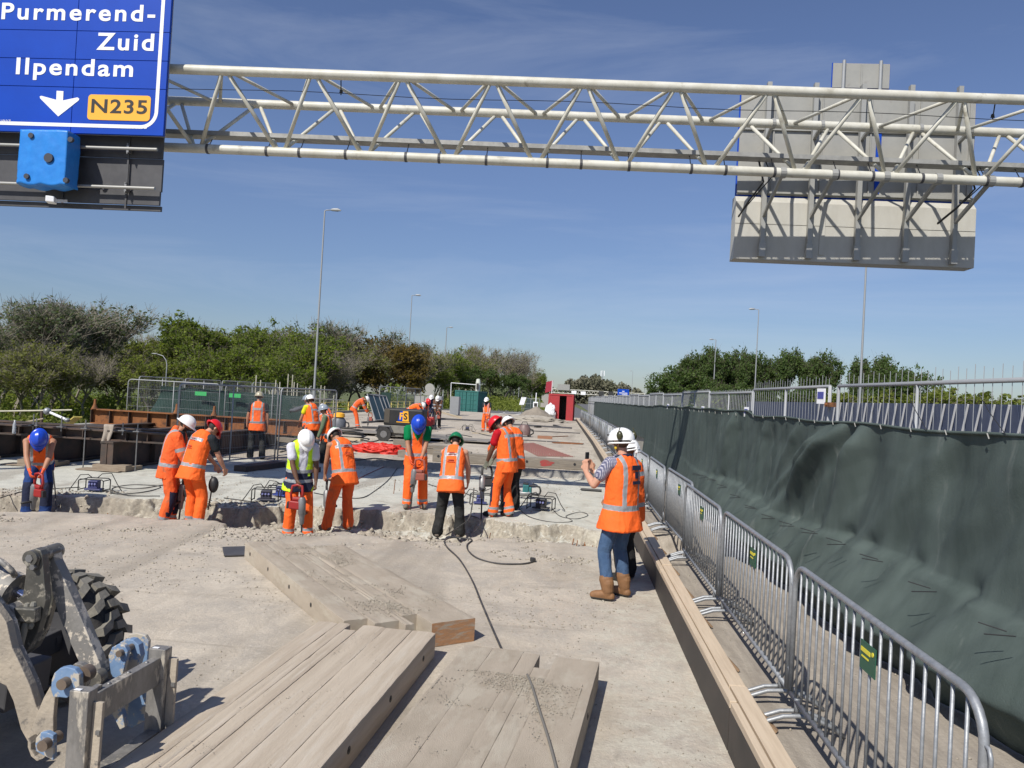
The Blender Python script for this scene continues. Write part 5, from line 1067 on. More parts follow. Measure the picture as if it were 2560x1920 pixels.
        if not jk:
            me = remesh(b, 'shirt', vox*1.15, 3); wrinkle(me, .004, 11, seed+1); pobj('shirt', me, [shirt], root)
    # ---- vest or jacket
    def secs(e): return [(c_+uu*o_, r_, f_, w_+e, d_+e) for (c_, uu, r_, f_), (w_, d_, o_) in zip([frames[0]]*3+[frames[1], frames[2], frames[3], frames[3], frames[4]], [(.192+tails, .150+tails, -.17-tails*.5), (.19+tails*.5, .148+tails*.5, -.08), (.185, .14, .02), (.175, .13, 0), (.178, .130, 0), (.172, .122, -.02), (.142, .098, .055), (.078, .078, .0)])]
    b = MB(); b.loft(secs(.012), 26, pw=2.5)
    if sleeves == 'long' and not vest:
        for s in (-1, 1): b.cap(C+rC*s*.11, SH[s], .082, .078, 14); b.cap(SH[s], EL[s], .077, .066, 14); b.cap(EL[s], WR[s], .066, .052, 14)
        b.cap(N-u4*.05-fC*.045, N-fC*.06+u4*.01, .075, .05, 14)      # hood
    me = remesh(b, 'vest', vox, 3, .6); wrinkle(me, .0115, 7.5, seed+2, (1, 1, .8)); c = fcen(me); mi = np.zeros(len(c), dtype=np.int32)
    # coordinates along the spine
    pts = [P-u1*.2, P, S1, S2, C, N+u4*.1]; acc = [-.2, 0, .2, .37, .5, .7]; best = np.full(len(c), 9.); tt = np.zeros(len(c)); xx = np.zeros(len(c)); yy_ = np.zeros(len(c))
    FR = [frames[0], frames[0], frames[1], frames[2], frames[3]]
    for i in range(5):
        d = pts[i+1]-pts[i]; l2 = d @ d; q = np.clip(((c-pts[i]) @ d)/l2, 0, 1); pr = pts[i]+q[:, None]*d; ds = np.linalg.norm(c-pr, axis=1); w = ds < best
        best[w] = ds[w]; tt[w] = (acc[i]+(acc[i+1]-acc[i])*q)[w]; xx[w] = ((c-pr) @ FR[i][2])[w]; yy_[w] = ((c-pr) @ FR[i][3])[w]
    tors = best < .235
    for s in (-1, 1):
        if sleeves == 'long' and not vest:
            q = np.clip(((c-SH[s]) @ (EL[s]-SH[s]))/((EL[s]-SH[s]) @ (EL[s]-SH[s])), 0, 1.); da = np.linalg.norm(c-SH[s]-q[:, None]*(EL[s]-SH[s]), axis=1); arm = (da < .092) & (q > .12); tors &= ~arm; mi[arm & (q > .62) & (q < .82)] = 1
            q2 = np.clip(((c-EL[s]) @ (WR[s]-EL[s]))/((WR[s]-EL[s]) @ (WR[s]-EL[s])), 0, 1.3); da = np.linalg.norm(c-EL[s]-q2[:, None]*(WR[s]-EL[s]), axis=1); fa = (da < .075) & (q2 > .05); tors &= ~fa; mi[fa & (q2 > .38) & (q2 < .58)] = 1; mi[fa & ~((q2 > .38) & (q2 < .58))] = 0
    mi[tors & (tt > .015) & (tt < .072)] = 1
    vb = (np.abs(xx) > .088) & (np.abs(xx) < .136) & (tt > .05)
    mi[tors & vb & ~((yy_ > 0) & (tt < .0))] = 1
    if vstyle == 'H': mi[tors & (yy_ < -.02) & (tt > .375) & (tt < .43) & (np.abs(xx) < .13)] = 1
    if vstyle == 'T': mi[tors & (yy_ < 0) & vb & (xx > 0)] = 0; mi[tors & (yy_ < -.02) & (tt > .40) & (tt < .455)] = 1
    mi[tors & (yy_ > 0) & (np.abs(xx) < np.clip((tt-.30), 0, 1)*.42+.0) & (tt > .30)] = 2
    if open_: mi[tors & (yy_ > 0) & (np.abs(xx) < .05+(tt > .2)*.02)] = 2
    if upper2 is not None: mi[tors & (tt < .10)] = 3; mi[tors & (tt > -.05) & (tt < .0)] = 1; mi[tors & vb & (tt > .0)] = 0; mi[tors & (tt > .10) & (tt < .15)] = 1
    if vest: mi[(np.abs(xx) > .165) & (tt > .30) & tors & (tt < .5)] = 4; mi[(best > .235)] = 0
    me.polygons.foreach_set('material_index', mi); v = pobj('vest' if vest else 'jacket', me, [top, REF, shirt, upper2 or top, top if sleeves != 'none' else top], root)
    if backtxt:
        b = MB()
        r_, f_ = frames[2][2], frames[2][3]
        for (ox, oz, w_, h_) in backtxt: o_ = S2+u3*oz+r_*ox-f_*(.130+.012+.014); b.bar(o_-r_*w_/2, o_+r_*w_/2, .006, h_, up=u3)
        b.build('print', NAVY if backtxt[0][3] > .03 else mat('print_faded', (.35, .05, .03), .8), v)
    if style == 'climb': helmet(root, HC+hu*.0, hu, hf, hr, helm, 'climb')
    else: helmet(root, HC, hu, hf, hr, helm, style, trim)
    if muff is not None: muffs(root, HC, hu, hf, hr, muff[0], muff[1], muff[2])
    root['_'] = 0; del root['_']
    return dict(root=root, HC=HC, hu=hu, hf=hf, hr=hr, HD=HD, WR=WR, EL=EL, C=C, N=N, P=P, S2=S2)
def toworld(root, p):
    a = root.rotation_euler[2]; s = root.scale[0]; x, y, z = p[0]*s, p[1]*s, p[2]*s; return V3(root.location[0]+x*math.cos(a)-y*math.sin(a), root.location[1]+x*math.sin(a)+y*math.cos(a), root.location[2]+z)
TRED = mat('tool_red', (.33, .02, .02), .5, 0, (.25, .03, .02), 8, .7); TGRY = mat('tool_grey', (.2, .2, .2), .45, .4, (.33, .33, .33), 8, .6); TBLK = mat('tool_black', (.03, .03, .03), .6); TPNK = mat('tool_dusty_red', (.34, .09, .06), .7, 0, (.24, .08, .06), 8, .7); TTEAL = mat('tool_teal', (.03, .16, .17), .5, 0, (.05, .22, .22), 8, .6)
def breaker(label, tip, top, body=TRED, twist=0., name='breaker_hammer', side=(1, 0, 0), L0=None):
    """electric breaker: chisel tip at 'tip', rear handle at 'top'"""
    tip, top = np.array(tip, float), np.array(top, float); ax = unit(top-tip); L_ = np.linalg.norm(top-tip); sd = unit(np.cross(np.cross(ax, np.array(side, float)), ax)); up = np.cross(ax, sd)
    o = thing(name, label, 'breaker', tip, group='electric breaker hammers'); q = lambda a, b_=0, c_=0: tip+ax*a+sd*b_+up*c_
    h0 = max(L_-.58, .14); K = 1.02
    b = MB(); b.tube(q(0), q(.04), .004, 8, .014); b.tube(q(.04), q(h0), .014, 8); b.build('chisel', TBLK, o, world=True, auto=True)
    b = MB(); b.path([q(h0-.02), q(h0), q(h0+.06), q(h0+.12), q(h0+.13)], [.022*K, .034*K, .036*K, .044*K, .048*K], 14); b.path([q(h0+.12), q(h0+.14), q(h0+.36), q(h0+.40)], [.042*K, .056*K, .058*K, .042*K], 14); b.build('barrel', TGRY, o, world=True, auto=True)
    b = MB(); b.bar(q(h0+.27, .02), q(h0+.285, .20), .085, .13, up=ax); b.bar(q(h0+.37, -.03), q(h0+.375, .15), .075, .06, up=ax); b.build('motor_housing', body, o, world=True, bevel=.018); b = MB(); b.bar(q(h0+.275, .20), q(h0+.28, .235), .07, .11, up=ax); b.build('motor_cap', TBLK, o, world=True, bevel=.01)
    b = MB(); b.path([q(h0+.36, .0), q(h0+.46, -.01), q(h0+.57, .0), q(h0+.59, .07), q(h0+.57, .15), q(h0+.45, .18), q(h0+.34, .16)], .021, 8); b.build('handle', body if body is not TTEAL else TBLK, o, world=True, smooth=True)
    b = MB(); b.path([q(h0+.12, 0, -.04), q(h0+.12, 0, -.08), q(h0+.12, 0, -.2)], [.02, .016, .022], 8); b.build('side_grip', TBLK, o, world=True, smooth=True)
    return o
CAB = []
def cable(label, pts, r=.008, m=None, name='power_cable', z=None, sub=10, cat='cable'):
    pts = [np.array(p, float) for p in pts]; out_ = []
    n = len(pts)
    for i in range(n-1):
        p0, p1, p2, p3 = pts[max(i-1, 0)], pts[i], pts[i+1], pts[min(i+2, n-1)]
        for k in range(sub):
            t_ = k/sub; out_.append(.5*((2*p1)+(-p0+p2)*t_+(2*p0-5*p1+4*p2-p3)*t_*t_+(-p0+3*p1-3*p2+p3)*t_**3))
    out_.append(pts[-1]); b = MB(); b.path(out_, r, 6); o = b.build(name, m or cable_m, smooth=True); return props(o, label, cat)
# ---------------------------------------------------------------- the figures
FAR = dict(vox=.014, fingers=False)
def PX(px, Y): return float(at(px, 1100, Y)[0]) if False else float(G(px, 1100)[0]/G(px, 1100)[1]*Y)
def gxy(px, py, z): g = G(px, py, z); return float(g[0]), float(g[1])
def ax_(px, py, Y): return float(at(px, py, Y)[0])
def both(y, z, x=.07, hy=0): return {-1: (-x, y, z), 1: (x, y, z)}
TXT = [(0, .06, .09, .012), (.0, .03, .13, .010), (0, -.07, .10, .012), (0, -.10, .13, .010)]
# 1 far left, blue helmet, bent over a red and grey breaker
p = person('worker in blue helmet and blue trousers bent over a breaker at the far left', ax_(95, 1200, 12.0), 12.0, -.30, 148, bot=BLUEW, helm=HB, skinm=SK2, lean=.72, curve=.35, head=.45, drop=.04, hands={-1: (-.09, .48, .80), 1: (.09, .46, .82)}, sleeves='none', gloves=GLO, knee=NAVY, anklebands=False, boots=SOLE, hip_y=-.2, vstyle='I')
r = p['root']; breaker('red and grey breaker held by the blue helmeted worker at far left', toworld(r, (.02, .42, .0)), toworld(r, (.0, .50, .80)), TRED, side=(1, -.3, 0))
# 2 white helmet, orange hooded jacket
p = person('worker in white helmet, sunglasses and orange hooded jacket facing right with dark knees', ax_(425, 1200, 11.75), 11.75, -.24, 70, top=ORG2, bot=ORG2, helm=HW, skinm=SK2, lean=.16, curve=.2, head=.25, hands={-1: (-.10, .36, .86), 1: (.12, .34, .84)}, sleeves='long', vest=False, knee=NAVY, beard=True, gloves=None, feet={-1: (-.12, .02), 1: (.13, -.05)})
q = p; b = MB(); [b.ell(q['HC']+q['hf']*.086+q['hu']*.012+q['hr']*s*.031, (.028, .012, .018), M=np.stack([q['hr'], q['hf'], q['hu']], 1)) for s in (-1, 1)]; b.bar(q['HC']+q['hf']*.09+q['hu']*.015-q['hr']*.06, q['HC']+q['hf']*.09+q['hu']*.015+q['hr']*.06, .008, .006); b.build('sunglasses', black_m, q['root'], smooth=True)
# 3 red helmet, back to us, leaning right
p = person('worker in dark red helmet seen from behind leaning over, orange vest and orange trousers', ax_(497, 1200, 11.7), 11.7, -.22, 30, bot=ORG, helm=HR, skinm=SK1, lean=.30, curve=.25, head=.45, hands={-1: (-.05, .46, .80), 1: (.2, .40, .78)}, shirt=DSH, vstyle='T', backtxt=TXT, feet={-1: (-.16, 0), 1: (.14, -.06)}, tails=.02, hip_y=-.12)
r = p['root']; breaker('dark grey breaker between the hooded worker and the red helmeted worker', V3(ax_(447, 1290, 11.9), 11.9, -.25), V3(ax_(462, 1180, 11.8), 11.8, .62), TBLK, side=(1, 0, 0))
b = MB(); b.ell(toworld(r, (.19, .14, .70)), (.08, .07, .13)); o = b.build('tool_bag', black_m, smooth=True); props(o, 'round black tool bag hanging beside the red helmeted worker at left', 'bag')
# 4 behind the fence
p = person('worker with khaki helmet and dark trousers, back to us behind the mesh fence', ax_(641, 1100, 20.6), 20.6, .0, -14, top=ORG, bot=BLK, helm=HK, skinm=SK2, lean=.0, curve=.08, head=.1, sc=1.03, shirt=DSH, knee=None, anklebands=False, boots=BLK, vstyle='H', hands={-1: (-.28, .0, .84), 1: (.28, .04, .84)}, feet={-1: (-.14, 0), 1: (.16, .06)}, tails=.01, **{k: v for k, v in FAR.items()})
# 5 ear muffs, yellow sleeve
p = person('worker with white helmet, ear muffs and yellow sleeves facing left', ax_(778, 1100, 21.6), 21.6, .05, -62, bot=BLK, helm=HW, skinm=SK2, lean=.22, curve=.1, head=-.05, shirt=YSH, vstyle='H', hands={-1: (-.30, .30, .78), 1: (.22, .42, .86)}, anklebands=False, boots=BLK, muff=(TBLK, -.01, 0), vox=.012, fingers=False, hair=HAIRB, beard=True)
# 6 grey helmet
p = person('worker with grey helmet and green grey sleeves, orange vest, right behind the yellow sleeved one', ax_(815, 1100, 20.8), 20.8, -.2, -100, bot=BLK, helm=HGY, skinm=SK2, lean=.1, curve=.1, head=.1, shirt=OLV, vstyle='I', sleeves='long', hands={-1: (-.25, .2, .85), 1: (.25, .2, .85)}, anklebands=False, boots=BLK, open_=True, **FAR)
# 7 arm stretched to the fence
p = person('worker with blue grey helmet and dark sleeves reaching left to hold the fence post', ax_(768, 1100, 23.0), 23.0, .0, -75, top=ORG, bot=BLK, helm=HGY, skinm=SK2, lean=.12, curve=.05, head=.0, shirt=GRYS, sleeves='long', hands={-1: (-.15, .55, 1.33), 1: (.12, .60, 1.38)}, gloves=BLK, anklebands=False, boots=BLK, **FAR)
# 8 green yellow vest
p = person('bearded worker in white helmet and yellow green sleeveless jacket holding a red breaker', ax_(748, 1200, 11.75), 11.75, -.28, 143, top=YLW, bot=ORG, helm=HW, skinm=SK3, lean=.12, curve=.3, head=.75, shirt=WSH, upper2=NAVY, open_=True, hands={-1: (-.22, .22, .70), 1: (.10, .34, .80)}, feet={-1: (-.15, .08), 1: (.13, 0)}, anklebands=True, tails=.035, vstyle='I', beard=True)
r = p['root']; breaker('red and silver breaker held upright by the worker in the yellow green jacket', toworld(r, (.02, .36, -.02)), toworld(r, (.06, .36, .88)), TRED, side=(-1, 0, 0))
# 9 green stripe helmet
p = person('worker in green striped white helmet seen from behind, with brown boots', ax_(853, 1200, 12.55), 12.55, -.26, -50, bot=ORG2, helm=HW, skinm=SK2, lean=.34, curve=.25, head=.5, sleeves='none', vstyle='T', backtxt=TXT, hands={-1: (-.10, .38, .72), 1: (.04, .40, .68)}, trim=HGS, feet={-1: (-.20, .03), 1: (.17, -.04)}, belt=GRYS, tails=.02, hip_y=-.08, boots=mat('boot_brown', (.2, .12, .08), .85, 0, (.13, .09, .07), 8, .7), anklebands=False)
r = p['root']; breaker('thin grey breaker with a long chisel used by the worker with the green striped helmet', V3(ax_(812, 1315, 12.5), 12.6, -.3), toworld(r, (-.02, .40, .80)), TBLK, side=(.3, 1, 0))
# 10 far left bent, all orange
p = person('worker in all orange clothing and white helmet bent to the right beside the leaning panels', ax_(893, 1060, 36), 36, .2, 75, top=ORG2, bot=ORG2, helm=HW, skinm=SK2, lean=.75, curve=.3, head=.2, sleeves='long', vest=False, hands={-1: (-.1, .55, .72), 1: (.1, .5, .66)}, hip_y=-.18, **FAR)
r = p['root']; breaker('dusty red breaker under the bent orange worker beside the leaning panels', toworld(r, (0, .5, 0)), toworld(r, (0, .52, .75)), TPNK, side=(1, 0, 0))
# 11 blue helmet green shirt
p = person('worker in blue helmet and green shirt facing us, orange gloves on a dusty red breaker', ax_(1037, 1200, 13.75), 13.75, .01, 166, bot=ORG, helm=HB, skinm=SK2, lean=.18, curve=.3, head=.85, shirt=GSH, vstyle='H', hands={-1: (-.07, .30, .86), 1: (.10, .30, .80)}, gloves=GLO, feet={-1: (-.16, 0), 1: (.12, .06)}, tails=.01)
r = p['root']; breaker('dusty red breaker held by the worker with green shirt in the middle', toworld(r, (.06, .28, .0)), toworld(r, (.02, .32, .92)), TPNK, side=(1, 0, 0))
# 12 green helmet, back
p = person('worker in green helmet and black trousers standing in the trench with his back to us', ax_(1132, 1200, 12.6), 12.6, -.27, 4, bot=BLK, helm=HG, skinm=SK1, lean=.36, curve=.2, head=.1, sleeves='none', vstyle='H', backtxt=TXT, hands={-1: (-.02, .42, .66), 1: (.22, .32, .76, .9, -.1, 0)}, feet={-1: (-.21, -.02), 1: (.15, .05)}, anklebands=False, sl=-.04, tails=.025, hip_y=-.1)
# 13 red helmet
p = person('worker in bright red helmet and red shirt facing left at the trench edge', ax_(1262, 1200, 13.45), 13.45, .0, -66, bot=ORG, helm=HR, skinm=SK3, lean=.16, curve=.28, head=.55, shirt=RSH, vstyle='T', knee=NAVY, hands={-1: (-.14, .34, .80), 1: (.02, .40, .76)}, gloves=GLG, feet={-1: (-.13, .12), 1: (.12, -.06)}, beard=True, boots=BLK, sc=1.02)
r = p['root']; breaker('grey breaker with a long thin chisel resting at the trench edge', V3(ax_(1203, 1297, 13.2), 13.2, -.02), toworld(r, (-.10, .40, .86)), TBLK, side=(.8, .3, 0), )
# 14 behind him
p = person('worker with white and black helmet, half hidden behind the red helmeted worker', ax_(1283, 1150, 14.3), 14.3, .0, -40, bot=BLK, helm=HW, skinm=SK2, lean=.22, curve=.2, head=.35, shirt=OLV, vstyle='T', hands={-1: (-.1, .4, .8), 1: (.1, .4, .8)}, trim=TBLK, anklebands=False, boots=BLK, knee=NAVY)
# 15 the filming person
hx = .22
p = person('person with white climbing helmet, checked shirt and jeans holding up a phone', .62, 8.42, .0, -46, bot=JEAN, helm=HW, skinm=SK1, lean=-.02, curve=.12, head=.02, sc=1.01, shirt=CHK, vstyle='I', hands={-1: (-.19, .37, 1.34, -.5, -.2, -1, .15, .25, .95), 1: (-.02, .43, 1.34, .3, -.2, -1, -.15, .25, .95)}, feet={-1: (-.15, .0), 1: (.15, .02)}, anklebands=False, boots=TAN, style='climb', muff=(mat('muff_olive', (.05, .05, .02), .3), .075, -.075), vox=.0062, tails=.05, hair=HAIRB, backtxt=[(.04, .10, .14, .05), (.04, .02, .05, .07), (.04, -.06, .12, .035)], footyaw=(.5, .15), grp='visitors in orange vests at the barrier')
r = p['root']; HC, hu, hf, hr = p['HC'], p['hu'], p['hf'], p['hr']
mid = (p['HD'][-1]+p['HD'][1])/2
o = thing('smartphone', 'black smartphone held upright by the person in jeans', 'phone', toworld(r, mid+V3(0, .02, .05))); b = MB(); b.box((0, 0, 0), (.078, .011, .155), M=Matrix.Rotation(-R(-60), 3, 'Z')); b.build('case', black_m, o, bevel=.004); b = MB(); c_ = Matrix.Rotation(-R(-60), 3, 'Z') @ Vector((0, -.0065, 0)); b.box(c_, (.07, .002, .145), M=Matrix.Rotation(-R(-60), 3, 'Z')); b.build('screen', mat('screen', (.03, .035, .04), .1), o)
b = MB()
for s in (-1, 1):
    b.path([HC+hr*s*.09+hu*.03+hf*.05, HC+hr*s*.085-hu*.03+hf*.02, HC+hr*s*.055-hu*.085+hf*.02, HC-hu*.125+hf*.045], .006, 6); b.path([HC+hr*s*.1+hu*.03-hf*.06, HC+hr*s*.085-hu*.035+hf*.0], .005, 6)
b.build('chin_strap', black_m, r, smooth=True)
b = MB(); b.ell(HC-hr*.088-hu*.055+hf*.01, (.012, .018, .022)); b.build('strap_buckle', mat('buckle_yellow', (.6, .4, .03), .35), r, smooth=True)
b = MB()
for a in (-.5, -.25, 0, .25, .5, .8): c_ = HC+hu*.085-hr*.098*math.cos(a*.3)+hf*a*.13; b.box(c_, (.02, .022, .014))
b.build('helmet_vent', TBLK, r)
b = MB(); b.path([p['N']+V3(.085*math.cos(a), .085*math.sin(a), -.015+.02*math.sin(a+3)) for a in np.linspace(0, 2*math.pi, 14)[:-1]], .02, 7, closed=True); b.build('collar', NAVY, r, smooth=True)
b = MB(); w = p['WR'][1]; e = p['EL'][1]; d = unit(w-e); b.tube(w-d*.03, w-d*.055, .031, 12); b.box(w-d*.045+V3(.03, 0, 0), (.012, .03, .035)); b.build('wrist_watch', mat('watch_pale', (.6, .58, .55), .4), r)
# sleeve cuffs of the filming person
for s in (-1, 1):
    S_ = p['C']; 
# 16 hidden behind the filming person
p = person('person with white boxy helmet, black trousers and white sleeves standing behind the filming person', .80, 9.35, .0, -58, bot=BLK, helm=HW, skinm=SK2, lean=.02, curve=.1, head=.15, sc=.93, shirt=WSH, sleeves='long', vstyle='T', hands={-1: (-.2, .25, 1.05), 1: (.20, .20, 1.05, 1, -.4, 0)}, anklebands=False, boots=BLK, style='climb', muff=(TBLK, .06, -.02), hair=HAIRB, grp='visitors in orange vests at the barrier')
q = p; b = MB(); b.box(q['HC']-q['hf']*.13-q['hu']*.01, (.10, .05, .09), M=Matrix([list(x) for x in np.stack([q['hr'], q['hf'], q['hu']], 1)])); b.build('helmet_box', HW, q['root'], bevel=.01)
# 17 far upright
x_, y_ = ax_(1215, 1060, 40), 40
p = person('worker with white helmet and black sleeves standing far back on the open deck', x_, y_, .2, -165, bot=ORG, helm=HW, skinm=SK1, lean=.05, curve=.12, head=.3, shirt=DSH, hands={-1: (-.22, .2, .80), 1: (-.02, .3, .78)}, **FAR)
r = p['root']; breaker('dusty red breaker of the far upright worker', toworld(r, (-.32, .25, 0)), toworld(r, (-.22, .26, .86)), TPNK, side=(-1, 0, 0))
# 18 brown worker, 19-21 round the compressor
x_ = ax_(1093, 1050, 41); p = person('worker in dark brown clothing and white helmet right of the compressor', x_, 41, .2, 178, top=BRN, bot=BLK, helm=HW, skinm=SK2, lean=.22, curve=.2, head=.5, sleeves='long', vest=False, shirt=BRN, hands=both(.3, .82), anklebands=False, **FAR)
r = p['root']; breaker('dusty red breaker of the brown clothed worker', toworld(r, (0, .3, 0)), toworld(r, (0, .32, .88)), TPNK, side=(1, 0, 0))
p = person('worker in orange bent far forward to the right behind the compressor', ax_(1035, 1050, 38), 38, .2, 95, top=ORG, bot=ORG, helm=HW, skinm=SK2, lean=1.15, curve=.25, head=-.1, sleeves='long', vest=False, hands=both(.7, .5), hip_y=-.25, **FAR)
p = person('worker in orange vest and dark red helmet bending behind the compressor right end', ax_(1063, 1050, 39), 39, .2, 150, top=ORG, bot=ORG, helm=HR, skinm=SK2, lean=.7, curve=.3, head=.2, shirt=NAVY, sleeves='long', hands=both(.55, .6), hip_y=-.2, **FAR)
p = person('worker in pale helmet and dark clothing half hidden between compressor and brown clothed worker', ax_(1079, 1050, 43), 43, .2, 190, top=NAVY, bot=NAVY, helm=HW, skinm=SK2, lean=.3, curve=.2, head=.2, shirt=NAVY, sleeves='long', vest=False, hands=both(.3, .8), anklebands=False, **FAR)
p = person('small worker with white helmet crouching low behind the grey helmeted man', ax_(812, 1050, 40), 40, .0, -60, top=ORG, bot=ORG, helm=HW, skinm=SK2, lean=.8, curve=.3, head=.0, drop=.38, hands=both(.5, .5), sleeves='long', shirt=WSH, hip_y=-.3, **FAR)
x_ = ax_(1265, 1100, 17.6); p = person('worker in orange bending low, hidden behind the bright red helmeted worker', x_, 17.6, .0, -80, top=ORG, bot=ORG, helm=HW, skinm=SK2, lean=.55, curve=.3, head=.3, sleeves='long', vest=False, hands=both(.5, .6), hip_y=-.2, **FAR)
# ================================================================ TIMBER MATS
mw = mat('mat_timber', (.50, .43, .34), .85, 0, (.39, .325, .25), 1.5, .85, .35, 40, stretch=(9, .55, 9), c3=(.52, .465, .385), sc3=2.4, lo3=.54, hi3=.72, spec=.2)
mw2 = mat('mat_timber_worn', (.42, .36, .285), .85, 0, (.34, .29, .225), 2.0, .8, .5, 90, stretch=(3.2, 1.1, 3.2), c3=(.45, .40, .32), sc3=1.6, lo3=.50, hi3=.62, spec=.2)
endw = mat('timber_end', (.40, .20, .09), .85, 0, (.25, .17, .11), 7, .8, .5, 40, stretch=(1, 1, 5), c3=(.33, .29, .23), sc3=5, lo3=.5, hi3=.62)
def beam(parent, x0, x1, y0, y1, h, m, seed, z0=.0, me_end=None, r=.006):
    w = x1-x0; n = max(8, int((y1-y0)/.035)); P = []
    prof = [(-w/2+r, 0), (w/2-r, 0), (w/2, r), (w/2, h-r), (w/2-r*.3, h-r*.3), (w/2-r, h)]+[(w/2-r-(w-2*r)*k/8, h) for k in range(1, 8)]+[(-w/2+r, h), (-w/2+r*.3, h-r*.3), (-w/2, h-r), (-w/2, r)]
    k = len(prof)
    for i in range(n+1):
        y = y0+(y1-y0)*i/n
        for (a, c) in prof: P.append((a+(x0+x1)/2, y, c+z0))
    P = np.array(P); q = P*np.array([14, 1.6, 14])+seed*13.7; d = fbm(q, seed, 4)-.5; e = fbm(P*np.array([5, 5, 5.])+seed, seed+4, 3)-.5
    edge = (np.abs(np.abs(P[:, 0]-(x0+x1)/2)-w/2) < .014)
    P[:, 2] += np.where(P[:, 2] > z0+.02, d*.005+e*.003-edge*np.maximum(0, e)*.022-edge*np.maximum(0, d)*.012, 0); P[:, 0] += d*.003*edge
    # cracks along the grain
    rg = np.random.RandomState(seed)
    for _ in range(5):
        cy, cx, L_ = rg.uniform(y0, y1), rg.uniform(x0+.03, x1-.03), rg.uniform(.2, .8); P[:, 2] -= .007*np.exp(-((P[:, 0]-cx)/.01)**2-((P[:, 1]-cy)/L_)**2)*(P[:, 2] > z0+h*.8)
    b = MB(); F = [(i*k+j, i*k+(j+1) % k, (i+1)*k+(j+1) % k, (i+1)*k+j) for i in range(n) for j in range(k)]
    b.add(P, F, 0); b.add(P[:k], [tuple(range(k-1, -1, -1))], 1); b.add(P[-k:], [tuple(range(k))], 1)
    return b.build('beam', [m, me_end or m], parent, auto=True)
def holes(parent, x, ys, z, s):
    for y in ys: b = MB(); b.tube((x-s*.01, y, z), (x+s*.0025, y, z), .022, 14); b.tube((x, y, z), (x+s*.006, y, z), .009, 8); b.build('bolt_hole', black_m, parent)
def mat_thing(label, X, Y, rz, specs, h, m, hs=None, endm=None, z=.0):
    o = thing('timber_mat', label, 'timber mat', (X, Y, z), rz, 'timber crane mats in the foreground')
    for i, (a, c, y0, y1) in enumerate(specs): beam(o, a+(.0012 if m is mw else .0004), c-(.0012 if m is mw else .0004), y0, y1, h+.0008*(i % 3), m, int(X*10+50)+i*3, me_end=endm if i == len(specs)-1 else None, r=.006 if m is mw else .0025)
    return o
# A (left front): y local points away from the camera, origin in the far end centre
o = mat_thing('long pale timber mat beside the loader forks, its dark side face towards the middle', -1.50, 6.17, -.08, [(-.48, -.31, -4.8, -.01), (-.31, -.205, -4.8, .0), (-.205, -.10, -4.8, -.15), (-.10, .10, -4.8, .01), (.10, .32, -4.8, 0.), (.32, .52, -4.8, .0)], .2, mw)
holes(o, .52, (-.35, -1.15, -1.9, -2.6), .11, 1)
# C (right front)
o = mat_thing('timber mat covered with grit lying nearest the camera on the right', -.19, 5.84, -.13, [(-.52, -.30, -4.6, .0), (-.30, -.06, -4.6, .01), (-.06, .07, -4.6, -.02), (.07, .19, -4.6, -.30), (.19, .52, -4.6, -.02)], .2, mw2)
holes(o, .52, (-.8, -2.2), .11, 1)
# B (behind, lying diagonally)
o = mat_thing('diagonal timber mat behind the front mats with one orange brown sawn end', -.72, 6.62, math.atan2(.6, .8), [(-1.07, -.86, .34, 3.76), (-.86, -.64, .18, 3.72), (-.64, -.56, .05, 3.52), (-.56, -.42, .30, 3.52), (-.42, .0, 0., 3.30)], .2, mw2, endm=endw)
holes(o, -1.07, (1.2, 1.9, 2.7, 3.5), .11, -1)
g_ = G(612, 1385); o = thing('steel_plate', 'thin dark steel plate wedged at the far corner of the diagonal mat', 'steel plate', (g_[0]-.05, g_[1], 0), .5); b = MB(); b.box((0, 0, .035), (.42, .36, .018), M=Matrix.Rotation(.08, 3, 'X')); b.build('plate', dark_s, o, bevel=.003)
# ================================================================ LOADER WITH FORK CARRIAGE
mud = mat('mud_plate', (.40, .345, .27), .8, 0, (.28, .245, .20), 6, .8, .3, 40, c3=(.11, .105, .10), sc3=9, lo3=.58, hi3=.66)
grs = mat('greasy_steel', (.10, .098, .088), .38, .3, (.17, .16, .14), 9, .8, .1, 40, c3=(.38, .35, .29), sc3=14, lo3=.56, hi3=.62)
spk = mat('speckled_steel', (.25, .24, .225), .6, .1, (.17, .165, .155), 8, .7, .15, 40, c3=(.60, .54, .45), sc3=15, lo3=.53, hi3=.57)
blp = mat('worn_blue_paint', (.14, .23, .38), .5, 0, (.20, .30, .45), 9, .7, .1, 40, c3=(.46, .42, .35), sc3=11, lo3=.50, hi3=.56)
frk = mat('fork_carriage', (.24, .23, .215), .5, .15, (.08, .078, .075), 7, .85, .25, 40, stretch=(1, 1, .4), c3=(.46, .42, .35), sc3=7, lo3=.54, hi3=.60)
ld = thing('loader', 'front of a muddy wheel loader with blue coupler and fork carriage at the left edge', 'wheel loader', (-3.3, 4.2, 0))
def plate_px(name, poly, sc_, ox, oy, Y, th, m, par=ld, bev=.004):
    P = [at(x/sc_+ox, y/sc_+oy, Y) for x, y in poly]; b = MB(); b.prism([(p[0], p[2]) for p in P], (0, Y, 0), (1, 0, 0), (0, 0, 1), (0, th, 0))
    bm_ = b; o = bm_.build(name, m, par, world=True, bevel=bev)
    bm = bmesh.new(); bm.from_mesh(o.data); bmesh.ops.recalc_face_normals(bm, faces=bm.faces); bm.to_mesh(o.data); bm.free(); return o
Z5 = (4.739, 0, 1350); Z6 = (4.809, 0, 1600); ZS = (3.95, 0, 1500)
lev = [(325, 165), (360, 120), (420, 100), (480, 125), (500, 180), (520, 420), (535, 600), (540, 720), (500, 900), (440, 1100), (330, 1300), (200, 1390), (120, 1300), (150, 1100), (180, 950), (160, 800), (200, 700), (270, 650), (300, 430), (315, 260)]
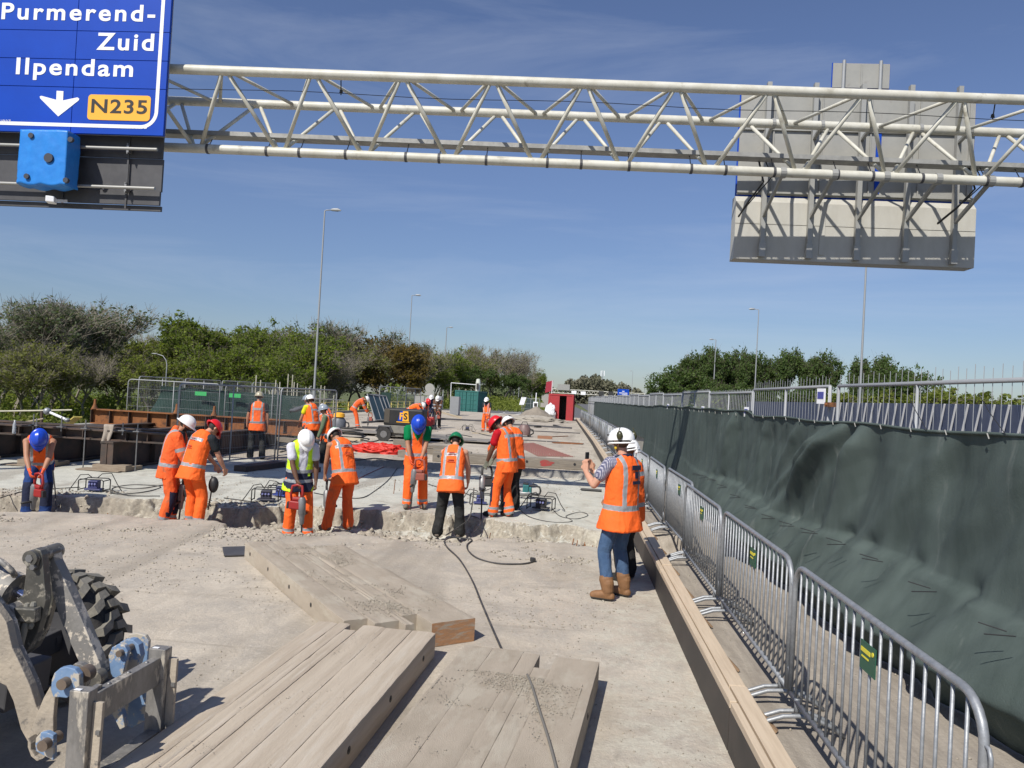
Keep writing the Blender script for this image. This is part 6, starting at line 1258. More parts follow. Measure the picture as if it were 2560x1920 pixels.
plate_px('bell_crank', lev, *Z5, 3.95, .05, grs); plate_px('bell_crank', [(x+95, y-22) for x, y in lev], *Z5, 4.12, .04, grs)
plate_px('link_rod', [(520, 110), (590, 90), (640, 140), (650, 250), (720, 390), (840, 650), (970, 950), (1190, 1490), (1210, 1580), (1120, 1620), (1010, 1530), (930, 1440), (800, 1150), (690, 880), (620, 650), (590, 400), (545, 240)], *Z5, 4.06, .07, spk)
b = MB(); c = at(395/4.739, 1350+205/4.739, 3.95); b.tube(c-V3(0, .03, 0), c+V3(0, .20, 0), .042, 18); b.build('pin', grs, ld, world=True, auto=True)
b = MB(); b.tube(c-V3(0, .036, 0), c-V3(0, .0, 0), .022, 6); c2 = at(395/4.739, 1350+320/4.739, 3.93); b.tube(c2-V3(0, .012, 0), c2+V3(0, .02, 0), .016, 6); b.build('bolt', steel, ld, world=True, auto=True)
plate_px('pin_lock', [(340, 200), (380, 150), (440, 150), (470, 210), (450, 290), (410, 360), (370, 360), (365, 300)], *Z5, 3.935, .014, grs)
A, B_ = at(-110, 1395, 4.05), at(38, 1478, 4.05); b = MB(); b.path([A, at(10, 1463, 4.05), at(20, 1469, 4.05), B_], [.088, .088, .098, .098], 22); b.build('cylinder', spk, ld, world=True, auto=True)
b = MB(); b.tube(B_-(B_-A)*.01, at(75, 1502, 4.05), .028, 16); b.build('piston_rod', mat('chrome', (.55, .58, .7), .12, 1.), ld, world=True, auto=True)
b = MB(); b.path([at(-60, 1370, 3.95), at(5, 1405, 3.95), at(28, 1425, 3.95), at(38, 1440, 3.98)], .016, 8); b.build('pipe', spk, ld, world=True, smooth=True)
hs_ = mat('hose', (.20, .195, .17), .45, 0, (.30, .28, .23), 8, .6)
for pts in ([(52, 1540), (44, 1565), (39, 1600), (42, 1622), (50, 1622)], [(66, 1545), (62, 1570), (54, 1600), (50, 1620)]): b = MB(); b.path([at(x, y, 3.90) for x, y in pts], .018, 10); b.build('hose', hs_, ld, world=True, smooth=True)
for x, y in ((68, 1508), (84, 1505)):
    b = MB(); b.path([at(x, y, 3.91)+V3(-.001*k, 0, -.018*k) for k in range(9)], [.017 if k % 2 else .012 for k in range(9)], 8); b.build('fitting', hs_, ld, world=True)
b = MB(); c = at(68, 1535, 3.9); b.box(c, (.12, .06, .08), rz=.1); b.build('valve_block', grs, ld, world=True, bevel=.01)
arm = [(-700, -500), (-250, -220), (0, 130), (60, 220), (120, 480), (200, 640), (290, 840), (360, 1060), (392, 1110), (345, 1330), (272, 1400), (205, 1280), (130, 1000), (60, 850), (-40, 800), (-300, 560), (-700, 200)]
plate_px('lift_arm', arm, *ZS, 3.70, .05, mud); plate_px('lift_arm', [(x, y) for x, y in arm], *ZS, 4.38, .05, mud)
plate_px('arm_web', [(x+18, y+10) for x, y in arm[1:-2]], *ZS, 3.75, .07, spk)
plate_px('arm_boss', [(0, -160), (70, -190), (130, -140), (150, -60), (140, 60), (100, 60), (60, 0), (20, -40), (-60, -60), (-60, -140)], ZS[0], 0, 1560, 3.86, .1, spk)
plate_px('gusset', [(600, 560), (660, 700), (640, 930), (640, 1130), (560, 1110), (480, 1120), (380, 1250), (330, 1200), (440, 900), (520, 700)], *Z6, 3.66, .03, mud)
plate_px('hook', [(330, 1180), (370, 1250), (370, 1320), (420, 1400), (510, 1430), (440, 1460), (370, 1400), (330, 1290)], *Z6, 3.60, .06, mud)
plate_px('coupler_ear', [(620, 480), (650, 400), (720, 340), (800, 325), (900, 350), (950, 420), (955, 600), (880, 640), (800, 700), (720, 690), (640, 690), (610, 600)], *Z6, 3.64, .035, blp)
plate_px('coupler_ear', [(840, 330), (900, 280), (970, 290), (1040, 340), (1050, 450), (1030, 560), (960, 620), (900, 560)], *Z6, 3.78, .04, frk)
plate_px('coupler_ear', [(430, 1180), (490, 1110), (560, 1110), (640, 1150), (640, 1450), (540, 1400), (430, 1340), (420, 1260)], *Z6, 3.58, .03, blp)
plate_px('coupler_ear', [(1300, 190), (1345, 90), (1430, 45), (1500, 70), (1535, 140), (1470, 430), (1440, 620), (1330, 400)], *Z6, 4.10, .035, blp)
plate_px('coupler_ear', [(1440, 30), (1520, -10), (1600, 0), (1665, 60), (1690, 200), (1620, 420), (1530, 480), (1490, 300)], *Z6, 4.20, .05, blp)
plate_px('coupler_ear', [(1480, 1180), (1530, 1120), (1620, 1105), (1720, 1130), (1760, 1200), (1740, 1450), (1740, 1700), (1600, 1700), (1560, 1350)], *Z5, 4.40, .03, blp)
plate_px('coupler_plate', [(1280, 230), (1420, 640), (1500, 1050), (1440, 1080), (1300, 800), (1230, 500)], *Z6, 4.16, .04, blp)
plate_px('coupler_plate', [(1400, 500), (1760, 400), (1770, 950), (1580, 1060), (1440, 1000)], *Z6, 4.30, .03, blp)
for x, y, Y, r_, l_ in ((735, 540, 3.60, .027, .14), (505, 1280, 3.54, .027, .12), (1425, 170, 4.07, .018, .2), (1130, 470, 3.98, .042, .06), (1000, 420, 3.74, .04, .05)):
    c = at(x/4.809, 1600+y/4.809, Y); b = MB(); b.tube(c, c+V3(0, l_, 0), r_, 18); b.build('pin', grs if r_ > .04 else mat('pin_brown', (.18, .14, .11), .5, .4, (.25, .2, .15), 9, .6), ld, world=True, auto=True)
# fork carriage
pn, pf = G(210, 1722, .62), G(402, 1618, .62); dv = pf-pn; dv /= np.linalg.norm(dv); nv_ = np.cross(dv, V3(0, 0, 1))
for p_, hgt in ((pn, .60), (pf, .62)):
    b = MB(); b.bar(p_, p_-V3(0, 0, hgt), .07, .10, up=nv_); b.build('carriage_post', frk, ld, world=True, bevel=.004)
    b = MB(); b.bar(p_-nv_*.015-dv*.02+V3(0, 0, .004), p_-nv_*.015-dv*.02-V3(0, 0, -.002), .02, .035, up=nv_); b.build('sticker', white_s, ld, world=True)
    b = MB(); b.bar(p_+nv_*.075+V3(0, 0, -.06)+dv*.015, p_+nv_*.075-V3(0, 0, hgt), .02, .05, up=nv_); b.build('fork_tine', mud, ld, world=True, bevel=.003)
    b = MB(); b.box(p_-V3(0, 0, .2)+nv_*.09, (.02, .02, .02)); b.build('bolt', steel, ld, world=True)
b = MB(); b.bar(pn-V3(0, 0, .12)+dv*.03, pf-V3(0, 0, .12)-dv*.03, .05, .15); b.build('cross_bar', frk, ld, world=True, bevel=.004)
b = MB(); b.bar(pn-V3(0, 0, .50)+dv*.03, pf-V3(0, 0, .50)-dv*.03, .08, .09); b.build('cross_bar', frk, ld, world=True, bevel=.004)
b = MB(); b.bar(pn-nv_*.01-V3(0, 0, .035)+dv*.03, pn-nv_*.01+dv*.13-V3(0, 0, .035), .03, .02); b.build('latch', frk, ld, world=True)
# bumps on the top edge
b = MB()
for k in (.3, .55, .8): c = pn+(pf-pn)*k-V3(0, 0, .045); b.ell(c, (.012, .012, .01))
b.build('rivet', steel, ld, world=True, smooth=True)
# wheels
def wheel(cx, cy, R0=.365, W=.30):
    b = MB(); n = 48; prof = [(-W/2, R0-.13), (-W/2-.012, R0-.07), (-W/2, R0-.02), (-W/2+.03, R0), (0, R0+.006), (W/2-.03, R0), (W/2, R0-.02), (W/2+.012, R0-.07), (W/2, R0-.13)]; P = []
    for (y, r_) in prof: P += [(cx+r_*math.cos(2*math.pi*j/n), cy+y, .41+r_*math.sin(2*math.pi*j/n)) for j in range(n)]
    b.add(P, [(i*n+j, i*n+(j+1) % n, (i+1)*n+(j+1) % n, (i+1)*n+j) for i in range(len(prof)-1) for j in range(n)]); t_ = b.build('tyre', rubber, ld, world=True, smooth=True)
    b = MB(); N_ = 17
    for s in (-1, 1):
        for k in range(N_):
            t0 = 2*math.pi*(k+(.5 if s > 0 else 0))/N_; w_ = .135
            ys_ = [-.025*s, .05*s, .075*s, W/2*s+.004*s]; sh = [0, .02, .13, .20]; r2 = R0+.048
            def pt(y, t_, r_): return (cx+r_*math.cos(t_), cy+y, .41+r_*math.sin(t_))
            for i in range(3):
                a0, a1 = t0-sh[i], t0-sh[i+1]; rr0, rr1 = r2, r2-(.012 if i == 2 else 0); w0 = w_*(1 if i else .9)
                b.add([pt(ys_[i], a0, R0-.02), pt(ys_[i], a0+w0, R0-.02), pt(ys_[i+1], a1+w_, R0-.03), pt(ys_[i+1], a1, R0-.03), pt(ys_[i], a0, rr0), pt(ys_[i], a0+w0, rr0), pt(ys_[i+1], a1+w_, rr1), pt(ys_[i+1], a1, rr1)], [(0, 1, 2, 3), (4, 7, 6, 5), (0, 4, 5, 1), (1, 5, 6, 2), (2, 6, 7, 3), (3, 7, 4, 0)])
    ob = b.build('tread', mat('tread_rubber', (.17, .16, .135), .85, 0, (.26, .24, .20), 9, .7, .2, 50), t_, world=True)
    bm = bmesh.new(); bm.from_mesh(ob.data); bmesh.ops.recalc_face_normals(bm, faces=bm.faces); bm.to_mesh(ob.data); bm.free()
    b = MB(); b.tube((cx, cy-W/2+.05, .41), (cx, cy+W/2-.05, .41), R0-.125, 32); b.tube((cx, cy-W/2+.0, .41), (cx, cy-W/2+.06, .41), .08, 20); b.build('rim', dark_s, ld, world=True, auto=True)
wheel(-3.27, 4.82); wheel(-3.32, 3.36)
b = MB(); b.box((-4.9, 4.1, .75), (1.7, .9, .8)); b.build('chassis', grs, ld, world=True, bevel=.02); b = MB(); b.bar((-3.9, 4.1, .45), (-2.95, 4.1, .38), .35, .2); b.bar((-3.27, 3.4, .41), (-3.27, 4.8, .41), .14, .14); b.build('front_axle', dark_s, ld, world=True, bevel=.01)
wheel(-5.2, 4.82); wheel(-5.2, 3.36)
b = MB(); b.box((-5.4, 4.1, 1.35), (.8, .85, .5)); b.build('engine_cover', blp, ld, world=True, bevel=.05)
plate_px('coupler_frame', [(560, 560), (700, 700), (1000, 860), (1260, 560), (1000, 500), (700, 520)], *Z6, 4.02, .1, dark_s)
# ================================================================ THINGS ON THE DECK
def splitter(label, X, Y, rz, z=0, col=(.05, .07, .3), s=1.):
    o = thing('power_splitter', label, 'power splitter', (X, Y, z), rz, 'portable power splitters on the slab'); s *= .85; w, d, h, r = .26*s, .15*s, .27*s, .010
    b = MB()
    for y in (-d, d): b.path([(-w, y, .02), (-w, y, h-.03), (-w+.03, y, h), (w-.03, y, h), (w, y, h-.03), (w, y, .02)], r, 7)
    for x, z_ in ((-w, .04), (w, .04), (-w, h-.02), (w, h-.02)): b.tube((x, -d, z_), (x, d, z_), r, 7)
    b.build('frame', TBLK, o, smooth=True); b = MB(); b.box((0, 0, .15*s), (.2*s, .16*s, .17*s)); b.box((0, 0, .05*s), (.34*s, .2*s, .03)); m_ = mat('splitter_%d' % int(col[2]*100), col, .5); b.build('socket_box', m_, o, bevel=.01)
    for k in (-1, 0, 1): b = MB(); b.tube((k*.06*s, -.078*s, .17*s), (k*.06*s, -.115*s, .17*s), .020*s, 10); b.build('socket', mat('socket_pale', (.2, .21, .42), .5), o, auto=True)
    b = MB(); b.path([(.05, 0, .25), (.12, .02, .38*s), (.25, .1, .33), (.36, .12, .12), (.45, .1, .012)], .009, 6); b.path([(-.05, 0, .25), (-.1, -.04, .36*s), (-.22, -.08, .3), (-.34, -.1, .1), (-.4, -.1, .012)], .009, 6); b.build('lead', cable_m, o, smooth=True)
for px, py, rz, lab, col, s in ((235, 1229, .1, 'black framed power splitter with violet sockets at the left, on the slab edge', (.04, .045, .14), 1.), (665, 1255, .2, 'black framed power splitter left of the yellow green jacket', (.04, .04, .06), 1.05), (702, 1243, -.3, 'blue and red power splitter right behind the legs of the yellow green jacket', (.03, .05, .22), .95),
                                (1200, 1262, .1, 'violet power splitter between the black trousered and red helmeted workers', (.04, .05, .17), .9), (1352, 1276, -.2, 'black framed power splitter at the right with loose cables round it', (.02, .02, .022), 1.1)):
    x, y = gxy(px, py, 0); splitter(lab, x, y, rz, 0.005, col, s)
for px, py, lab in ((1168, 1077, 'black framed power splitter far back on the open deck'), (845, 1073, None)):
    if lab: x, y = gxy(px, py, .2); splitter(lab, x, y, .1, .2, (.02, .02, .022), 1.1)
x, y = gxy(1300, 1246, 0); breaker('teal breaker lying on the slab at the right', (x-.35, y+.05, .09), (x+.42, y, .12), TTEAL, side=(0, -.2, 1))
x, y = gxy(1472, 1228, 0); o = thing('rubber_grip', 'short black cable end lying left of the filming person', 'cable end', (x, y, 0)); b = MB(); b.path([(x-.2, y+.01, .03), (x-.17, y, .035), (x+.3, y-.03, .035)], [.012, .03, .03], 8); b.build('grip', TBLK, o, world=True, auto=True)
# painted timber beam with round holes and red paint
conc2 = mat('beam_worn', (.23, .20, .16), .85, 0, (.16, .14, .115), 3, .8, .4, 30, stretch=(.6, 6, 6), c3=(.3, .27, .22), sc3=4, lo3=.56, hi3=.7)
o = thing('timber_beam', 'long heavy weathered timber beam with round holes and red paint along the step', 'timber beam', (-1.6, 21.8, .2)); A, B_ = G(1103, 1169, .2), G(1453, 1184, .2)
A = V3(-3.75, 21.2, 0); B_ = V3(.52, 21.3, 0)
beamh = .27; pts = 40; b = MB(); b.bar(A+V3(0, 0, .2+beamh/2), B_+V3(0, 0, .2+beamh/2), .3, beamh); ob = b.build('beam', conc2, o, world=True, bevel=.02)
for t_ in (.04, .22, .50, .62, .93): c = A+(B_-A)*t_; b = MB(); b.tube(c+V3(0, -.16, .36), c+V3(0, -.05, .36), .036, 14); b.build('hole', black_m, o, world=True)
b = MB(); c = A+(B_-A)*.745; b.add([(c[0]+.2*math.cos(a)*(1+.25*math.sin(5*a)), c[1]-.154, .345+.085*math.sin(a)*(1+.2*math.cos(3*a))) for a in np.linspace(0, 6.28, 24)[:-1]], [tuple(range(23))]); b.build('paint_mark', mat('paint_red', (.35, .035, .035), .8, 0, (.2, .09, .07), 14, .8), o, world=True)
for px, w_, lab in ((1140, .9, 'grey timber block lying before the beam behind the green shirted worker'), (1020, 1.0, 'short grey timber by the feet of the compressor')):
    x, y = gxy(px, 1118 if px < 1100 else 1150, .2); b = MB(); b.box((x, y, .33), (w_, .3, .26), rz=.05); o = b.build('timber_block', conc2, bevel=.02); props(o, lab, 'timber')
x, y = gxy(1080, 1135, .2); o = thing('timber_stack', 'stacked timber blocks with a blue box right of the green shirted worker', 'timber', (x, y, .2)); b = MB(); b.box((x, y, .28), (1.5, .4, .16)); b.box((x+.15, y+.1, .42), (1.2, .35, .1), rz=.1); b.box((x+.55, y-.3, .3), (.9, .3, .2), rz=-.05); b.build('block', conc2, o, world=True, bevel=.01)
# red mesh sheet and grey mats
rm = thing('rebar_mesh', 'flat red painted reinforcing mesh lying on the far deck at the right', 'reinforcing mesh', (0, 24, .2)); b = MB()
Q = [G(x, y, .215) for x, y in ((1285, 1110), (1335, 1108), (1432, 1142), (1345, 1140))]
for k in range(15):
    s = k/14; b.tube(Q[0]*(1-s)+Q[1]*s, Q[3]*(1-s)+Q[2]*s, .012, 4); b.tube(Q[0]*(1-s)+Q[3]*s, Q[1]*(1-s)+Q[2]*s+V3(0, 0, .012), .012, 4)
b.build('mesh', mat('mesh_red', (.34, .14, .12), .8, 0, (.26, .18, .15), 8, .6), rm, world=True)
gm = thing('floor_mats', 'row of grey green square mats lying between red mesh and timber beam', 'mat', (0, 22, .2))
for k in range(5): A = G(1352+15.5*k, 1158, .2); b = MB(); b.box((A[0]+.1, 23.0, .205), (.18, 1.6, .012)); b.build('mat', mat('mat_greenish', (.19, .2, .16), .9, 0, (.14, .145, .12), 8, .6), gm, world=True)
def GP_(l, z=.222): return [tuple(G(x, y, z)) for x, y in l]
# heaped red cloth
def lump(name, label, cat, X, Y, z, rx, ry, rz_, m, seed, amp=.5, n=70, k=36, sc=3., parent=None):
    P = []
    for i in range(k+1):
        for j in range(n):
            t_, a = math.pi/2*i/k, 2*math.pi*j/n; P.append((math.sin(t_)*math.cos(a), math.sin(t_)*math.sin(a), math.cos(t_)))
    P = np.array(P); f = fbm(P*sc+seed, seed, 4)-.5; f2 = 1-np.abs(fbm(P*sc*2.2+seed, seed+5, 3)-.5)*4; P = P*(1+amp*f+amp*.25*f2)[:, None]; P = P*np.array([rx, ry, rz_]); P[:, 2] = np.maximum(P[:, 2], -.02); P[-n:, 2] = -.03
    b = MB(); b.add(P, [(i*n+j, (i+1)*n+j, (i+1)*n+(j+1) % n, i*n+(j+1) % n) for i in range(k) for j in range(n)]); o = b.build(name, m, parent, smooth=True); o.location = (X, Y, z); return props(o, label, cat) if label else o
x, y = gxy(955, 1132, .2); lump('cloth_heap', 'crumpled bright red tarpaulin lying on the far deck', 'tarpaulin', x, y, .2, .75, .4, .22, mat('tarp_red', (.62, .03, .015), .55, 0, (.42, .02, .015), 5, .5), 3, 1.1, sc=3.5)
x, y = gxy(1347, 1062, .2)
gh = mat('rubble', (.26, .225, .18), .95, 0, (.19, .165, .135), 1.2, .8, .8, 9)
o = lump('rubble_heap', 'conical heap of grey brown rubble in front of the red container', 'rubble heap', -2.75, 63, .15, 1.9, 1.6, 1.2, gh, 9, .35, sc=2.)
c = vcos(o.data); r_ = np.hypot(c[:, 0]/1.95, c[:, 1]/1.7); c[:, 2] = np.maximum(-.03, 1.32*(1-r_)**.85*(c[:, 2] > -1)+(fbm(c*2.2, 4)-.5)*.35); o.data.vertices.foreach_set('co', c.ravel()); o.data.update()
lump('rubble_heap', 'low pale rubble spread at the foot of the conical heap', 'rubble heap', -2.7, 61.6, .15, 2.2, 1.0, .45, mat('rubble_pale', (.34, .31, .26), .95, 0, (.3, .27, .23), 2, .8, .8, 9), 12, .6, sc=4.)
# compressor
cp = thing('compressor', 'towed compressor with black canopy and yellow blue FS lettering, one wheel showing', 'compressor', (-6.2, 28.6, .2)); X0, Y0 = -6.2, 28.6
b = MB(); b.box((X0, Y0, 1.12), (1.5, .9, .64)); b.build('canopy', mat('canopy_black', (.012, .012, .013), .6, 0, (.03, .028, .026), 3, .5), cp, world=True, bevel=.06)
b = MB(); b.box((X0, Y0, .66), (1.46, .86, .30)); b.box((X0-.35, Y0, .48), (.7, .7, .2)); b.build('base', mat('base_grey', (.16, .155, .14), .7, 0, (.25, .24, .2), 4, .7), cp, world=True, bevel=.02)
b = MB(); b.box((X0-.62, Y0-.455, 1.15), (.2, .02, .5)); b.build('side_panel', mat('panel_rusty', (.07, .06, .045), .7), cp, world=True)
for x in (-.68, .62):
    b = MB(); b.tube((X0+x, Y0-.58, .46), (X0+x, Y0-.40, .46), .27, 24); w_ = b.build('wheel', rubber, cp, world=True, auto=True); b = MB(); b.tube((X0+x, Y0-.59, .46), (X0+x, Y0-.45, .46), .13, 16); b.build('rim', steel, w_, world=True, auto=True)
    b = MB(); b.path([(X0+x-.3, Y0-.5, .55), (X0+x-.2, Y0-.5, .75), (X0+x+.2, Y0-.5, .75), (X0+x+.3, Y0-.5, .55)], .05, 6); b.build('mudguard', dark_s, cp, world=True)
b = MB(); b.bar((X0+.75, Y0, .5), (X0+1.7, Y0, .42), .08, .08); b.tube((X0+1.6, Y0, .2), (X0+1.6, Y0, .55), .03, 8); b.build('drawbar', steel, cp, world=True)
b = MB(); b.add([(X0-.20, Y0-.458, .98), (X0-.02, Y0-.458, .98), (X0-.02, Y0-.458, 1.36), (X0-.12, Y0-.458, 1.36)], [(0, 1, 2, 3)]); b.build('emblem', blue_s, cp, world=True)
b = MB(); b.add([(X0-.02, Y0-.458, .98), (X0+.22, Y0-.458, .98), (X0+.18, Y0-.458, 1.36), (X0-.02, Y0-.458, 1.36)], [(0, 1, 2, 3)]); b.box((X0+.0, Y0-.457, .945), (.5, .006, .03)); b.build('emblem', yellow_s, cp, world=True)
text_on('F', cp, 'lettering', yellow_s, (X0-.135, Y0-.464, 1.04), (1, 0, 0), (0, 0, 1), .14, .26, 0, 1, .03); text_on('S', cp, 'lettering', black_s, (X0+.02, Y0-.464, 1.04), (1, 0, 0), (0, 0, 1), .14, .26, 0, 1, .03)
# drum vacuum / wheeled machine
def cart(px, py, lab, col):
    x, y = gxy(px, py, .2); o = thing('site_vacuum', lab, 'vacuum cleaner', (x, y, .2)); b = MB(); b.path([(x, y, .28), (x, y, .3), (x, y, .62), (x, y, .78), (x, y, .8)], [.25, .3, .3, .2, .08], 16); b.build('tank', mat('vac_%d' % px, col, .5, 0, tuple(q*.6 for q in col), 6, .6), o, world=True, auto=True)
    b = MB(); b.tube((x-.28, y-.15, .29), (x-.28, y-.05, .29), .09, 14); b.tube((x+.25, y-.15, .29), (x+.25, y-.05, .29), .09, 14); b.build('wheel', TBLK, o, world=True); b = MB(); b.path([(x-.2, y, .7), (x-.1, y, .92), (x+.1, y, .92), (x+.2, y, .7)], .02, 6); b.path([(x+.25, y, .6), (x+.42, y, .55), (x+.45, y, .4), (x+.3, y, .3)], .035, 7); b.build('hose', TBLK, o, world=True, smooth=True)
cart(1310, 1092, 'grey red wheeled site vacuum right of the red helmeted worker', (.2, .13, .12)); cart(847, 1076, 'grey drum vacuum with yellow lid near the coiled hose', (.13, .14, .16))
x, y = gxy(846, 1076, .2); b = MB(); b.path([(x, y, .78), (x, y, .80), (x, y, .95), (x, y, 1.0)], [.1, .26, .24, .1], 16); o = b.build('bucket', yellow_s, auto=True); props(o, 'yellow bucket on top of the grey drum vacuum', 'bucket')
x, y = gxy(1074, 1073, .2); o = thing('core_drill', 'small red machine on wheels right of the compressor', 'drilling machine', (x, y, .2)); b = MB(); b.box((x, y, .6), (.45, .4, .5)); b.build('housing', TRED, o, world=True, bevel=.05); b = MB(); b.tube((x-.2, y, .6), (x-.2, y, 1.4), .03, 8); b.tube((x+.2, y-.2, .3), (x+.2, y+.2, .3), .14, 14); b.build('stand', TBLK, o, world=True)
x, y = gxy(1362, 1097, .2); b = MB(); b.box((x, y, .27), (.7, .18, .14), rz=.1); o = b.build('brick', mat('brick_red', (.3, .15, .09), .9)); props(o, 'small brown brick on the far deck right of the vacuum', 'brick')
x, y = gxy(1320, 1078, .2); b = MB(); b.box((x+.3, y+6, .26), (.5, .2, .1), rz=.9); o = b.build('rail_piece', TBLK); props(o, 'short black steel piece on the far deck', 'steel piece')
x, y = gxy(1430, 1110, .2); b = MB(); b.box((x-.3, y, .22), (1.1, .5, .025), rz=.2); b.box((x, y+.2, .235), (1., .4, .02), rz=-.2); o = b.build('board_scraps', rust); props(o, 'rusty brown board scraps beside the formwork', 'boards')
# steel plates slightly lifted on the far deck
for i, (px, py, w_, d_, rz, lf, lab) in enumerate(((960, 1088, 5.5, 2.2, .0, .09, 'thin steel road plate lifted at its edge left of the compressor'), (1090, 1100, 4.5, 2., -.02, .08, 'thin steel road plate beyond the green helmeted worker'), (925, 1122, 3.2, 1.2, .04, .05, 'thin steel road plate beside the red tarpaulin'))):
    x, y = gxy(px, py, .2); o = thing('steel_plate', lab, 'steel plate', (x, y, .2+lf), rz); b = MB(); b.box((0, 0, .02), (w_, d_, .02)); b.build('plate', mat('plate_dusty', (.26, .235, .2), .8, 0, (.2, .18, .155), 3, .7), o)
for i, (x0, y0, x1, y1, lab) in enumerate(((1070, 1045, 1205, 1052, 'long dark joint profile lying across the far deck'), (980, 1072, 1060, 1078, 'short dark pipe left of the compressor'), (905, 1068, 985, 1071, 'dark pipe at the feet of the bent orange worker'), (1235, 1058, 1430, 1070, 'dark steel joint profile by the rubble heap'), (1110, 1103, 1190, 1104, 'dark pipe piece on the far deck behind the green helmet'))):
    A, B_ = G(x0, y0, .27), G(x1, y1, .27); A[1] = min(A[1], 70); B_[1] = min(B_[1], 70); b = MB(); b.bar(A, B_, .12, .1); o = b.build('joint_profile', dark_s); props(o, lab, 'steel profile')
# more clutter on the far deck
pw_ = mat('plank_pale', (.5, .42, .29), .8, 0, (.38, .31, .21), 4, .7)
for x0, y0, x1, y1, w_, h_, m_, lab in ((1103, 1030, 1152, 1044, .18, .12, pw_, 'long pale plank lying aslant left of the far upright worker'), (990, 1062, 1040, 1066, .16, .1, pw_, 'pale plank at the rear of the compressor'), (1180, 1082, 1260, 1086, .5, .03, pw_, 'pale flat board lying between splitter and vacuum'),
    (820, 1092, 905, 1100, .2, .1, pw_, 'pale timber left of the hose coil'), (800, 1085, 880, 1079, .12, .08, dark_s, 'dark pipe lying by the drum vacuum'), (905, 1056, 1000, 1050, .1, .1, dark_s, 'dark pipe behind the bent orange worker'), (1285, 1075, 1450, 1083, .05, .05, dark_s, 'thin dark joint strip crossing the far deck behind the vacuum'),
    (1270, 1098, 1450, 1108, .05, .04, dark_s, 'thin dark joint strip before the vacuum'), (840, 1118, 900, 1126, .25, .06, conc2, 'worn flat timber left of the red tarpaulin'), (1385, 1063, 1402, 1068, .15, .1, TBLK, 'black offcut on the far deck near the rubble'), (1000, 1133, 1060, 1138, .3, .2, conc2, 'grey timber in front of the compressor wheel'),
    (700, 1098, 790, 1108, .3, .15, conc2, 'grey timber lying behind the fence corner'), (1380, 1092, 1420, 1090, .05, .04, rust, 'thin rusty bar on the far deck'), (760, 1172, 795, 1175, .3, .12, rustd, 'dark block at the step left of the striped helmet'), (600, 1172, 700, 1160, .35, .14, rustd, 'dark timber under the fence foot')):
    z_ = .2+h_/2 if y1 < 1150 else h_/2; A, B_ = G(x0, y0, z_), G(x1, y1, z_); b = MB(); b.bar(A, B_, w_, h_); o = b.build('plank' if m_ is pw_ else 'loose_timber' if m_ in (conc2, rustd) else 'steel_strip', m_, bevel=.008); props(o, lab, 'plank' if m_ is pw_ else 'timber' if m_ in (conc2, rustd) else 'steel strip')
for pts, lab in (([(700, 1130), (760, 1120), (830, 1124), (900, 1112), (960, 1116), (1000, 1108)], 'long black cable on the far deck before the hose coil'), ([(880, 1084), (930, 1078), (990, 1082), (1060, 1090), (1140, 1086), (1180, 1092)], 'long black cable passing the compressor'), ([(1180, 1078), (1230, 1090), (1280, 1084), (1300, 1090)], 'black cable from the far splitter to the vacuum'), ([(810, 1140), (880, 1150), (940, 1146), (1000, 1152), (1030, 1148)], 'black cable lying near the step at left'), ([(905, 1094), (925, 1086), (950, 1096), (930, 1104), (900, 1100), (880, 1106)], 'loose black hose end beside the coil')):
    cable(lab, GP_([*pts]), .018)
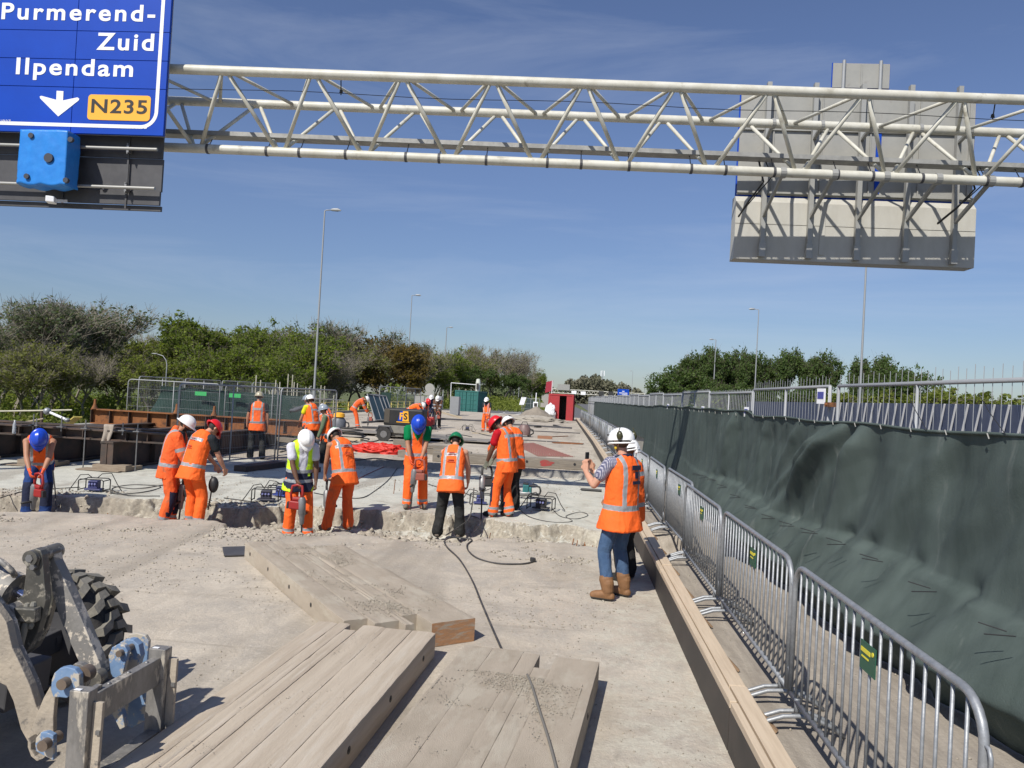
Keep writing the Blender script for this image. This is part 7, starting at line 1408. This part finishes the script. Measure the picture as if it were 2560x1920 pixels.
# containers
def container(label, X, Y, rz, w, l, h, m, open_=False, z=.0):
    o = thing('container', label, 'container', (X, Y, z), rz); b = MB(); n = 14
    def corr(x0, y0, x1, y1):
        L_ = math.hypot(x1-x0, y1-y0); k = int(L_/.28)*4; P = []; nx_, ny_ = (y1-y0)/L_, -(x1-x0)/L_
        for i in range(k+1): t_ = i/k; off = .04 if i % 4 in (1, 2) else 0; P += [(x0+(x1-x0)*t_-nx_*off, y0+(y1-y0)*t_-ny_*off, .12), (x0+(x1-x0)*t_-nx_*off, y0+(y1-y0)*t_-ny_*off, h-.1)]
        b.add(P, [(2*i, 2*i+2, 2*i+3, 2*i+1) for i in range(k)])
    corr(-w/2, l/2, -w/2, -l/2); corr(w/2, -l/2, w/2, l/2); corr(w/2, l/2, -w/2, l/2)
    if not open_: corr(-w/2+.06, -l/2+.04, w/2-.06, -l/2+.04)
    b.box((0, 0, h-.04), (w, l, .06)); b.box((0, 0, .08), (w, l, .1)); b.build('shell', m, o)
    b = MB()
    for x in (-w/2, w/2):
        for y in (-l/2, l/2): b.box((x, y, h/2), (.14, .14, h))
    for y in (-l/2, l/2):
        for zz in (.07, h-.05): b.box((0, y, zz), (w, .15, .15))
    for x in (-w/2, w/2):
        for zz in (.07, h-.05): b.box((x, 0, zz), (.15, l, .15))
    b.build('corner_frame', m, o, bevel=.01)
    if open_:
        b = MB(); b.box((-w*.27, -l/2-.02, h/2), (w*.42, .06, h-.3)); b.box((w*.36, -l/2-.02, h/2), (w*.24, .06, h-.3)); b.build('door', m, o)
        b = MB(); b.add([(-w/2+.1, l/2-.3, .1), (w/2-.1, l/2-.3, .1), (w/2-.1, l/2-.3, h-.2), (-w/2+.1, l/2-.3, h-.2)], [(0, 1, 2, 3)]); b.build('interior_shade', black_m, o)  # added black sheet paints the shade inside the open container
    else:
        for x in (-w*.25, w*.25):
            b = MB(); b.box((x, -l/2-.03, h/2), (w*.47, .05, h-.32)); 
            for zz in (.5, 1.0, 1.5, 2.0): b.box((x, -l/2-.06, zz), (w*.4, .04, .06))
            d_ = b.build('door', m, o, bevel=.01); b = MB()
            for xx in (-.12, .12): b.tube((x+xx*w/2, -l/2-.1, .15), (x+xx*w/2, -l/2-.1, h-.15), .022, 6)
            b.build('lock_rod', m, d_)
    return o
teal = mat('container_teal', (.018, .115, .105), .55, 0, (.025, .15, .135), 3, .6); redc = mat('container_red', (.38, .03, .035), .55, 0, (.28, .03, .03), 3, .6)
container('teal steel container with two doors beside the grey panel stack', -11.1, 85, -.1, 2.5, 4.5, 2.45, teal); container('dark red steel container with one open door beside the netting', -.75, 71, -.05, 2.15, 3, 2.55, redc, True)
lump('white_bag', 'crumpled white plastic sheet hanging on the left side of the red container', 'plastic sheet', -1.75, 69.0, .7, .45, .3, .85, mat('sheet_white', (.75, .76, .78), .4), 21, .6); b = MB(); b.box((-1.7, 69.4, .5), (.9, .5, .9)); o = b.build('wrapped_pallet', mat('sheet_white', (.75, .76, .78), .4), bevel=.1); props(o, 'white wrapped bundle standing left of the open red container', 'wrapped bundle')
for px, pw, py0, py1, Y, lab in ((1138, 24, 992, 1036, 66, 'stack of upright grey panels left of the teal container'), (1101, 11, 991, 1022, 72, 'narrow stack of grey panels left of the wider panel stack')):
    A, B_ = at(px-pw/2, py1, Y), at(px+pw/2, py0, Y); o = thing('panel_stack', lab, 'panel stack', (A[0], Y, A[2])); n = 9 if pw > 20 else 5
    for k in range(n): x = A[0]+(B_[0]-A[0])*(k+.5)/n; b = MB(); b.box((x, Y, (A[2]+B_[2])/2), (abs(B_[0]-A[0])/n*.8, 1.2, B_[2]-A[2])); b.build('panel', galv2, o, world=True)
def discs(px, Y, items, label):
    t_ = at(px, items[0][0]-12, Y); o = thing('traffic_sign', label, 'traffic sign', (t_[0], Y, .2)); b = MB(); b.tube((t_[0], Y, .2), t_, .05, 8); b.build('post', dark_s, o, world=True)
    for py, kind, r_ in items:
        c = at(px, py, Y-.08); b = MB()
        if kind == 'o': b.tube(c, c+V3(0, .03, 0), r_, 24)
        else: b.box(c, (r_*2, .03, r_*(.7 if kind == 'r' else 1.6)))
        b.build('sign_plate', alu, o, world=True)
discs(1074, 52, [(970, 'o', .32), (985, 'r', .3), (1001, 'o', .34), (1014, 'r', .35)], 'two round sign backs and small plates stacked on one tilted post')
discs(1050, 54, [(1000, 's', .38)], 'square grey sign back left of the stacked round signs'); discs(1367, 72, [(997, 'o', .45), (1013, 'r', .6)], 'round sign back on a post just left of the red container')
# flag, small mast barrier, signal
o = thing('banner_flag', 'dark red beach flag on a pole above the red container', 'flag', (-1.9, 72, .2)); A = at(1378, 1010, 72); T_ = at(1381, 951, 72); b = MB(); b.tube(A-V3(0, 0, 1.5), T_, .03, 6); b.build('pole', white_s, o, world=True); b = MB(); Q = [at(1383, 951, 72), at(1366, 955, 72), at(1362, 990, 72)-V3(0, 0, -.3), at(1378, 978, 72)]; b.add([*Q, *[q+V3(0, .02, 0) for q in Q]], [(0, 1, 2, 3), (7, 6, 5, 4), (0, 4, 5, 1), (1, 5, 6, 2), (2, 6, 7, 3), (3, 7, 4, 0)]); b.build('cloth', mat('flag_red', (.3, .02, .04), .7), o, world=True)
o = thing('signal_mast', 'slim horizontal signal arm with a pale signal head beyond the deck', 'traffic signal', at(1193, 1010, 100)); A = at(1126, 1010, 100); B_ = at(1128, 957, 100); C_ = at(1190, 962, 100); b = MB(); b.tube(A, B_, .05, 6); b.tube(B_, C_, .05, 6); b.build('mast', white_s, o, world=True); c = at(1195, 966, 100); b = MB(); b.path([c-V3(0, 0, .9), c-V3(0, 0, .8), c+V3(0, 0, .5), c+V3(0, 0, .95), c+V3(0, 0, 1.)], [.2, .32, .32, .24, .1], 12); b.build('signal_head', mat('head_pale', (.6, .62, .55), .5), o, world=True); b = MB(); b.tube(c-V3(0, 0, .9), at(1192, 1012, 100), .07, 6); b.build('post', white_s, o, world=True); b = MB(); b.box(c-V3(0, .45, 0), (.3, .05, .8)); b.build('signal_lens', TBLK, o, world=True)
x, y = ax_(1339, 1010, 78), 78; o = thing('camera_mast', 'small white box sign on a thin mast before the road end', 'sign', (x, y, 0)); b = MB(); b.tube((x, y, 0), at(1341, 982, 78), .05, 8); b.build('post', white_s, o, world=True); c = at(1339, 1012, 77.8); b = MB(); b.box(c, (.5, .2, .6)); b.build('box', white_s, o, world=True, bevel=.05); b = MB(); b.box(c-V3(0, .11, 0), (.32, .02, .35)); b.build('panel', TBLK, o, world=True)
o = heras('site_fence_panel', 'green netted fence panel slanting down at the road end', (float(at(1305, 1000, 90)[0]), 90), (float(at(1350, 1000, 88)[0]), 88), .0, 2.0, grp, 20, 2, wr=.01); o['group'] = grp
A, B_ = at(1310, 994, 90), at(1345, 1000, 88); b = MB(); b.add([(A[0], 90.1, .1), (B_[0], 88.1, .1), (B_[0], 88.1, 1.5), (A[0]+.4, 90.1, 2.1)], [(0, 1, 2, 3)]); o = b.build('fence_netting', dgreen); props(o, 'small green netting on the far fence panel at the road end', 'netting')
o = thing('striped_board', 'white and green striped barrier board leaning at the road end', 'barrier board', at(1305, 1010, 86)); b = MB()
for k in range(4): A, B_ = at(1299+3*k, 1012, 86), at(1305+3.2*k, 993, 86); b.bar(A, B_, .12, .03); 
b.build('boards', white_s, o, world=True)
# far gantry
fg = thing('sign_gantry', 'distant white lattice gantry crossing the motorway on the horizon', 'sign gantry', at(1480, 1000, 300)); Yg = 300.
A, B_ = at(1357, 972, Yg), at(1612, 987, Yg); zt_ = (A[2]+B_[2])/2+.3; A[2] = B_[2] = zt_
for dz, dy in ((0, 0), (-1.5, 0), (0, 1.5)): b = MB(); b.tube(A+V3(0, dy, dz), B_+V3(0, dy, dz), .16, 6); b.build('chord', gwhite, fg, world=True)
b = MB(); n = 22
for k in range(n): p0 = A+(B_-A)*k/n; p1 = A+(B_-A)*(k+.5)/n; p2 = A+(B_-A)*(k+1)/n; b.tube(p0, p1-V3(0, 0, 1.5), .1, 4); b.tube(p1-V3(0, 0, 1.5), p2, .1, 4)
b.build('lattice', gwhite, fg, world=True)
for q in (A, B_): b = MB(); b.tube(q*V3(1, 1, 0)+V3(0, 0, -2), q, .3, 8); b.build('leg', gwhite, fg, world=True)
for px, py, w_, h_, m_, lab, cat in ((1558, 983, 4.4, 3.2, blue_s, 'distant blue motorway sign on the far gantry', 'road sign'), (1503, 984, 1.9, 1.9, TBLK, 'left black lane signal box on the far gantry', 'lane signal'), (1527, 985, 1.9, 1.9, TBLK, 'right black lane signal box beside the distant blue sign', 'lane signal'), (1435, 981, 1.9, 1.2, white_s, 'left pale lane signal on the far gantry', 'lane signal'), (1458, 983, 1.9, 1.3, white_s, 'right pale lane signal on the far gantry', 'lane signal'), (1409, 968, 4.8, 2.3, alu, 'pale sign back standing on top of the far gantry', 'road sign')):
    c = at(px, py, Yg-.6); o = thing('gantry_sign', lab, cat, c); b = MB(); b.box(c, (w_, .3, h_)); b.build('panel', m_, o, world=True)
    if m_ is blue_s:
        for k, (t_, w2, zz) in enumerate((('N', .9, .75), ('Purmerend', 3.2, .05), ('Noord', 2.2, -.6))): b = MB(); b.box(c+V3(.0 if k < 2 else .6, -.16, zz), (w2, .02, .26)); b.build('lettering', white_s, o, world=True)
t_ = at(1507, 928, 430); o = thing('radio_mast', 'thin radio mast with white antennas above the distant wood', 'mast', (t_[0], 430, -4)); b = MB(); b.tube((t_[0], 430, -4), t_, .35, 8, .2); b.build('mast', galv2, o, world=True); b = MB(); [b.box((t_[0]+d, 430, t_[2]-1.2), (.4, .3, 3.)) for d in (-.9, 0, .9)]; b.build('antenna', white_s, o, world=True)
# ---------------------------------------------------------------- cables
def GP(l, z=.012): return [tuple(G(x, y, z)) for x, y in l]
cable('thin black cable looping on the bare deck before the trench, plug at its right end', GP([(1332, 1405), (1300, 1410), (1240, 1408), (1195, 1396), (1172, 1378), (1168, 1362), (1180, 1350), (1165, 1346), (1130, 1344), (1112, 1352), (1118, 1368), (1150, 1400), (1180, 1450), (1205, 1510), (1235, 1580), (1262, 1640)]), .011)
x, y = gxy(1332, 1405, 0); b = MB(); b.box((x, y, .03), (.06, .08, .05), rz=.4); o = b.build('plug', TBLK, bevel=.01); props(o, 'small black plug at the end of the looping cable', 'plug')
cable('grey cable running over the gritty front mat towards the camera', [tuple(G(1318, 1690, .2)+V3(0, 0, .01)), *[tuple(G(x, y, .212)) for x, y in ((1330, 1715), (1350, 1780), (1372, 1850), (1392, 1925), (1410, 2000))]], .009, mat('cable_grey', (.16, .15, .13), .7))
for i, (pts, lab) in enumerate((([(0, 1245), (60, 1228), (130, 1222), (200, 1218)], 'black cable at the far left running to the first power splitter'), ([(255, 1225), (300, 1235), (370, 1228), (400, 1216), (330, 1212), (280, 1222), (320, 1238), (400, 1240)], 'tangled black cable right of the first power splitter'), ([(280, 1215), (340, 1222), (410, 1212), (480, 1200)], 'black cable passing behind the hooded worker'),
    ([(560, 1245), (600, 1250), (640, 1256)], 'black cable left of the second power splitter'), ([(785, 1232), (830, 1240), (900, 1245), (940, 1225), (975, 1195), (1000, 1160)], 'black cable curving from the striped helmet worker to the timber step'), ([(890, 1200), (930, 1180), (1000, 1150), (1040, 1130)], 'dark red cable crossing the slab towards the compressor'),
    ([(1070, 1210), (1110, 1222), (1150, 1228), (1190, 1245)], 'black cable left of the violet power splitter'), ([(1290, 1262), (1320, 1290), (1380, 1305), (1430, 1303), (1415, 1290), (1450, 1280), (1470, 1288), (1440, 1297), (1400, 1290), (1380, 1270)], 'thin cable loops right of the red helmeted worker'), ([(1185, 1330), (1200, 1312), (1195, 1295), (1170, 1290), (1150, 1300)], 'black cable hanging over the trench edge at the green helmet'))):
    cable(lab, GP(pts), .009 if i != 7 else .006, mat('cable_red', (.3, .05, .04), .6) if 'red cable' in lab else cable_m)
for k, (px, py, r0, lab) in enumerate(((868, 1098, .8, 'coil of black hose on the far deck right of the drum vacuum'), (1150, 1255, .0, ''), (345, 1232, .0, ''))):
    if r0: x, y = gxy(px, py, .2); cable(lab, [(x+r0*(1-.015*i)*math.cos(i*.7)*(1+.2*math.sin(i*1.9)), y+r0*.6*(1-.015*i)*math.sin(i*.7), .23+.012*i+.25*max(0, math.sin(i*.7+2))*(i % 9 == 4)) for i in range(38)], .022, TBLK, 'hose_coil', cat='hose')
# lead down from the breakers into the trench
for pts, lab in (([(132, 1175, 11.9), (138, 1230, 11.9), (140, 1265, 11.8), (150, 1283, 11.6), (230, 1282, 11.5)], 'black lead hanging from the far left breaker'), ([(530, 1190, 11.8), (528, 1230, 11.8), (520, 1275, 11.8)], 'black lead hanging from the tool bag'), ([(1290, 1200, 13.6), (1293, 1240, 13.6), (1288, 1262, 13.7)], 'black lead behind the red helmeted worker'), ([(1185, 1220, 12.8), (1175, 1290, 12.6), (1150, 1315, 12.4), (1115, 1338, 11.8)], 'grey lead passing in front of the green helmeted worker')):
    cable(lab, [tuple(at(*p)) for p in pts], .011)
# rebar stubs
rg = random.Random(3)
for k, (px, py, Y, hh) in enumerate([(1430, 1362, 11.35, .09), (1440, 1363, 11.35, .09), (1460, 1365, 11.4, .07), (1488, 1372, 11.35, .07), (1222, 1352, 11.4, .1), (1240, 1348, 11.5, .12), (1212, 1350, 11.4, .07), (1013, 1335, 11.2, .06), (978, 1330, 11.3, .06), (1460, 1340, 12.4, .12), (1480, 1345, 12.4, .14), (268, 1262, 12.5, .12), (985, 1215, 15.5, .3), (1290, 1325, 12.7, .1)]):
    p = at(px, py, Y); z0 = float(ground_h(np.array([p[0]]), np.array([Y]))[0]); b = MB(); b.tube((p[0], Y, z0-.05), (p[0]+.02, Y, z0+hh), .008, 6); o = b.build('rebar_stub', rust); props(o, ORD(k)+' rusty bar stub listed along the trench edge' if False else 'rusty reinforcing bar stub sticking out near the trench edge', 'rebar', 'rebar stubs along the trench')
# towel and bottle on the cross beam
p = at(270, 1066, 16.45); o = thing('towel', 'beige cloth hanging over the dark cross beam', 'towel', p); V, F = [], []
for i in range(14):
    for j in range(16):
        s, t_ = i/13, j/15; d = t_*.52; zz = p[2]+.03-max(0, d-.1); yy_ = 16.55-min(d, .1)*1.2-.03*math.sin(s*9)*t_; V.append((p[0]-.10+s*.24*(1-.25*t_)+.03*math.sin(t_*4), yy_, zz))
b = MB(); b.add(V, [(i*16+j, (i+1)*16+j, (i+1)*16+j+1, i*16+j+1) for i in range(13) for j in range(15)]); ob = b.build('cloth', mat('towel_beige', (.36, .31, .26), .95, 0, (.26, .22, .18), 12, .6), o, world=True, smooth=True); so_ = ob.modifiers.new('t', 'SOLIDIFY'); so_.thickness = .015
p = at(35, 1085, 16.4); o = thing('water_bottle', 'clear plastic water bottle standing on a girder end at the far left', 'bottle', (p[0], 16.4, .67)); gl = mat('clear_plastic', (.75, .8, .85), .15, 0, spec=.6); gl.node_tree.nodes['Principled BSDF'].inputs['Transmission Weight'].default_value = .6
b = MB(); b.path([(0, 0, 0), (0, 0, .01), (0, 0, .1), (0, 0, .12), (0, 0, .2), (0, 0, .25), (0, 0, .29)], [.03, .04, .04, .036, .04, .022, .016], 14); b.build('bottle_body', gl, o, smooth=True); b = MB(); b.tube((0, 0, .29), (0, 0, .31), .018, 12); b.build('cap', white_s, o)
# ---------------------------------------------------------------- debris: nobody could count it
def debris(name, n, fn, s0, s1, m, label):
    rg = np.random.RandomState(n); base = np.array([(1, 0, 0), (-1, 0, 0), (0, 1, 0), (0, -1, 0), (0, 0, .7), (0, 0, -.7)], float); fc = np.array([(0, 2, 4), (2, 1, 4), (1, 3, 4), (3, 0, 4), (2, 0, 5), (1, 2, 5), (3, 1, 5), (0, 3, 5)])
    c = fn(rg, n); n = len(c); s = (s0+(s1-s0)*rg.rand(n)**4)[:, None, None]; V = base[None]*rg.uniform(.5, 1.3, (n, 6, 3))*s; a = rg.uniform(0, 6.28, n); ca, sa = np.cos(a)[:, None], np.sin(a)[:, None]; V = np.stack([V[..., 0]*ca-V[..., 1]*sa, V[..., 0]*sa+V[..., 1]*ca, V[..., 2]], -1)+c[:, None]
    me = bpy.data.meshes.new(name); grid_mesh(me, V.reshape(-1, 3), (fc[None]+np.arange(n)[:, None, None]*6).reshape(-1, 3)); me.materials.append(m); o = bpy.data.objects.new(name, me); COL.objects.link(o); props(o, label, 'debris', None, 'stuff')
stn = mat('stone_chip', (.40, .36, .29), .95, 0, (.25, .22, .18), 3, .9, coord='Object')
def on_deck(x0, x1, y0, y1, dens=None):
    def fn(rg, n):
        X, Y = rg.uniform(x0, x1, n), rg.uniform(y0, y1, n); k = fbm(np.stack([X*1.1, Y*1.1, X*0], 1), 77, 3) > .46+.16*rg.rand(n); X, Y = X[k], Y[k]; return np.stack([X, Y, ground_h(X, Y)+.004], 1)
    return fn
debris('concrete_debris', 9000, on_deck(-10, 1.0, 10.0, 13.4), .008, .05, stn, 'broken concrete chips lying in and along the trench')
debris('concrete_debris', 420, on_deck(-9.5, .9, 11.2, 12.9), .03, .13, stn, 'larger broken concrete lumps on the trench floor')
debris('concrete_debris', 5000, on_deck(-8, 1.0, 7.2, 11.2), .004, .02, stn, 'small concrete chips scattered in front of the trench')
debris('concrete_debris', 4500, on_deck(-5, 1.0, 3.2, 8.), .003, .011, stn, 'fine grit scattered on the deck near the camera')
debris('concrete_debris', 3500, on_deck(-8, 1.0, 13, 21.6), .006, .03, stn, 'concrete chips scattered on the pale slab')
debris('concrete_debris', 3000, on_deck(-14, 1.2, 21.6, 60), .015, .07, stn, 'concrete chips scattered on the far deck')
debris('concrete_debris', 2500, on_deck(1.25, 3.0, 3.2, 16), .004, .016, stn, 'fine grit on the walkway between barriers and netting')
def on_mat(cx, cy, rz, x0, x1, y0, y1):
    def fn(rg, n):
        x, y = np.clip(rg.normal((x0+x1)/2, (x1-x0)/4, n), x0, x1), rg.uniform(y0, y1, n); k = fbm(np.stack([x*3, y*3, x*0+cx], 1), 5, 3) > .42+.2*rg.rand(n); x, y = x[k], y[k]; ca, sa = math.cos(rz), math.sin(rz); return np.stack([cx+x*ca-y*sa, cy+x*sa+y*ca, x*0+.206], 1)
    return fn
debris('grit', 26000, on_mat(-.19, 5.84, -.13, -.5, .45, -2.6, -.5), .002, .008, stn, 'grit lying on the right front timber mat')
debris('grit', 14000, on_mat(-.72, 6.62, math.atan2(.6, .8), -.9, -.1, .3, 3.3), .002, .010, stn, 'grit lying on the diagonal timber mat')
debris('grit', 2500, on_mat(-1.5, 6.17, -.08, -.45, .5, -3., -.1), .0015, .005, stn, 'sparse grit on the left front timber mat')
